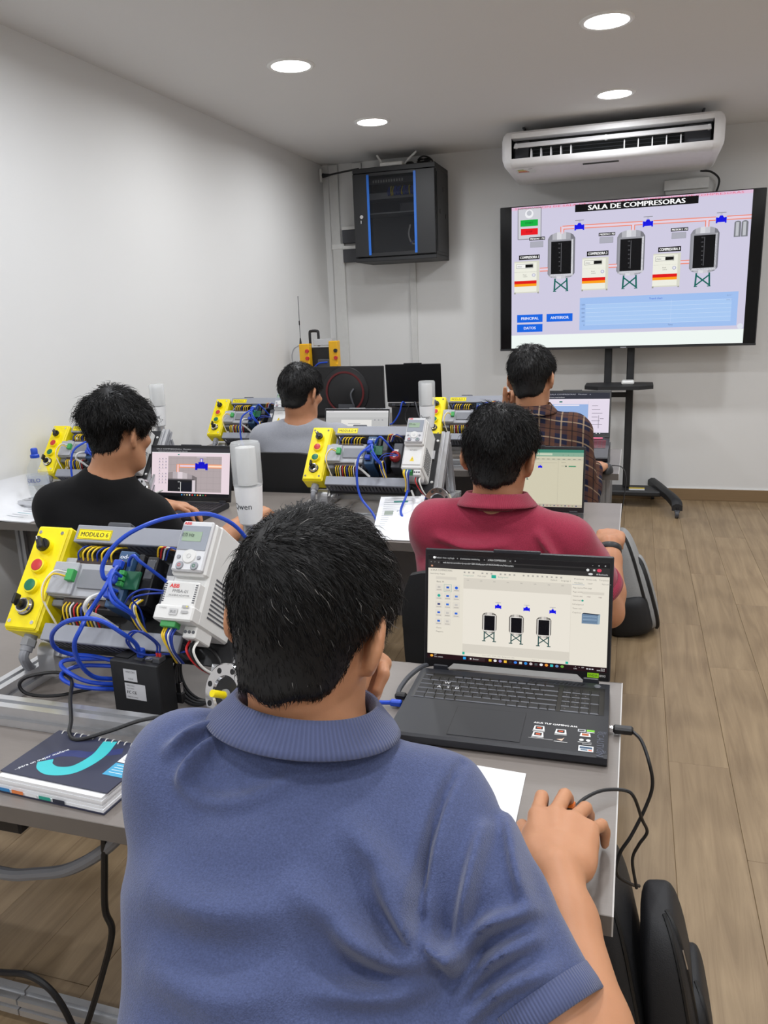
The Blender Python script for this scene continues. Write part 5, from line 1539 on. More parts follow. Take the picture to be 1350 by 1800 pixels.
# nearest man's mouse
ms = thing('computer_mouse', 'black mouse with orange wheel under the hand of the man in blue', 'mouse', (-.066, .965, .7405), math.radians(-6))
def mouse_mesh():
    V, F = [], []
    n, m = 16, 9
    for j in range(m):
        ph = j / (m - 1) * PI / 2
        for i in range(n):
            a = 2 * PI * i / n
            r = math.cos(ph) ** .7 if j < m - 1 else .001
            V.append((.031 * r * math.cos(a), .058 * r * math.sin(a), .036 * math.sin(ph) ** .9))
    for j in range(m - 1):
        for i in range(n):
            F.append((j * n + i, j * n + (i + 1) % n, (j + 1) * n + (i + 1) % n, (j + 1) * n + i))
    F.append(tuple(range(n))[::-1])
    return V, F
V, F = mouse_mesh()
MB().add(V, F, m_blk).build('shell', ms, smooth=60)
MB().lathe([(.0, -.0045), (.009, -.0045), (.010, 0), (.009, .0045), (0, .0045)], pmat('orange_plastic', (240, 120, 30), .4), (0, .034, .0295), (1, 0, 0), n=16).build('wheel', ms)
MB().tube([(0, .056, .014), (.012, .085, .016), (.032, .115, .014), (.06, .135, .008), (.074, .142, -.005), (.085, .165, -.055), (.092, .185, -.09), (.08, .19, -.12), (.07, .21, -.165), (.078, .215, -.22)], .0026, m_blk, n=7).build('cord', ms)
for (x, y, lab) in ((-.05, 2.40, 'dark mouse under the hand of the man in crimson'), (-.105, 3.55, 'dark mouse under the hand of the plaid shirt man'), (-1.255, 2.475, 'dark mouse under the right hand of the man in black')):
    t = thing('computer_mouse', lab, 'mouse', (x, y, .7405), 0, 'mice on the tables behind')
    MB().add(V, F, m_blk).build('shell', t, smooth=60)
    MB().lathe([(.0, -.003), (.007, -.003), (.007, .003), (0, .003)], m_dgrey, (0, .034, .028), (1, 0, 0), n=12).build('wheel', t)
    if y > 3: MB().tube([(0, .056, .012), (.03, .09, .012), (.07, .09, .0), (.085, .07, -.06), (.07, .03, -.2), (.05, .02, -.4)], .0025, m_blk, n=6).build('cord', t)

# cables under the nearest table
t = thing('floor_cable', 'thick grey cable hanging below the nearest table at the left', 'cable', (-1.05, 1.05, 0))
MB().tube([(-.30, .0, .42), (-.12, 0, .402), (-.03, 0, .417), (.064, 0, .45), (.171, 0, .532), (.25, .03, .64), (.27, .05, .71)], .012, m_conduit, n=10).build('cord', t)
t = thing('floor_cable', 'black cable dropping from the nearest table behind the man in blue', 'cable', (-.95, 1.04, 0))
MB().tube([(.06, .02, .70), (.045, 0, .485), (.031, 0, .379), (.039, 0, .328), (-.003, 0, .21), (-.056, 0, .083), (-.08, -.02, .012), (-.11, -.06, .007)], .0065, m_blk, n=8).build('cord', t)
t = thing('floor_cable', 'black cable sagging near the floor at the lower left', 'cable', (-1.10, 1.035, 0))
MB().tube([(-.26, .02, .16), (-.162, 0, .161), (-.10, 0, .168), (-.026, 0, .179), (.027, 0, .152), (.06, 0, .088), (.075, -.005, .019), (.09, -.05, .008), (.12, -.10, .007)], .0065, m_blk, n=8).build('cord', t)
t = thing('power_strip', 'black and yellow box fixed under the nearest table edge', 'power strip', (-.952, .90, .711))
MB().bx(-.04, .04, -.03, .03, -.05, 0, m_blk, .004).build('case', t)
MB().bx(-.041, -.005, -.031, .02, -.051, -.02, m_yel, .002).build('yellow_end', t)

# ------------------------------------------------------------------ teacher's corner
mon = thing('monitor', 'large black monitor with red ring, seen from behind in the corner', 'monitor', (-1.85, 5.02, .7405), math.radians(-3))
MB().bx(-.27, .27, 0, .03, .055, .385, m_blk, .004).build('panel', mon)
bk = MB().lathe([(.0, .018), (.118, .018), (.13, .012), (.165, .006), (.168, 0)], m_blk, (.0, -.001, .215), (0, -1, 0), n=48).build('back_bulge', mon)
MB().lathe([(.126, .0185), (.134, .0195), (.140, .0185), (.134, .014)], pmat('red_ring', (92, 18, 24), .4), (0, -.001, .215), (0, -1, 0), n=48, close=False).build('red_ring', bk)
MB().bx(-.05, .07, -.028, -.018, .10, .135, m_dgrey, .003).build('port_cover', bk)
MB().tube([(.07, -.03, .24), (.055, -.05, .20), (.07, -.04, .12), (.06, .0, .04)], .006, m_dgrey).build('cable', mon)
MB().bx(-.03, .03, .0, .03, .01, .10, m_blk, .004).bx(-.12, .12, -.09, .12, 0, .012, m_blk, .004).build('stand', mon)
m2_ = thing('laptop', 'black laptop on a riser seen from behind, next to the ringed monitor', 'laptop', (-1.375, 5.02, .7405), math.radians(2))
MB().prism([(-.02, 0), (-.02, .115), (.24, .06), (.24, 0)], -.15, .15, m_blk).build('riser', m2_)
MB(frame((0, 0, .118), (1, 0, 0), (0, .978, -.208), (0, .208, .978))).bx(-.18, .18, 0, .25, 0, .024, m_lapd, .003).build('base', m2_)
LMx = frame((0, .006, .145), (1, 0, 0), (0, -.12, .993), (0, .993, .12))
MB(LMx).bx(-.185, .185, 0, .25, -.0, .008, m_lapd, .003).bx(-.06, .06, .25, .256, 0, .008, m_lapd, .001).build('lid', m2_)
for k, xx in enumerate((-.14, -.09, -.01, .06, .10)):
    MB().bx(xx - .012, xx + .012, -.006, -.001, .122, .136, m_dgrey, .001).build('port', m2_)
MB().tube([(-.06, -.004, .135), (-.07, -.05, .15), (-.09, -.06, .08), (-.14, -.06, .012), (-.2, .0, .008)], .005, m_blue).build('network_cable', m2_)
MB().tube([(-.03, -.004, .13), (-.02, -.05, .14), (-.05, -.06, .06), (-.03, -.08, .008)], .004, m_blk).build('cable', m2_)
MB().tube([(.0, -.004, .13), (.02, -.06, .15), (.05, -.08, .06), (.09, -.08, .02)], .004, m_dgrey).build('cable', m2_)

ant = thing('radio_controller', 'black frame with yellow button boxes, handle and tall whip antenna in the corner', 'controller', (-2.155, 5.36, .7405))
m_yel2 = pmat('amber_yellow', (236, 178, 24), .4)
MB().bx(-.135, .135, -.03, .03, 0, .50, m_steelblk, .005).build('frame', ant)
for (x0, x1, zt) in ((-.125, -.05, .53), (.10, .165, .545)):
    b_ = MB().bx(x0, x1, -.09, -.031, .34, zt, m_yel2, .004).build('button_box', ant)
    for k in range(3):
        MB().cyl((x1 - .012, -.09, .38 + k * .05), (x1 - .012, -.105, .38 + k * .05), .013, (m_yel2, m_red, m_red if x0 < 0 else m_blk)[k], n=14).build('button', b_)
MB().bx(-.03, .11, -.05, .02, .515, .56, m_alu, .003).build('top_bar', ant)
MB().tube([(-.065, -.02, .50), (-.065, -.02, .60), (-.055, -.02, .615), (-.01, -.02, .615), (.0, -.02, .60), (.0, -.02, .51)], .010, m_blk, n=8, sub=3).build('handle', ant)
MB().bx(.01, .15, -.085, -.032, .34, .42, m_dgrey, .004).build('module', ant)
MB().tube([(-.02, -.09, .36), (.03, -.11, .395), (.09, -.10, .40)], .006, m_blue).build('network_cable', ant)
MB().cyl((-.14, -.02, .50), (-.14, -.02, .57), .012, m_blk, r2=.004).cyl((-.14, -.02, .56), (-.138, -.02, .86), .0022, m_dgrey, n=8).cyl((-.14, -.02, .66), (-.14, -.02, .69), .0045, m_blk, n=8).build('antenna', ant)
MB().tube([(-.15, -.02, .52), (-.19, -.04, .49), (-.2, -.05, .42), (-.17, -.05, .32)], .004, m_grey).build('antenna_lead', ant)

# ------------------------------------------------------------------ backpacks
def puff(mb, c, s, mat, e=.45, M=None, n=28, m=18, tp=1.0):
    """superellipsoid cushion shape"""
    V, F = [], []
    for j in range(m + 1):
        ph = -PI / 2 + PI * j / m
        cp, sp = math.cos(ph), math.sin(ph)
        for i in range(n):
            a = 2 * PI * i / n
            ca, sa = math.cos(a), math.sin(a)
            pw = lambda q: math.copysign(abs(q) ** e, q)
            k_ = 1 + (tp - 1) * (pw(sp) * .5 + .5) ** 2
            V.append((c[0] + s[0] * pw(cp) * pw(ca) * k_, c[1] + s[1] * pw(cp) * pw(sa) * k_, c[2] + s[2] * pw(sp)))
    for j in range(m):
        for i in range(n):
            F.append((j * n + i, j * n + (i + 1) % n, (j + 1) * n + (i + 1) % n, (j + 1) * n + i))
    V = np.array(V)
    if M is not None:
        V = V @ M[:3, :3].T + M[:3, 3]
    mb.add(V, F, mat)
    return mb
m_bag = pmat('black_nylon', (24, 25, 29), .6, bump=.25, bscale=500)
m_bagl = pmat('black_leatherette', (44, 46, 50), .42, bump=.1, bscale=300)
m_zip = pmat('zip_black', (12, 12, 14), .5)
m_gbag = pmat('grey_heather_fabric', (150, 151, 152), .8, var=.15, vscale=250, bump=.2, bscale=500)
def tiltx(a, o): return frame(o, (math.cos(a), 0, math.sin(a)), (0, 1, 0), (-math.sin(a), 0, math.cos(a)))
def puff_line(c, s, e, tp, az, ph0, ph1, M, n=12, out=1.0):
    """points running over the surface of a puff at azimuth az from elevation ph0 to ph1"""
    P = []
    pw = lambda q: math.copysign(abs(q) ** e, q)
    for i in range(n):
        ph = ph0 + (ph1 - ph0) * i / (n - 1)
        cp, sp, ca, sa = math.cos(ph), math.sin(ph), math.cos(az), math.sin(az)
        k_ = (1 + (tp - 1) * (pw(sp) * .5 + .5) ** 2) * out
        p = np.array((c[0] + s[0] * pw(cp) * pw(ca) * k_, c[1] + s[1] * pw(cp) * pw(sa) * k_, c[2] + s[2] * pw(sp)))
        P.append(M[:3, :3] @ p + M[:3, 3])
    return P
bag = thing('backpack', 'black backpack standing on the floor by the nearest table corner', 'backpack', (.070, 1.335, 0))
MA = tiltx(math.radians(9), (-.055, 0, .0))
A_ = ((0, 0, .222), (.080, .155, .222), .42, .76)
puff(MB(), A_[0], A_[1], m_bag, A_[2], MA, tp=A_[3]).build('main_compartment', bag, smooth=70)
MB2 = tiltx(math.radians(9), (.066, .0, .0))
B_ = ((0, -.005, .192), (.052, .138, .192), .45, .66)
puff(MB(), B_[0], B_[1], m_bag, B_[2], MB2, tp=B_[3]).build('front_compartment', bag, smooth=70)
C_ = ((.040, .0, .12), (.030, .115, .115), .45, .8)
puff(MB(), C_[0], C_[1], m_bag, C_[2], MB2, tp=C_[3]).build('front_pocket', bag, smooth=70)
puff(MB(MA), (-.012, -.128, .27), (.038, .018, .105), m_bagl, .35).build('back_padding', bag, smooth=70)
MB(MA).tube([(.0, -.04, .43), (.005, -.04, .46), (.01, .0, .47), (.015, .04, .46), (.02, .04, .43)], .011, m_bagl, n=8).build('handle', bag)
MB().tube(puff_line(*A_, -.75, -.9, 1.35, MA), .005, m_zip, n=6, sub=3).build('zip', bag)
MB().tube(puff_line(*B_, -1.1, -.9, 1.4, MB2), .004, m_zip, n=6, sub=3).build('zip', bag)
MB().tube(puff_line(*B_, -.45, -.9, 1.4, MB2), .004, m_zip, n=6, sub=3).build('zip', bag)
MB().tube(puff_line(*C_, -.7, -.9, 1.4, MB2), .004, m_zip, n=6, sub=3).build('zip', bag)
zp = puff_line(*B_, -.45, .30, .55, MB2, n=2, out=1.03)
MB().tube(zp, .0025, m_chrome, n=6, sub=0).build('zip_pull', bag)
MB().tube(puff_line(*A_, -2.3, -.9, .9, MA, out=1.04), .013, m_bag, n=8, sub=3).build('shoulder_strap', bag)

bag = thing('backpack', 'grey and black backpack leaning on the floor beyond the crimson man', 'backpack', (.065, 3.62, 0))
MA = tiltx(math.radians(14), (-.01, 0, 0))
A_ = ((0, 0, .235), (.088, .15, .235), .5, .72)
puff(MB(), A_[0], A_[1], m_gbag, A_[2], MA, tp=A_[3]).build('main_compartment', bag, smooth=70)
B_ = ((.06, .0, .165), (.05, .125, .165), .5, .7)
puff(MB(), B_[0], B_[1], m_gbag, B_[2], MA, tp=B_[3]).build('front_pocket', bag, smooth=70)
puff(MB(), (-.02, -.03, .10), (.10, .145, .10), m_bag, .45, MA).build('black_lower_panel', bag, smooth=70)
MB().tube(puff_line(*A_, -.95, -.9, 1.4, MA), .008, m_zip, n=6, sub=3).build('zip', bag)
MB().tube(puff_line(*B_, -.9, -1.1, 1.4, MA), .010, m_zip, n=6, sub=3).build('zip', bag)
MB(MA).tube([(-.03, -.04, .45), (-.04, -.04, .485), (-.04, .04, .485), (-.03, .04, .45)], .009, m_zip, n=6).build('handle', bag)
MB().tube(puff_line(*A_, -1.9, -.6, .9, MA, out=1.05), .011, m_zip, n=6, sub=3).build('shoulder_strap', bag)
# ------------------------------------------------------------------ people: one smooth surface per body, grown from a distance field
def smin(a, b, k):
    h = np.maximum(k - np.abs(a - b), 0) / k
    return np.minimum(a, b) - h * h * k * .25

class Field:
    def __init__(self, h):
        self.h = h
        self.prims = []
    def cone(self, a, b, ra, rb, k=.02):
        a, b = np.array(a, float), np.array(b, float)
        r = max(ra, rb)
        lo, hi = np.minimum(a, b) - r, np.maximum(a, b) + r
        ab = b - a
        L2 = ab @ ab + 1e-12
        def f(P):
            t = np.clip(((P - a) @ ab) / L2, 0, 1)
            return np.linalg.norm(P - a - t[..., None] * ab, axis=-1) - (ra + (rb - ra) * t)
        self.prims.append((lo, hi, f, k, 'u'))
        return self
    def chain(self, pts, rad, k=.02):
        for i in range(len(pts) - 1):
            self.cone(pts[i], pts[i + 1], rad[i], rad[i + 1], k)
        return self
    def ecap(self, a, b, sa, sb, side, k=.04):
        """elliptic limb from a to b; sa, sb = (half width along side, half depth)"""
        a, b = np.array(a, float), np.array(b, float)
        w = b - a
        L = np.linalg.norm(w)
        w = w / L
        s = unit(np.array(side, float) - w * (np.array(side, float) @ w))
        t3 = np.cross(w, s)
        r = max(sa[0], sb[0], sa[1], sb[1])
        lo, hi = np.minimum(a, b) - r, np.maximum(a, b) + r
        def f(P):
            Q = P - a
            t = np.clip((Q @ w) / L, 0, 1)
            rx = sa[0] + (sb[0] - sa[0]) * t
            ry = sa[1] + (sb[1] - sa[1]) * t
            dl = (Q @ w) - t * L
            m = np.minimum(rx, ry)
            q = np.sqrt(((Q @ s) / rx) ** 2 + ((Q @ t3) / ry) ** 2 + (dl / m) ** 2)
            return (q - 1) * m * (.35 + .65 * np.clip(q, 0, 1))
        self.prims.append((lo, hi, f, k, 'u'))
        return self
    def ell(self, c, r, R=None, k=.02, op='u'):
        c, r = np.array(c, float), np.array(r, float)
        R = np.eye(3) if R is None else R
        m = r.max()
        def f(P):
            Q = ((P - c) @ R)
            q = np.linalg.norm(Q / r, axis=-1)
            g = np.linalg.norm(Q / (r * r), axis=-1) + 1e-9
            return q * (q - 1) / g
        self.prims.append((c - m, c + m, f, k, op))
        return self
    def func(self, lo, hi, f, k=.01, op='u'):
        self.prims.append((np.array(lo, float), np.array(hi, float), f, k, op))
        return self
    def solve(self, warp=None, cuts=(), smooth=1):
        h = self.h
        us = [p for p in self.prims if p[4] == 'u']
        lo = np.min([p[0] for p in us], 0) - 4 * h
        hi = np.max([p[1] for p in us], 0) + 4 * h
        n = np.ceil((hi - lo) / h).astype(int) + 1
        D = np.full(n, .06, np.float32)
        ax = [lo[i] + h * np.arange(n[i]) for i in range(3)]
        for (a, b, f, k, op) in self.prims:
            pad = k + .03
            i0 = np.clip(np.floor((a - pad - lo) / h).astype(int), 0, n)
            i1 = np.clip(np.ceil((b + pad - lo) / h).astype(int) + 1, 0, n)
            if np.any(i1 <= i0):
                continue
            sl = tuple(slice(i0[i], i1[i]) for i in range(3))
            P = np.stack(np.meshgrid(*[ax[i][sl[i]] for i in range(3)], indexing='ij'), -1)
            d = f(P).astype(np.float32)
            if op == 'u':
                D[sl] = smin(D[sl], d, k)
            else:
                D[sl] = -smin(-D[sl], d, k)
        if warp is not None:
            m = np.abs(D) < .04
            idx = np.argwhere(m)
            P = lo + idx * h
            D[m] = D[m] + warp(P).astype(np.float32)
        for (o, nn, k) in cuts:       # keep the side the normal points away from
            idx = np.argwhere(D < .03)
            P = lo + idx * h
            pl = ((P - np.array(o)) @ unit(nn)).astype(np.float32)
            t = tuple(idx.T)
            D[t] = -smin(-D[t], -pl, k)
        return nets(D, lo, h, smooth)

def nets(D, lo, h, smooth=1):
    ins = D < 0
    S = ins.astype(np.int8)
    c = S[:-1, :-1, :-1] + S[1:, :-1, :-1] + S[:-1, 1:, :-1] + S[1:, 1:, :-1] + S[:-1, :-1, 1:] + S[1:, :-1, 1:] + S[:-1, 1:, 1:] + S[1:, 1:, 1:]
    act = (c > 0) & (c < 8)
    ci = np.argwhere(act)
    idx = np.full(act.shape, -1, np.int64)
    idx[act] = np.arange(len(ci))
    acc = np.zeros((len(ci), 3))
    cnt = np.zeros(len(ci))
    cor = [np.array((i, j, k)) for i in (0, 1) for j in (0, 1) for k in (0, 1)]
    for a in range(8):
        for b in range(a + 1, 8):
            if np.abs(cor[a] - cor[b]).sum() != 1:
                continue
            A, B = ci + cor[a], ci + cor[b]
            da, db = D[tuple(A.T)], D[tuple(B.T)]
            m = (da < 0) != (db < 0)
            t = da[m] / (da[m] - db[m])
            acc[m] += cor[a] + t[:, None] * (cor[b] - cor[a])
            cnt[m] += 1
    V = lo + h * (ci + acc / cnt[:, None])
    F = []
    for ax_ in range(3):
        o1, o2 = [(1, 2), (2, 0), (0, 1)][ax_]
        s0 = [slice(None)] * 3; s1 = [slice(None)] * 3
        s0[ax_] = slice(None, -1); s1[ax_] = slice(1, None)
        x = ins[tuple(s0)] != ins[tuple(s1)]
        e = np.argwhere(x)
        e = e[(e[:, o1] > 0) & (e[:, o2] > 0)]
        e = e[(e[:, o1] < D.shape[o1] - 1) & (e[:, o2] < D.shape[o2] - 1)]
        u1 = np.zeros(3, int); u1[o1] = 1
        u2 = np.zeros(3, int); u2[o2] = 1
        q = np.stack([idx[tuple((e - u1 - u2).T)], idx[tuple((e - u2).T)], idx[tuple(e.T)], idx[tuple((e - u1).T)]], 1)
        fl_ = ~ins[tuple(e.T)]
        q[fl_] = q[fl_][:, ::-1]
        F.append(q)
    F = np.concatenate(F)
    for _ in range(smooth):
        acc = np.zeros_like(V); cnt = np.zeros(len(V))
        for a in range(4):
            b = (a + 1) % 4
            np.add.at(acc, F[:, a], V[F[:, b]]); np.add.at(cnt, F[:, a], 1)
            np.add.at(acc, F[:, b], V[F[:, a]]); np.add.at(cnt, F[:, b], 1)
        V = V * .5 + .5 * acc / cnt[:, None]
    return V, F

def raw_mesh(name, V, F, mats, mi=None):
    me = bpy.data.meshes.new(name)
    V = np.asarray(V, np.float32)
    F = np.asarray(F, np.int32)
    nf, k = F.shape
    me.vertices.add(len(V)); me.vertices.foreach_set('co', V.ravel())
    me.loops.add(nf * k); me.loops.foreach_set('vertex_index', F.ravel())
    me.polygons.add(nf)
    me.polygons.foreach_set('loop_start', np.arange(0, nf * k, k, dtype=np.int32))
    me.polygons.foreach_set('loop_total', np.full(nf, k, np.int32))
    for m in mats: me.materials.append(m)
    if mi is not None: me.polygons.foreach_set('material_index', np.asarray(mi, np.int32))
    me.polygons.foreach_set('use_smooth', np.ones(nf, bool))
    me.update(calc_edges=True)
    me.validate()
    return me

def wavy(seed, n=8, f0=20.0, f1=60.0):
    r = np.random.default_rng(seed)
    K = r.normal(size=(n, 3)); K /= np.linalg.norm(K, axis=1)[:, None]
    K *= r.uniform(f0, f1, n)[:, None]
    ph = r.uniform(0, 6.28, n)
    def f(P):
        s = 0
        for k, p in zip(K, ph): s = s + np.sin(P @ k + p)
        return s / math.sqrt(n)
    return f

def fold(a, b, w, hgt):
    """soft ridge along a segment (in the shirt's space)"""
    a, b = np.array(a, float), np.array(b, float)
    ab = b - a; L2 = ab @ ab
    def f(P):
        t = ((P - a) @ ab) / L2
        tc = np.clip(t, 0, 1)
        d2 = ((P - a - tc[:, None] * ab) ** 2).sum(1)
        return -hgt * np.exp(-d2 / (2 * w * w)) * np.sin(PI * np.clip(t * .9 + .05, 0, 1)) ** .6
    return f

def foldp(pts, w, hgt, nrm=(0, -.77, .64), gate=-.09):
    """crease along a polyline, on the side of the cloth that faces nrm"""
    n_ = unit(nrm)
    Q = catmull(pts, 4)
    Q2 = Q - np.outer(Q @ n_, n_)
    def f(P):
        g = 1 / (1 + np.exp(-((P @ n_) - gate) / .012))
        m = g > .02
        X0 = P - np.outer(P @ n_, n_)
        m &= np.all((X0 > Q2.min(0) - 5 * w) & (X0 < Q2.max(0) + 5 * w), axis=1)
        out = np.zeros(len(P))
        X = P[m] - np.outer(P[m] @ n_, n_)
        best = np.full(len(X), 9.0); tt = np.zeros(len(X))
        for i in range(len(Q2) - 1):
            a, ab = Q2[i], Q2[i + 1] - Q2[i]
            t = np.clip(((X - a) @ ab) / (ab @ ab + 1e-12), 0, 1)
            d2 = ((X - a - t[:, None] * ab) ** 2).sum(1)
            u = d2 < best
            best[u] = d2[u]; tt[u] = (i + t[u]) / (len(Q2) - 1)
        out[m] = -3.6 * hgt * (np.exp(-best / (2 * w * w)) - .45 * np.exp(-best / (2 * (2.2 * w) ** 2))) * np.sin(PI * np.clip(tt * .86 + .07, 0, 1)) ** .7 * g[m]
        return out
    return f

def rot_axis(v, ax, a):
    ax = unit(ax); v = np.array(v, float)
    return v * math.cos(a) + np.cross(ax, v) * math.sin(a) + ax * (ax @ v) * (1 - math.cos(a))

def hand_prims(F, wrist, fwd, up, side, curl, scale=1.0, spread=.06, thumb=(.5, .3), lens=1.0, bias=0.0):
    """side: +1 right hand (thumb on the -lateral side seen with the palm down). up = back of the hand."""
    fwd = unit(fwd); up = unit(np.array(up, float) - fwd * (np.array(up, float) @ fwd))
    lat = np.cross(fwd, up)               # to the right of the hand when the palm is down
    W = np.array(wrist, float)
    s = scale
    def p(x, y, z): return W + lat * x * side * s + fwd * y * s + up * z * s
    # palm
    k = .012
    F.ecap(p(0, .0, 0), p(0, .03, .0), (.027 * s, .019 * s), (.034 * s, .018 * s), lat, k)
    F.ecap(p(0, .03, .0), p(.002, .082, .004), (.034 * s, .018 * s), (.039 * s, .013 * s), lat, k)
    F.cone(p(-.022, .025, -.008), p(-.032, .06, -.008), .016 * s, .013 * s, .012)
    F.cone(p(.024, .02, -.006), p(.030, .06, -.004), .014 * s, .011 * s, .012)
    base = [(-.030, .086, .004), (-.009, .092, .007), (.012, .088, .006), (.031, .078, .002)]
    seg = [(.045, .026, .021), (.049, .030, .022), (.045, .028, .022), (.036, .021, .019)]
    rad = [(.0096, .0088, .0078, .0066), (.0098, .009, .008, .0068), (.0094, .0086, .0076, .0064), (.0084, .0076, .0068, .0058)]
    for i in range(4):
        d = rot_axis(fwd, up, -side * ((i - 1.4) * spread + bias))
        P0 = p(*base[i])
        ax_ = unit(np.cross(d, up))
        pts = [P0]
        ang = 0
        c = curl[i]
        for j in range(3):
            ang += c[j]
            dd = rot_axis(d, ax_, -ang)
            pts.append(pts[-1] + dd * seg[i][j] * s * lens)
        F.cone(p(base[i][0] * .8, base[i][1] - .03, base[i][2] + .001), P0, .0095 * s, (rad[i][0] + .0004) * s, .008)
        for j in range(3):
            F.cone(pts[j], pts[j + 1], rad[i][j] * s * (1.03 if j else 1), rad[i][j + 1] * s, .0022)
    # thumb leaves the side of the palm near its base
    o, dn = thumb
    T0 = p(-.022, .022, -.008)
    d1 = unit(fwd * math.cos(o) - lat * side * math.sin(o) - up * dn)
    T1 = T0 + d1 * .044 * s
    d2 = unit(d1 * .9 + fwd * .35)
    T2 = T1 + d2 * .032 * s
    d3 = unit(d2 + fwd * .25)
    T3 = T2 + d3 * .026 * s
    F.cone(T0, T1, .0165 * s, .0115 * s, .012).cone(T1, T2, .0112 * s, .0098 * s, .004).cone(T2, T3, .0098 * s, .0078 * s, .003)

def head_frame(yaw, pitch, roll):
    f = np.array((math.sin(yaw) * math.cos(pitch), math.cos(yaw) * math.cos(pitch), math.sin(pitch)))
    r = np.array((math.cos(yaw), -math.sin(yaw), 0)); u = np.cross(r, f)
    c, s = math.cos(roll), math.sin(roll)
    r2 = c * r + s * u; u2 = -s * r + c * u
    return np.stack([r2, f, u2], 1)           # columns: right, forward, up

def head_prims(F, C, R, s=1.0):
    def p(x, y, z): return C + R @ (np.array((x, y, z)) * s)
    F.ell(p(0, -.012, .028), np.array((.077, .098, .088)) * s, R, .02)
    F.ell(p(0, .030, -.040), np.array((.059, .066, .070)) * s, R, .03)
    F.ell(p(0, .045, -.085), np.array((.040, .042, .032)) * s, R, .03)
    F.cone(p(0, .076, -.100), p(0, .078, -.101), .018 * s, .018 * s, .02)
    for x in (-1, 1):
        F.cone(p(x * .054, -.005, -.045), p(x * .034, .058, -.095), .020 * s, .018 * s, .03)      # jaw line
        F.ell(p(x * .050, .060, -.018), np.array((.024, .02, .018)) * s, R, .02)                 # cheek bones
        F.cone(p(x * .012, .088, .020), p(x * .040, .080, .022), .009 * s, .009 * s, .012)        # brow
    F.cone(p(0, .092, .010), p(0, .112, -.030), .008 * s, .0125 * s, .012)
    for x in (-1, 1): F.cone(p(x * .010, .103, -.034), p(x * .012, .100, -.036), .008 * s, .008 * s, .006)
    F.ell(p(0, .092, -.060), np.array((.024, .010, .007)) * s, R, .008)
    F.ell(p(0, .089, -.071), np.array((.021, .010, .008)) * s, R, .008)
    for x in (-1, 1):
        F.ell(p(x * .031, .096, .004), np.array((.015, .014, .010)) * s, R, .012, 'd')
    # ears
    for x in (-1, 1):
        a = .58
        RE = R @ np.array(((math.cos(a * x), -math.sin(a * x), 0), (math.sin(a * x), math.cos(a * x), 0), (0, 0, 1)))
        F.ell(p(x * .089, -.022, -.010), np.array((.009, .0205, .035)) * s, RE, .007)
        F.ell(p(x * .084, -.013, -.038), np.array((.008, .011, .013)) * s, RE, .006)
        F.ell(p(x * .099, -.015, -.008), np.array((.006, .011, .021)) * s, RE, .005, 'd')

def hair_mesh(C, R, th, h, seed, lump=.003, s=1.0, long_=0.0, nape=-.085, temple=0.0, taper=.35):
    F = Field(h)
    ce, ra = np.array((0, -.014, .03)) * s, (np.array((.0785, .0995, .089)) + np.array((th, th, th * 1.15))) * s
    nz = wavy(seed, 10, 45, 120)
    nz2 = wavy(seed + 9, 6, 90, 260)
    def f(P):
        Q = (P - C) @ R
        q = np.linalg.norm((Q - ce) / ra, axis=-1)
        g = np.linalg.norm((Q - ce) / (ra * ra), axis=-1) + 1e-9
        d = q * (q - 1) / g
        # nape: hair follows the back of the neck
        a, b = np.array((0, -.045, .0)) * s, np.array((0, -.040, -.10)) * s
        ab = b - a
        t = np.clip(((Q - a) @ ab) / (ab @ ab), 0, 1)
        dn = np.linalg.norm(Q - a - t[..., None] * ab, axis=-1) - (.066 + th * .40 - .009 * t) * s
        d = smin(d, dn, .03)
        x, y, z = Q[..., 0], Q[..., 1], Q[..., 2]
        zs = z / s
        ylim = np.interp(zs, (-.12, -.045, -.03, .0, .03, .065, .085, .12), (-.045, -.032, .018 + temple, .030 + temple, .045 + temple, .080, .11, .14)) * s
        # keep hair off the ears
        ear = np.sqrt(((np.abs(x) - .095 * s) / .032) ** 2 + ((y + .018 * s) / .027) ** 2 + ((z + .016 * s) / .040) ** 2)
        zn = (nape + .004 * nz2(P) + .024 * np.clip(np.abs(x) / (.066 * s), 0, 1) ** 2) * s
        d = -smin(-d, -(y - ylim), .01)
        d = -smin(-d, (z - zn), .012)
        d = -smin(-d, (ear - 1) * .022, .006)
        lo_ = np.clip((zs + .09) / .12, .12, 1)
        sm_ = np.clip((zs + .05) / .11, 0, 1)
        d = d + th * taper * (1 - sm_ * sm_ * (3 - 2 * sm_))
        return d + nz(P) * lump * lo_
    F.func(C - .17 * s, C + .17 * s, f, .001)
    return F.solve(None, (), 0)

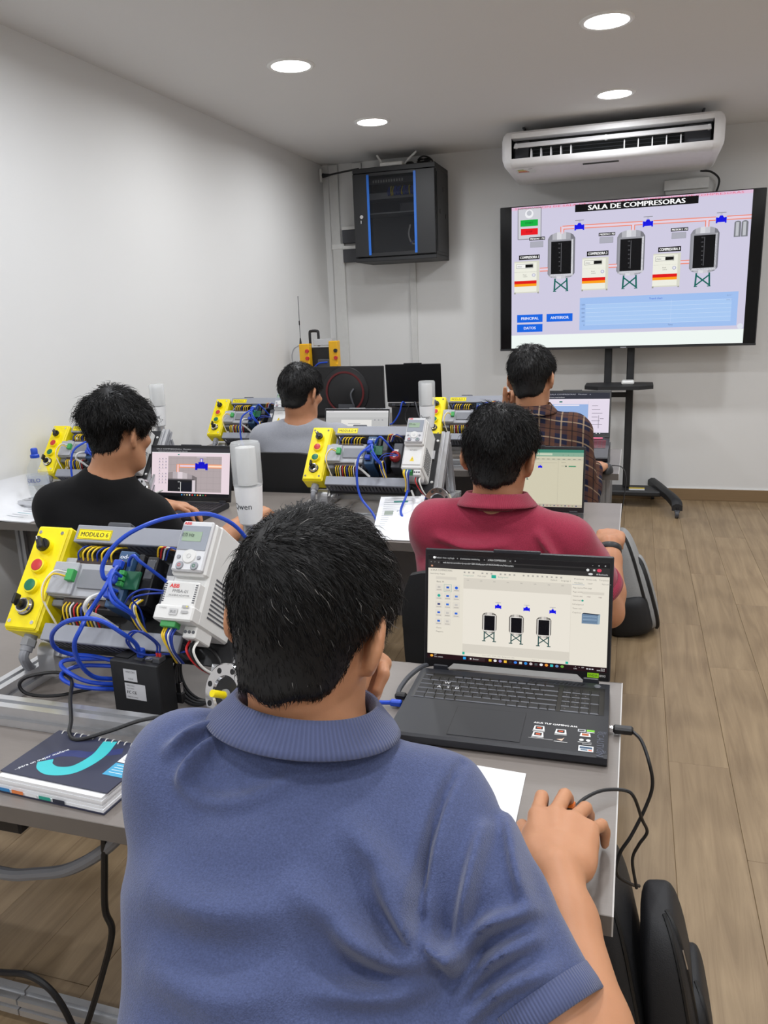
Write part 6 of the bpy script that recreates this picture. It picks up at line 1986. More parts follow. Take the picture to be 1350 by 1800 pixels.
def strands(V, Fq, C, R, n, length, rad, seed, whorl, swirl, lift, wave=0.0, grey=.01, flow=None):
    """thousands of single tapering hairs rooted in the hair surface"""
    r = np.random.default_rng(seed)
    A, B, Cc, Dd = [V[Fq[:, i]] for i in range(4)]
    nrm = np.cross(Cc - A, Dd - B)
    area = np.linalg.norm(nrm, axis=1)
    nrm = nrm / (area[:, None] + 1e-12)
    pk = r.choice(len(Fq), n, p=area / area.sum())
    u, v = r.random((2, n, 1))
    P = (A[pk] * (1 - u) + B[pk] * u) * (1 - v) + (Dd[pk] * (1 - u) + Cc[pk] * u) * v
    N = nrm[pk]
    Q = (P - C) @ R
    W = np.array(whorl, float)
    away = Q - W
    dist = np.linalg.norm(away, axis=1)[:, None]
    away = away / (dist + 1e-9)
    Nl = N @ R
    sw = np.cross(Nl, away)
    g = np.exp(-dist / .05)
    D = away + sw * swirl * (.25 + g) + np.array((0, 0, -1)) * .9 * (1 - np.exp(-dist / .06))
    if flow is not None: D = flow(Q, D)
    D = D - Nl * (D * Nl).sum(1)[:, None]
    D = D / (np.linalg.norm(D, axis=1)[:, None] + 1e-9)
    D = D + r.normal(0, .16, D.shape) + Nl * (lift * r.uniform(.3, 1.5, (n, 1)))
    D = D / np.linalg.norm(D, axis=1)[:, None]
    Dw = D @ R.T
    zf = np.clip((Q[:, 2:3] + .10) / .14, .42, 1.0)
    Ls = length * r.uniform(.55, 1.25, (n, 1)) * zf
    P = P - N * .002
    side = np.cross(Dw, N); side /= (np.linalg.norm(side, axis=1)[:, None] + 1e-9)
    up_ = np.cross(side, Dw)
    wob = r.normal(0, wave, (n, 1))
    mid = P + Dw * Ls * .5 + up_ * Ls * .06 + side * wob * Ls
    tip = P + Dw * Ls - N * Ls * (.10 + lift * .35) + side * wob * Ls * .3
    rr = rad * r.uniform(.7, 1.3, (n, 1))
    ring = [side * math.cos(a) + up_ * math.sin(a) for a in (0.5, 2.6, 4.7)]
    VV = np.stack([P + ring[0] * rr, P + ring[1] * rr, P + ring[2] * rr, mid + ring[0] * rr * .8, mid + ring[1] * rr * .8, mid + ring[2] * rr * .8, tip], 1)
    base = np.arange(n)[:, None] * 7
    T = np.array([(0, 1, 4), (0, 4, 3), (1, 2, 5), (1, 5, 4), (2, 0, 3), (2, 3, 5), (3, 4, 6), (4, 5, 6), (5, 3, 6)])
    FF = (base[:, None, :] + T[None]).reshape(-1, 3)
    mi = np.repeat((r.random(n) < grey).astype(int), 9)
    return VV.reshape(-1, 3), FF, mi

def skin_mat(name, rgb):
    if name in MATS: return MATS[name]
    m, nt, b = new_mat(name)
    N, K = nt.nodes, nt.links
    tc = N.new('ShaderNodeTexCoord')
    n1 = N.new('ShaderNodeTexNoise'); n1.inputs['Scale'].default_value = 26; n1.inputs['Detail'].default_value = 4
    K.new(tc.outputs['Object'], n1.inputs['Vector'])
    mx = N.new('ShaderNodeMix'); mx.data_type = 'RGBA'
    c = lin(rgb)
    mx.inputs[6].default_value = (c[0] * .90, c[1] * .84, c[2] * .80, 1); mx.inputs[7].default_value = (min(1, c[0] * 1.08), c[1] * 1.08, c[2] * 1.08, 1)
    K.new(n1.outputs['Fac'], mx.inputs[0]); K.new(mx.outputs[2], b.inputs['Base Color'])
    b.inputs['Roughness'].default_value = .48; b.inputs['Specular IOR Level'].default_value = .35
    b.inputs['Subsurface Weight'].default_value = .12; b.inputs['Subsurface Radius'].default_value = (.01, .004, .002); b.inputs['Subsurface Scale'].default_value = .5
    n2 = N.new('ShaderNodeTexNoise'); n2.inputs['Scale'].default_value = 420; n2.inputs['Detail'].default_value = 2
    K.new(tc.outputs['Object'], n2.inputs['Vector'])
    bp = N.new('ShaderNodeBump'); bp.inputs['Strength'].default_value = .12; bp.inputs['Distance'].default_value = .001
    K.new(n2.outputs['Fac'], bp.inputs['Height']); K.new(bp.outputs[0], b.inputs['Normal'])
    MATS[name] = m
    return m

def cloth_mat(name, rgb, weave=900.0, var=.10, bump=.35, sheen=.25):
    if name in MATS: return MATS[name]
    m, nt, b = new_mat(name)
    N, K = nt.nodes, nt.links
    tc = N.new('ShaderNodeTexCoord')
    c = lin(rgb)
    n1 = N.new('ShaderNodeTexNoise'); n1.inputs['Scale'].default_value = 7; n1.inputs['Detail'].default_value = 5
    n3 = N.new('ShaderNodeTexNoise'); n3.inputs['Scale'].default_value = weave * .7; n3.inputs['Detail'].default_value = 1
    K.new(tc.outputs['Object'], n1.inputs['Vector']); K.new(tc.outputs['Object'], n3.inputs['Vector'])
    mx = N.new('ShaderNodeMix'); mx.data_type = 'RGBA'
    mx.inputs[6].default_value = tuple(x * (1 - var) for x in c[:3]) + (1,); mx.inputs[7].default_value = tuple(min(1, x * (1 + var)) for x in c[:3]) + (1,)
    K.new(n1.outputs['Fac'], mx.inputs[0])
    m2 = N.new('ShaderNodeMix'); m2.data_type = 'RGBA'; m2.blend_type = 'OVERLAY'; m2.inputs[0].default_value = .35
    K.new(mx.outputs[2], m2.inputs[6]); K.new(n3.outputs['Fac'], m2.inputs[7]); K.new(m2.outputs[2], b.inputs['Base Color'])
    b.inputs['Roughness'].default_value = .85; b.inputs['Specular IOR Level'].default_value = .2
    b.inputs['Sheen Weight'].default_value = sheen; b.inputs['Sheen Roughness'].default_value = .5
    vo = N.new('ShaderNodeTexVoronoi'); vo.inputs['Scale'].default_value = weave
    K.new(tc.outputs['Object'], vo.inputs['Vector'])
    bp = N.new('ShaderNodeBump'); bp.inputs['Strength'].default_value = bump; bp.inputs['Distance'].default_value = .0012
    K.new(vo.outputs['Distance'], bp.inputs['Height']); K.new(bp.outputs[0], b.inputs['Normal'])
    MATS[name] = m
    return m

def plaid_mat():
    m, nt, b = new_mat('plaid_flannel')
    N, K = nt.nodes, nt.links
    tc = N.new('ShaderNodeTexCoord')
    sx = N.new('ShaderNodeSeparateXYZ'); K.new(tc.outputs['Object'], sx.inputs[0])
    ad = N.new('ShaderNodeMath'); ad.operation = 'MULTIPLY_ADD'; ad.inputs[1].default_value = .7
    K.new(sx.outputs['Y'], ad.inputs[0]); K.new(sx.outputs['Z'], ad.inputs[2])
    def band(src, period, lo_, hi_, shift=0.0):
        a = N.new('ShaderNodeMath'); a.operation = 'ADD'; a.inputs[1].default_value = shift + 50.0; K.new(src, a.inputs[0])
        w = N.new('ShaderNodeMath'); w.operation = 'WRAP'; w.inputs[1].default_value = period; w.inputs[2].default_value = 0; K.new(a.outputs[0], w.inputs[0])
        g = N.new('ShaderNodeMath'); g.operation = 'GREATER_THAN'; g.inputs[1].default_value = lo_; K.new(w.outputs[0], g.inputs[0])
        l = N.new('ShaderNodeMath'); l.operation = 'LESS_THAN'; l.inputs[1].default_value = hi_; K.new(w.outputs[0], l.inputs[0])
        x = N.new('ShaderNodeMath'); x.operation = 'MULTIPLY'; K.new(g.outputs[0], x.inputs[0]); K.new(l.outputs[0], x.inputs[1])
        return x.outputs[0]
    col = None
    def mixin(prev, fac, rgb, amt):
        mx = N.new('ShaderNodeMix'); mx.data_type = 'RGBA'
        mu = N.new('ShaderNodeMath'); mu.operation = 'MULTIPLY'; mu.inputs[1].default_value = amt; K.new(fac, mu.inputs[0])
        K.new(mu.outputs[0], mx.inputs[0])
        if isinstance(prev, tuple): mx.inputs[6].default_value = prev
        else: K.new(prev, mx.inputs[6])
        mx.inputs[7].default_value = lin(rgb)
        return mx.outputs[2]
    col = lin((36, 38, 58))
    X, Z = sx.outputs['X'], ad.outputs[0]
    col = mixin(col, band(X, .085, .0, .038), (96, 66, 50), .7)
    col = mixin(col, band(Z, .085, .0, .038), (96, 66, 50), .55)
    col = mixin(col, band(X, .085, .058, .064), (170, 148, 122), .6)
    col = mixin(col, band(Z, .085, .058, .064), (170, 148, 122), .6)
    col = mixin(col, band(X, .085, .017, .021), (30, 28, 36), .8)
    col = mixin(col, band(Z, .085, .017, .021), (30, 28, 36), .8)
    K.new(col, b.inputs['Base Color'])
    b.inputs['Roughness'].default_value = .9; b.inputs['Specular IOR Level'].default_value = .15
    nz = N.new('ShaderNodeTexNoise'); nz.inputs['Scale'].default_value = 600
    K.new(tc.outputs['Object'], nz.inputs['Vector'])
    bp = N.new('ShaderNodeBump'); bp.inputs['Strength'].default_value = .3; bp.inputs['Distance'].default_value = .001
    K.new(nz.outputs['Fac'], bp.inputs['Height']); K.new(bp.outputs[0], b.inputs['Normal'])
    return m

def rib_mat(name, rgb, n):
    """knitted rib: fine ridges around the ring, from the mesh's uv"""
    if name in MATS: return MATS[name]
    m, nt, b = new_mat(name)
    N, K = nt.nodes, nt.links
    uv = N.new('ShaderNodeUVMap')
    sp = N.new('ShaderNodeSeparateXYZ'); K.new(uv.outputs[0], sp.inputs[0])
    mu = N.new('ShaderNodeMath'); mu.operation = 'MULTIPLY'; mu.inputs[1].default_value = n * 2 * PI; K.new(sp.outputs['X'], mu.inputs[0])
    si = N.new('ShaderNodeMath'); si.operation = 'SINE'; K.new(mu.outputs[0], si.inputs[0])
    mr = N.new('ShaderNodeMapRange'); mr.inputs[1].default_value = -1; mr.inputs[2].default_value = 1; K.new(si.outputs[0], mr.inputs[0])
    mx = N.new('ShaderNodeMix'); mx.data_type = 'RGBA'; c = lin(rgb)
    mx.inputs[6].default_value = tuple(x * .86 for x in c[:3]) + (1,); mx.inputs[7].default_value = tuple(min(1, x * 1.08) for x in c[:3]) + (1,)
    K.new(mr.outputs[0], mx.inputs[0]); K.new(mx.outputs[2], b.inputs['Base Color'])
    bp = N.new('ShaderNodeBump'); bp.inputs['Strength'].default_value = .5; bp.inputs['Distance'].default_value = .0015
    K.new(mr.outputs[0], bp.inputs['Height']); K.new(bp.outputs[0], b.inputs['Normal'])
    b.inputs['Roughness'].default_value = .88; b.inputs['Specular IOR Level'].default_value = .2
    b.inputs['Sheen Weight'].default_value = .2
    MATS[name] = m
    return m

def ring_band(name, parent, off, C, ax, sideV, rx, ry, prof, mat, a0=0.0, a1=2 * PI, n=72, shape=None):
    """band swept around an oval: prof = list of (radial offset, height along the axis); uv x runs around"""
    w = unit(ax); s = unit(np.array(sideV, float) - w * (np.array(sideV, float) @ w)); t = np.cross(w, s)
    V, F, U = [], [], []
    m = len(prof)
    full = abs(a1 - a0 - 2 * PI) < 1e-6
    for i in range(n + 1):
        a = a0 + (a1 - a0) * i / n
        c, sn = math.cos(a), math.sin(a)
        e = unit(s * c / rx + t * sn / ry)
        for (dr, hh) in prof:
            kx = shape(a) if shape else (0, 0)
            V.append(np.array(C) - off + s * c * rx + t * sn * ry + e * (dr + kx[0]) + w * (hh + kx[1] * (1 if hh > 0 else 1)))
            U.append((i / n, 0))
    for i in range(n):
        for k in range(m):
            l = (k + 1) % m
            F.append((i * m + k, i * m + l, (i + 1) * m + l, (i + 1) * m + k))
    me = raw_mesh(name, V, F, [mat])
    ul = me.uv_layers.new(name='uv')
    vi = np.zeros(len(me.loops), np.int32); me.loops.foreach_get('vertex_index', vi)
    ul.data.foreach_set('uv', np.array(U, np.float32)[vi].ravel())
    return obj(name, me, parent)

m_hair = pmat('black_hair', (13, 12, 13), .5, spec=.35, var=.2, vscale=200)
m_hairg = pmat('grey_hair', (120, 118, 116), .45)
m_eye = pmat('eye_white', (225, 222, 216), .2)
m_iris = pmat('eye_dark', (36, 24, 18), .15)
m_jean = cloth_mat('dark_denim', (42, 48, 66), 700)
m_shoe = pmat('shoe_dark', (30, 28, 28), .5)

def person(label, root, sp):
    """sp: joint positions in the room (metres)"""
    t = thing('person', label, 'person', root)
    off = np.array(root, float)
    h = sp.get('h', .006)
    R = head_frame(*sp['head_rot'])
    C = np.array(sp['head'], float)
    hs = sp.get('hs', 1.0)
    J = {k: np.array(v, float) for k, v in sp.items() if k in ('c7', 'shl', 'shr', 'ell', 'elr', 'wrl', 'wrr', 'chest', 'waist', 'pelvis')}
    lat = unit(J['shr'] - J['shl'])
    sk = skin_mat('skin_%d_%d_%d' % sp['skin'], sp['skin'])
    # ---- body
    B = Field(h)
    head_prims(B, C, R, hs)
    nk = C + R @ (np.array((0, -.028, -.06)) * hs)
    nb_ = J['c7'] * .75 + .25 * (J['shl'] + J['shr']) / 2 + R[:, 1] * .02
    B.ecap(nk, nb_, (.056 * hs, .060 * hs), (.062, .062), R[:, 0], .03)
    tw, td = sp.get('tw', .165), sp.get('td', .10)
    B.ecap(J['pelvis'], J['waist'], (tw * .9, td), (tw * .85, td), lat, .05)
    B.ecap(J['waist'], J['chest'], (tw * .85, td), (tw, td * 1.05), lat, .05)
    B.ecap(J['chest'], J['c7'] * .8 + J['chest'] * .2, (tw, td), (.07, .06), lat, .05)
    for s_ in ('l', 'r'):
        sh, el, wr = J['sh' + s_], J['el' + s_], J['wr' + s_]
        B.cone(J['c7'] * .9 + .1 * J['chest'], sh, .042, .048, .04)
        B.chain([sh, sh * .55 + el * .45, el], (.052, .047, .041), .02)
        fw = el + (wr - el) * .28
        B.chain([el, fw, el + (wr - el) * .75, wr], (.041, .045, .034, .027), .015)
    for (w_, f_, u_, sd, cu, th_) in sp.get('hands', ()):
        hand_prims(B, J[w_] if isinstance(w_, str) else w_, f_, u_, sd, cu, sp.get('hand_s', 1.0), sp.get('spread', .06), th_, 1.0, sp.get('bias', 0.0) if sd > 0 else 0.0)
    V, F = B.solve(None, (), 1)
    obj('body', raw_mesh('body', V - off, F, [sk]), t)
    for x in (-1, 1):
        MB().lathe([(0.0, .0125), (.006, .0118), (.0062, .0115)], m_iris, C + R @ (np.array((x * .031, .083, .004)) * hs) - off, R[:, 1], n=16, close=False).lathe([(.0061, .0114), (.011, .006), (.0125, 0), (.0, -.0125)], m_eye, C + R @ (np.array((x * .031, .083, .004)) * hs) - off, R[:, 1], n=20, close=False).build('eye', t)
    # ---- shirt
    kind = sp['shirt']
    m_sh = sp['shirt_mat']
    S = Field(sp.get('sh', h))
    g = sp.get('ease', .016)
    S.ecap(J['pelvis'] - np.array((0, 0, .02)), J['waist'], (tw * .9 + g * 1.3, td + g * 1.3), (tw * .88 + g * 1.2, td + g * 1.2), lat, .06)
    S.ecap(J['waist'], J['chest'], (tw * .88 + g * 1.2, td + g * 1.2), (tw + g, td * 1.05 + g), lat, .06)
    S.ecap(J['chest'], J['c7'] * .8 + J['chest'] * .2, (tw + g, td + g), (.075, .066), lat, .06)
    sl = sp.get('sleeve', .62)
    for s_ in ('l', 'r'):
        sh, el, wr = J['sh' + s_], J['el' + s_], J['wr' + s_]
        S.cone(J['c7'] * .92 + .08 * J['chest'], sh, .050, .052 + g * .7, .05)
        if kind == 'long':
            S.chain([sh, sh * .5 + el * .5, el], (.052 + g, .048 + g, .043 + g * .9), .03)
            S.chain([el, el + (wr - el) * .5, el + (wr - el) * .93], (.043 + g * .9, .040 + g, .033 + g * .6), .02)
        else:
            e2 = sh + (el - sh) * sl
            S.chain([sh, sh + (el - sh) * sl * .5, e2], (.052 + g, .050 + g * 1.25, .048 + g * sp.get('flare', 1.35)), .03)
    for q in sp.get('lats', ()): S.cone(*q, .05)
    ws = sp.get('wseed', 3)
    nzA, nzB = wavy(ws, 8, 14, 34), wavy(ws + 1, 10, 50, 110)
    folds = [fold(*q) for q in sp.get('folds', ())] + [foldp(*q) for q in sp.get('folds2', ())]
    amp = sp.get('wamp', (.0035, .0010))
    def warp(P):
        d = nzA(P) * amp[0] + nzB(P) * amp[1]
        for f_ in folds: d = d + f_(P)
        return d
    nax = unit(nk - nb_)
    ncol = nb_ + nax * sp.get('col_up', .030)
    S.prims.append((ncol - .13, ncol + .2, (lambda a, b, L: (lambda P: np.linalg.norm(P - a - np.clip(((P - a) @ b), 0, L)[..., None] * b, axis=-1) - .069))(ncol + nax * .055, nax, .2), .012, 'd'))
    hems = []
    if kind != 'long':
        for s_ in ('l', 'r'):
            sh, el = J['sh' + s_], J['el' + s_]
            e2 = sh + (el - sh) * sl
            hems.append((e2, el - sh))
    V, F = S.solve(warp, (), sp.get('ssm', 1))
    if hems:
        # open the sleeve ends: drop what lies beyond each hem near the arm
        cen = V[F].mean(1)
        drop = np.zeros(len(F), bool)
        for (o, nn) in hems:
            dl = (cen - o) @ unit(nn)
            rd = np.linalg.norm(cen - o - dl[:, None] * unit(nn), axis=1)
            drop |= (dl > 0.0) & (np.sqrt(dl * dl + rd * rd) < .048 + g * sp.get('flare', 1.35) + .007)
        F = F[~drop]
    me = raw_mesh('shirt', V - off, F, [m_sh])
    so = obj('shirt', me, t)
    for i, (o, nn) in enumerate(hems):
        rr = .048 + g * sp.get('flare', 1.35)
        ring_band('sleeve_hem', t, off, o, nn, (0, 0, 1), rr * 1.0, rr * 1.0, [(.0022, -.022), (.0032, -.006), (.0026, .004), (.0, .005), (-.006, .003), (-.003, -.022)], sp['rib'], n=64)
    # ---- trousers and shoes
    if sp.get('legs', True):
        T = Field(.010)
        pv = J['pelvis']
        fd = np.array(sp.get('facing', (0, 1, 0)), float)
        T.ecap(pv - np.array((0, 0, .03)), pv + np.array((0, 0, .06)), (tw * .92, td + .01), (tw * .88, td + .008), lat, .05)
        S2 = Field(.008)
        for x in (-1, 1):
            hip = pv + lat * x * .085 - np.array((0, 0, .01))
            kn = pv + lat * x * .13 + fd * .40; kn[2] = .50
            an = kn + fd * sp.get('shin', -.03); an[2] = .09
            T.chain([hip, kn], (.088, .062), .05).chain([kn, kn * .55 + an * .45, an], (.062, .056, .046), .02)
            S2.chain([an + np.array((0, 0, -.035)) - fd * .03, an + fd * .07 + np.array((0, 0, -.045)), an + fd * .15 + np.array((0, 0, -.052))], (.042, .042, .034), .02)
        V, F = T.solve(None, (), 1)
        obj('trousers', raw_mesh('trousers', V - off, F, [sp.get('pants', m_jean)]), t)
        V, F = S2.solve(None, [((0, 0, .004), (0, 0, -1), .004)], 1)
        obj('shoes', raw_mesh('shoes', V - off, F, [m_shoe]), t)
    # ---- hair
    hp = sp['hair']
    V, F = hair_mesh(C, R, hp.get('th', .014), hp.get('h', .005), hp.get('seed', 1), hp.get('lump', .003), hs, nape=hp.get('nape', -.085), temple=hp.get('temple', 0), taper=hp.get('taper', .35))
    V2, F2, mi = strands(V, F, C, R, hp.get('n', 4000), hp.get('len', .022), hp.get('rad', .0006), hp.get('seed', 1), hp.get('whorl', (0, -.07, .09)), hp.get('swirl', .8), hp.get('lift', .35), hp.get('wave', .05), hp.get('grey', .005), hp.get('flow'))
    Fq = np.concatenate([F[:, [0, 1, 2]], F[:, [0, 2, 3]]])
    me = raw_mesh('hair', np.concatenate([V, V2]) - off, np.concatenate([Fq, F2 + len(V)]), [m_hair, m_hairg], np.concatenate([np.zeros(len(Fq), int), mi]))
    obj('hair', me, t)
    # ---- collar
    if kind in ('polo', 'long'):
        ax = unit(nax + np.array(sp.get('col_tip', (0, 0, 0))))
        cc = ncol + np.array(sp.get('col_off', (0, 0, 0)))
        rx, ry = sp.get('col_r', (.072, .075))
        ch = sp.get('col_h', .036)
        ring_band('collar', t, off, cc, ax, R[:, 0], rx, ry,
                  [(-.002, -.016), (-.004, ch * .6), (-.001, ch), (.003, ch + .001), (.008, ch * .8), (.017, ch * .42), (.026, ch * .08), (.031, -.005), (.029, -.0068), (.022, ch * .02), (.012, ch * .35), (.004, ch * .65), (.001, -.012)],
                  sp['rib'], PI / 2 + .35, PI / 2 + 2 * PI - .35, 90)
    else:
        ring_band('neckline', t, off, ncol + np.array(sp.get('col_off', (0, 0, 0))), unit(nax + np.array(sp.get('col_tip', (0, 0, 0)))), R[:, 0], *sp.get('col_r', (.072, .074)),
                  [(-.003, -.006), (-.003, .010), (.002, .013), (.006, .008), (.007, -.006)], sp['rib'], n=64)
    if sp.get('watch'):
        el, wr = J['elr'], J['wrr']
        o = el + (wr - el) * .90
        ring_band('wristwatch', t, off, o, wr - el, (0, 0, 1), .031, .031, [(0, -.010), (.003, -.009), (.003, .009), (0, .010)], m_steelblk, n=32)
    return t

m_blue_polo = cloth_mat('blue_pique', (74, 84, 121), 650, .10, .4)
m_crim = cloth_mat('crimson_pique', (146, 42, 66), 650, .10, .35)
m_blacktee = cloth_mat('black_jersey', (14, 14, 16), 900, .12, .2, .03)
m_greytee = cloth_mat('grey_jersey', (150, 152, 160), 900, .08, .2)
m_plaid = plaid_mat()
SK1, SK2, SK3 = (190, 138, 104), (188, 138, 106), (184, 132, 100)
CURL_MOUSE = [(.30, .65, .55), (.32, .65, .55), (.42, .75, .6), (.5, .8, .6)]
CURL_TYPE = [(.25, .45, .35), (.25, .5, .35), (.3, .5, .4), (.35, .5, .4)]
CURL_FIST = [(1.0, 1.1, .7), (1.1, 1.1, .8), (1.2, 1.1, .8), (1.2, 1.1, .8)]

# 1: the man in the blue polo, nearest
person('man seen from behind in a blue polo shirt, hand on mouse, nearest to us', (-.30, .40, 0), dict(
    head=(-.342, .785, 1.112), head_rot=(math.radians(1), math.radians(-24), math.radians(-6)), hs=.96,
    c7=(-.345, .742, .975), shl=(-.470, .700, .945), shr=(-.208, .772, .892),
    chest=(-.325, .680, .85), waist=(-.290, .515, .68), pelvis=(-.285, .385, .53),
    ell=(-.455, .925, .785), wrl=(-.372, .935, .925), elr=(-.005, .60, .728), wrr=(-.066, .822, .800),
    tw=.152, td=.095, h=.0042, sh=.0045, ease=.016, skin=SK1,
    hands=[('wrr', (-.02, 1, .02), (0.05, .05, 1), 1, [(.12, .55, .6), (.14, .58, .6), (.26, .62, .55), (.34, .62, .5)], (.35, .35)),
           ('wrl', (.35, -.15, .9), (-.2, .95, .1), -1, CURL_FIST, (.4, .2))],
    shirt='polo', shirt_mat=m_blue_polo, rib=rib_mat('blue_rib', (80, 88, 122), 110), sleeve=.74, flare=.8,
    wamp=(.0022, .0007), lats=[((-.455, .67, .90), (-.388, .52, .72), .052, .058), ((-.19, .71, .84), (-.17, .55, .70), .055, .072)],
    folds2=[([(-.17, .822, .92), (-.181, .79, .875), (-.185, .749, .813), (-.175, .723, .769), (-.154, .717, .749)], .004, -.006),
            ([(-.139, .643, .821), (-.185, .644, .843), (-.218, .658, .879)], .008, .011), ([(-.142, .645, .825), (-.193, .626, .823), (-.239, .624, .841)], .009, .010), ([(-.148, .631, .809), (-.2, .609, .803), (-.255, .595, .809)], .009, .008),
            ([(-.134, .795, .857), (-.14, .753, .796), (-.148, .722, .753)], .006, .009), ([(-.115, .811, .872), (-.094, .784, .819), (-.083, .771, .794)], .006, .007), ([(-.076, .77, .789), (-.121, .748, .778), (-.145, .719, .749)], .006, .010), ([(-.072, .758, .769), (-.113, .733, .752), (-.14, .705, .725)], .006, .009), ([(-.055, .748, .745), (-.099, .725, .733), (-.132, .698, .711)], .006, .007),
            ([(-.451, .657, .993), (-.429, .644, .963), (-.384, .652, .951), (-.34, .672, .959), (-.309, .698, .982)], .007, .0032), ([(-.422, .692, 1.032), (-.448, .674, 1.018), (-.465, .658, 1.001)], .006, .008), ([(-.414, .685, 1.016), (-.433, .666, .997), (-.44, .647, .973)], .006, .008),
            ([(-.254, .678, .925), (-.201, .663, .878), (-.169, .649, .843)], .010, .007), ([(-.291, .636, .882), (-.229, .63, .845), (-.172, .636, .826)], .011, .007), ([(-.436, .59, .887), (-.365, .6, .867), (-.287, .624, .864)], .016, .006), ([(-.419, .553, .828), (-.345, .564, .809), (-.276, .588, .81)], .016, .006)],
    hair=dict(th=.0145, h=.004, n=17000, len=.030, rad=.00045, seed=5, whorl=(-.035, -.085, .075), swirl=1.3, lift=.20, wave=.05, grey=.014, lump=.0016, nape=-.097),
    col_r=(.080, .080), col_h=.026, col_up=.052, col_tip=(.12, .40, 0), hand_s=1.1, spread=.13, bias=.22))

# 2: the man in the black t-shirt
person('young man in a black t-shirt with wavy black hair at the left table', (-1.58, 2.0, 0), dict(
    head=(-1.505, 2.06, 1.128), head_rot=(math.radians(13), math.radians(-14), math.radians(0)), hs=.94,
    c7=(-1.55, 2.02, .988), shl=(-1.725, 2.00, .900), shr=(-1.455, 2.07, .860),
    chest=(-1.58, 2.05, .83), waist=(-1.585, 2.01, .66), pelvis=(-1.58, 1.97, .53),
    ell=(-1.80, 2.27, .775), wrl=(-1.645, 2.455, .800), elr=(-1.40, 2.17, .64), wrr=(-1.262, 2.40, .785),
    skin=SK2, ease=.02, h=.006,
    hands=[('wrl', (1, -.05, -.05), (0, .1, 1), -1, CURL_TYPE, (.5, .2)), ('wrr', (0, 1, 0), (0, 0, 1), 1, CURL_MOUSE, (.5, .2))],
    shirt='tee', shirt_mat=m_blacktee, rib=rib_mat('black_rib', (14, 14, 16), 150), sleeve=.66,
    hair=dict(th=.023, h=.0055, n=6500, len=.045, rad=.0009, seed=11, whorl=(0, -.06, .10), swirl=.4, lift=.2, wave=.28, lump=.006, nape=-.100, grey=0, taper=.8)))

# 3: the man in the crimson polo
person('man in a crimson polo shirt seen from behind, hand on mouse', (-.36, 2.0, 0), dict(
    head=(-.335, 2.075, 1.072), head_rot=(math.radians(6), math.radians(-16), math.radians(-4)), hs=1.0,
    c7=(-.345, 2.03, .930), shl=(-.500, 2.02, .885), shr=(-.150, 2.05, .845),
    chest=(-.345, 2.05, .80), waist=(-.355, 2.0, .65), pelvis=(-.36, 1.97, .53),
    ell=(-.55, 2.25, .765), wrl=(-.45, 2.44, .79), elr=(-.045, 2.14, .625), wrr=(-.052, 2.31, .775),
    skin=SK3, ease=.02, h=.006, tw=.175,
    hands=[('wrr', (0, 1, .05), (0, 0, 1), 1, CURL_MOUSE, (.5, .2)), ('wrl', (.3, .9, 0), (0, 0, 1), -1, CURL_TYPE, (.5, .2))],
    watch=True, shirt='polo', shirt_mat=m_crim, rib=rib_mat('crimson_rib', (150, 48, 70), 110), sleeve=.66,
    folds2=[([(-.48, 1.95, .88), (-.40, 1.93, .86), (-.30, 1.92, .865)], .010, .008, (0, -1, 0), -2.05), ([(-.22, 1.96, .89), (-.17, 1.95, .82), (-.15, 1.95, .76)], .008, .009, (0, -1, 0), -2.05), ([(-.30, 1.93, .80), (-.2, 1.95, .78), (-.12, 1.97, .80)], .010, .009, (0, -1, 0), -2.05), ([(-.50, 1.96, .80), (-.44, 1.93, .78), (-.36, 1.92, .79)], .012, .008, (0, -1, 0), -2.05)],
    hair=dict(th=.017, h=.0055, n=9000, len=.034, rad=.0007, seed=21, whorl=(-.01, -.05, .105), swirl=.7, lift=.32, wave=.12, lump=.004, nape=-.095, grey=0),
    col_r=(.078, .080), col_h=.028, col_up=.044, col_tip=(.05, .30, 0)))

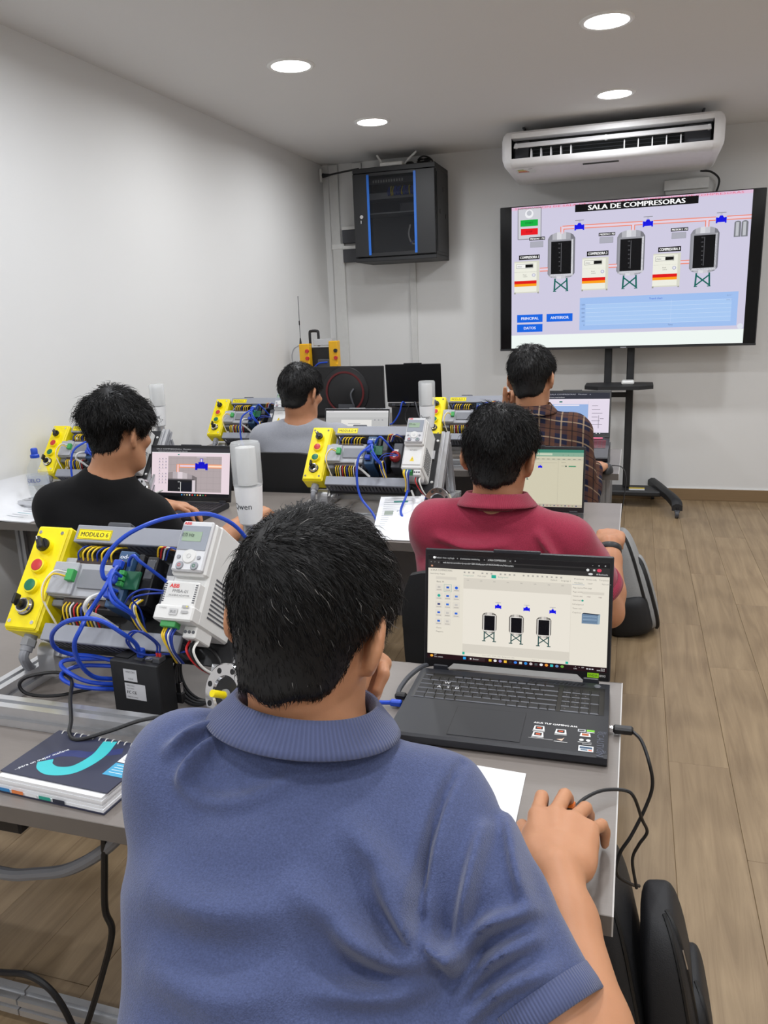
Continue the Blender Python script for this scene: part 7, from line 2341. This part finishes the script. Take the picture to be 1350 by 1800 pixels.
# 4: the man in the grey t-shirt
person('man in a grey t-shirt with thinning crown at the far left table', (-1.44, 3.27, 0), dict(
    head=(-1.435, 3.315, 1.122), head_rot=(math.radians(14), math.radians(-16), 0), hs=.98,
    c7=(-1.445, 3.28, .97), shl=(-1.615, 3.275, .915), shr=(-1.275, 3.32, .915),
    chest=(-1.445, 3.30, .84), waist=(-1.445, 3.28, .67), pelvis=(-1.44, 3.25, .53),
    ell=(-1.66, 3.46, .77), wrl=(-1.52, 3.64, .785), elr=(-1.24, 3.50, .77), wrr=(-1.32, 3.68, .785),
    skin=SK3, ease=.02, h=.0075, td=.10,
    hands=[('wrl', (.2, 1, 0), (0, 0, 1), -1, CURL_TYPE, (.5, .2)), ('wrr', (-.1, 1, 0), (0, 0, 1), 1, CURL_TYPE, (.5, .2))],
    shirt='tee', shirt_mat=m_greytee, rib=rib_mat('grey_rib', (150, 152, 160), 150), sleeve=.75,
    hair=dict(th=.014, h=.006, n=5500, len=.026, rad=.0009, seed=31, whorl=(0, -.05, .105), swirl=.6, lift=.25, wave=.1, lump=.0025, nape=-.09, grey=0)))

# 5: the man in the plaid shirt
person('man in a brown and navy plaid shirt at the far right table', (-.40, 3.27, 0), dict(
    head=(-.40, 3.29, 1.175), head_rot=(math.radians(10), math.radians(-12), math.radians(3)), hs=.98,
    c7=(-.405, 3.26, 1.02), shl=(-.575, 3.27, .965), shr=(-.235, 3.30, .955),
    chest=(-.405, 3.29, .89), waist=(-.40, 3.27, .69), pelvis=(-.40, 3.25, .53),
    ell=(-.63, 3.47, .77), wrl=(-.52, 3.50, .99), elr=(-.20, 3.30, .64), wrr=(-.16, 3.42, .780),
    skin=SK2, ease=.025, h=.0075,
    hands=[('wrr', (.22, 1, -.05), (0, 0, 1), 1, CURL_MOUSE, (.5, .2)), ('wrl', (.3, -.1, .9), (-.3, .9, .1), -1, CURL_FIST, (.5, .2))],
    hand_s=1.12, shirt='long', shirt_mat=m_plaid, rib=m_plaid, wamp=(.004, .0015),
    hair=dict(th=.016, h=.006, n=5500, len=.028, rad=.0009, seed=41, whorl=(0, -.05, .105), swirl=.6, lift=.25, wave=.1, lump=.003, nape=-.095, grey=0),
    col_r=(.078, .078), col_h=.030, col_up=.044, col_tip=(0, .25, 0)))
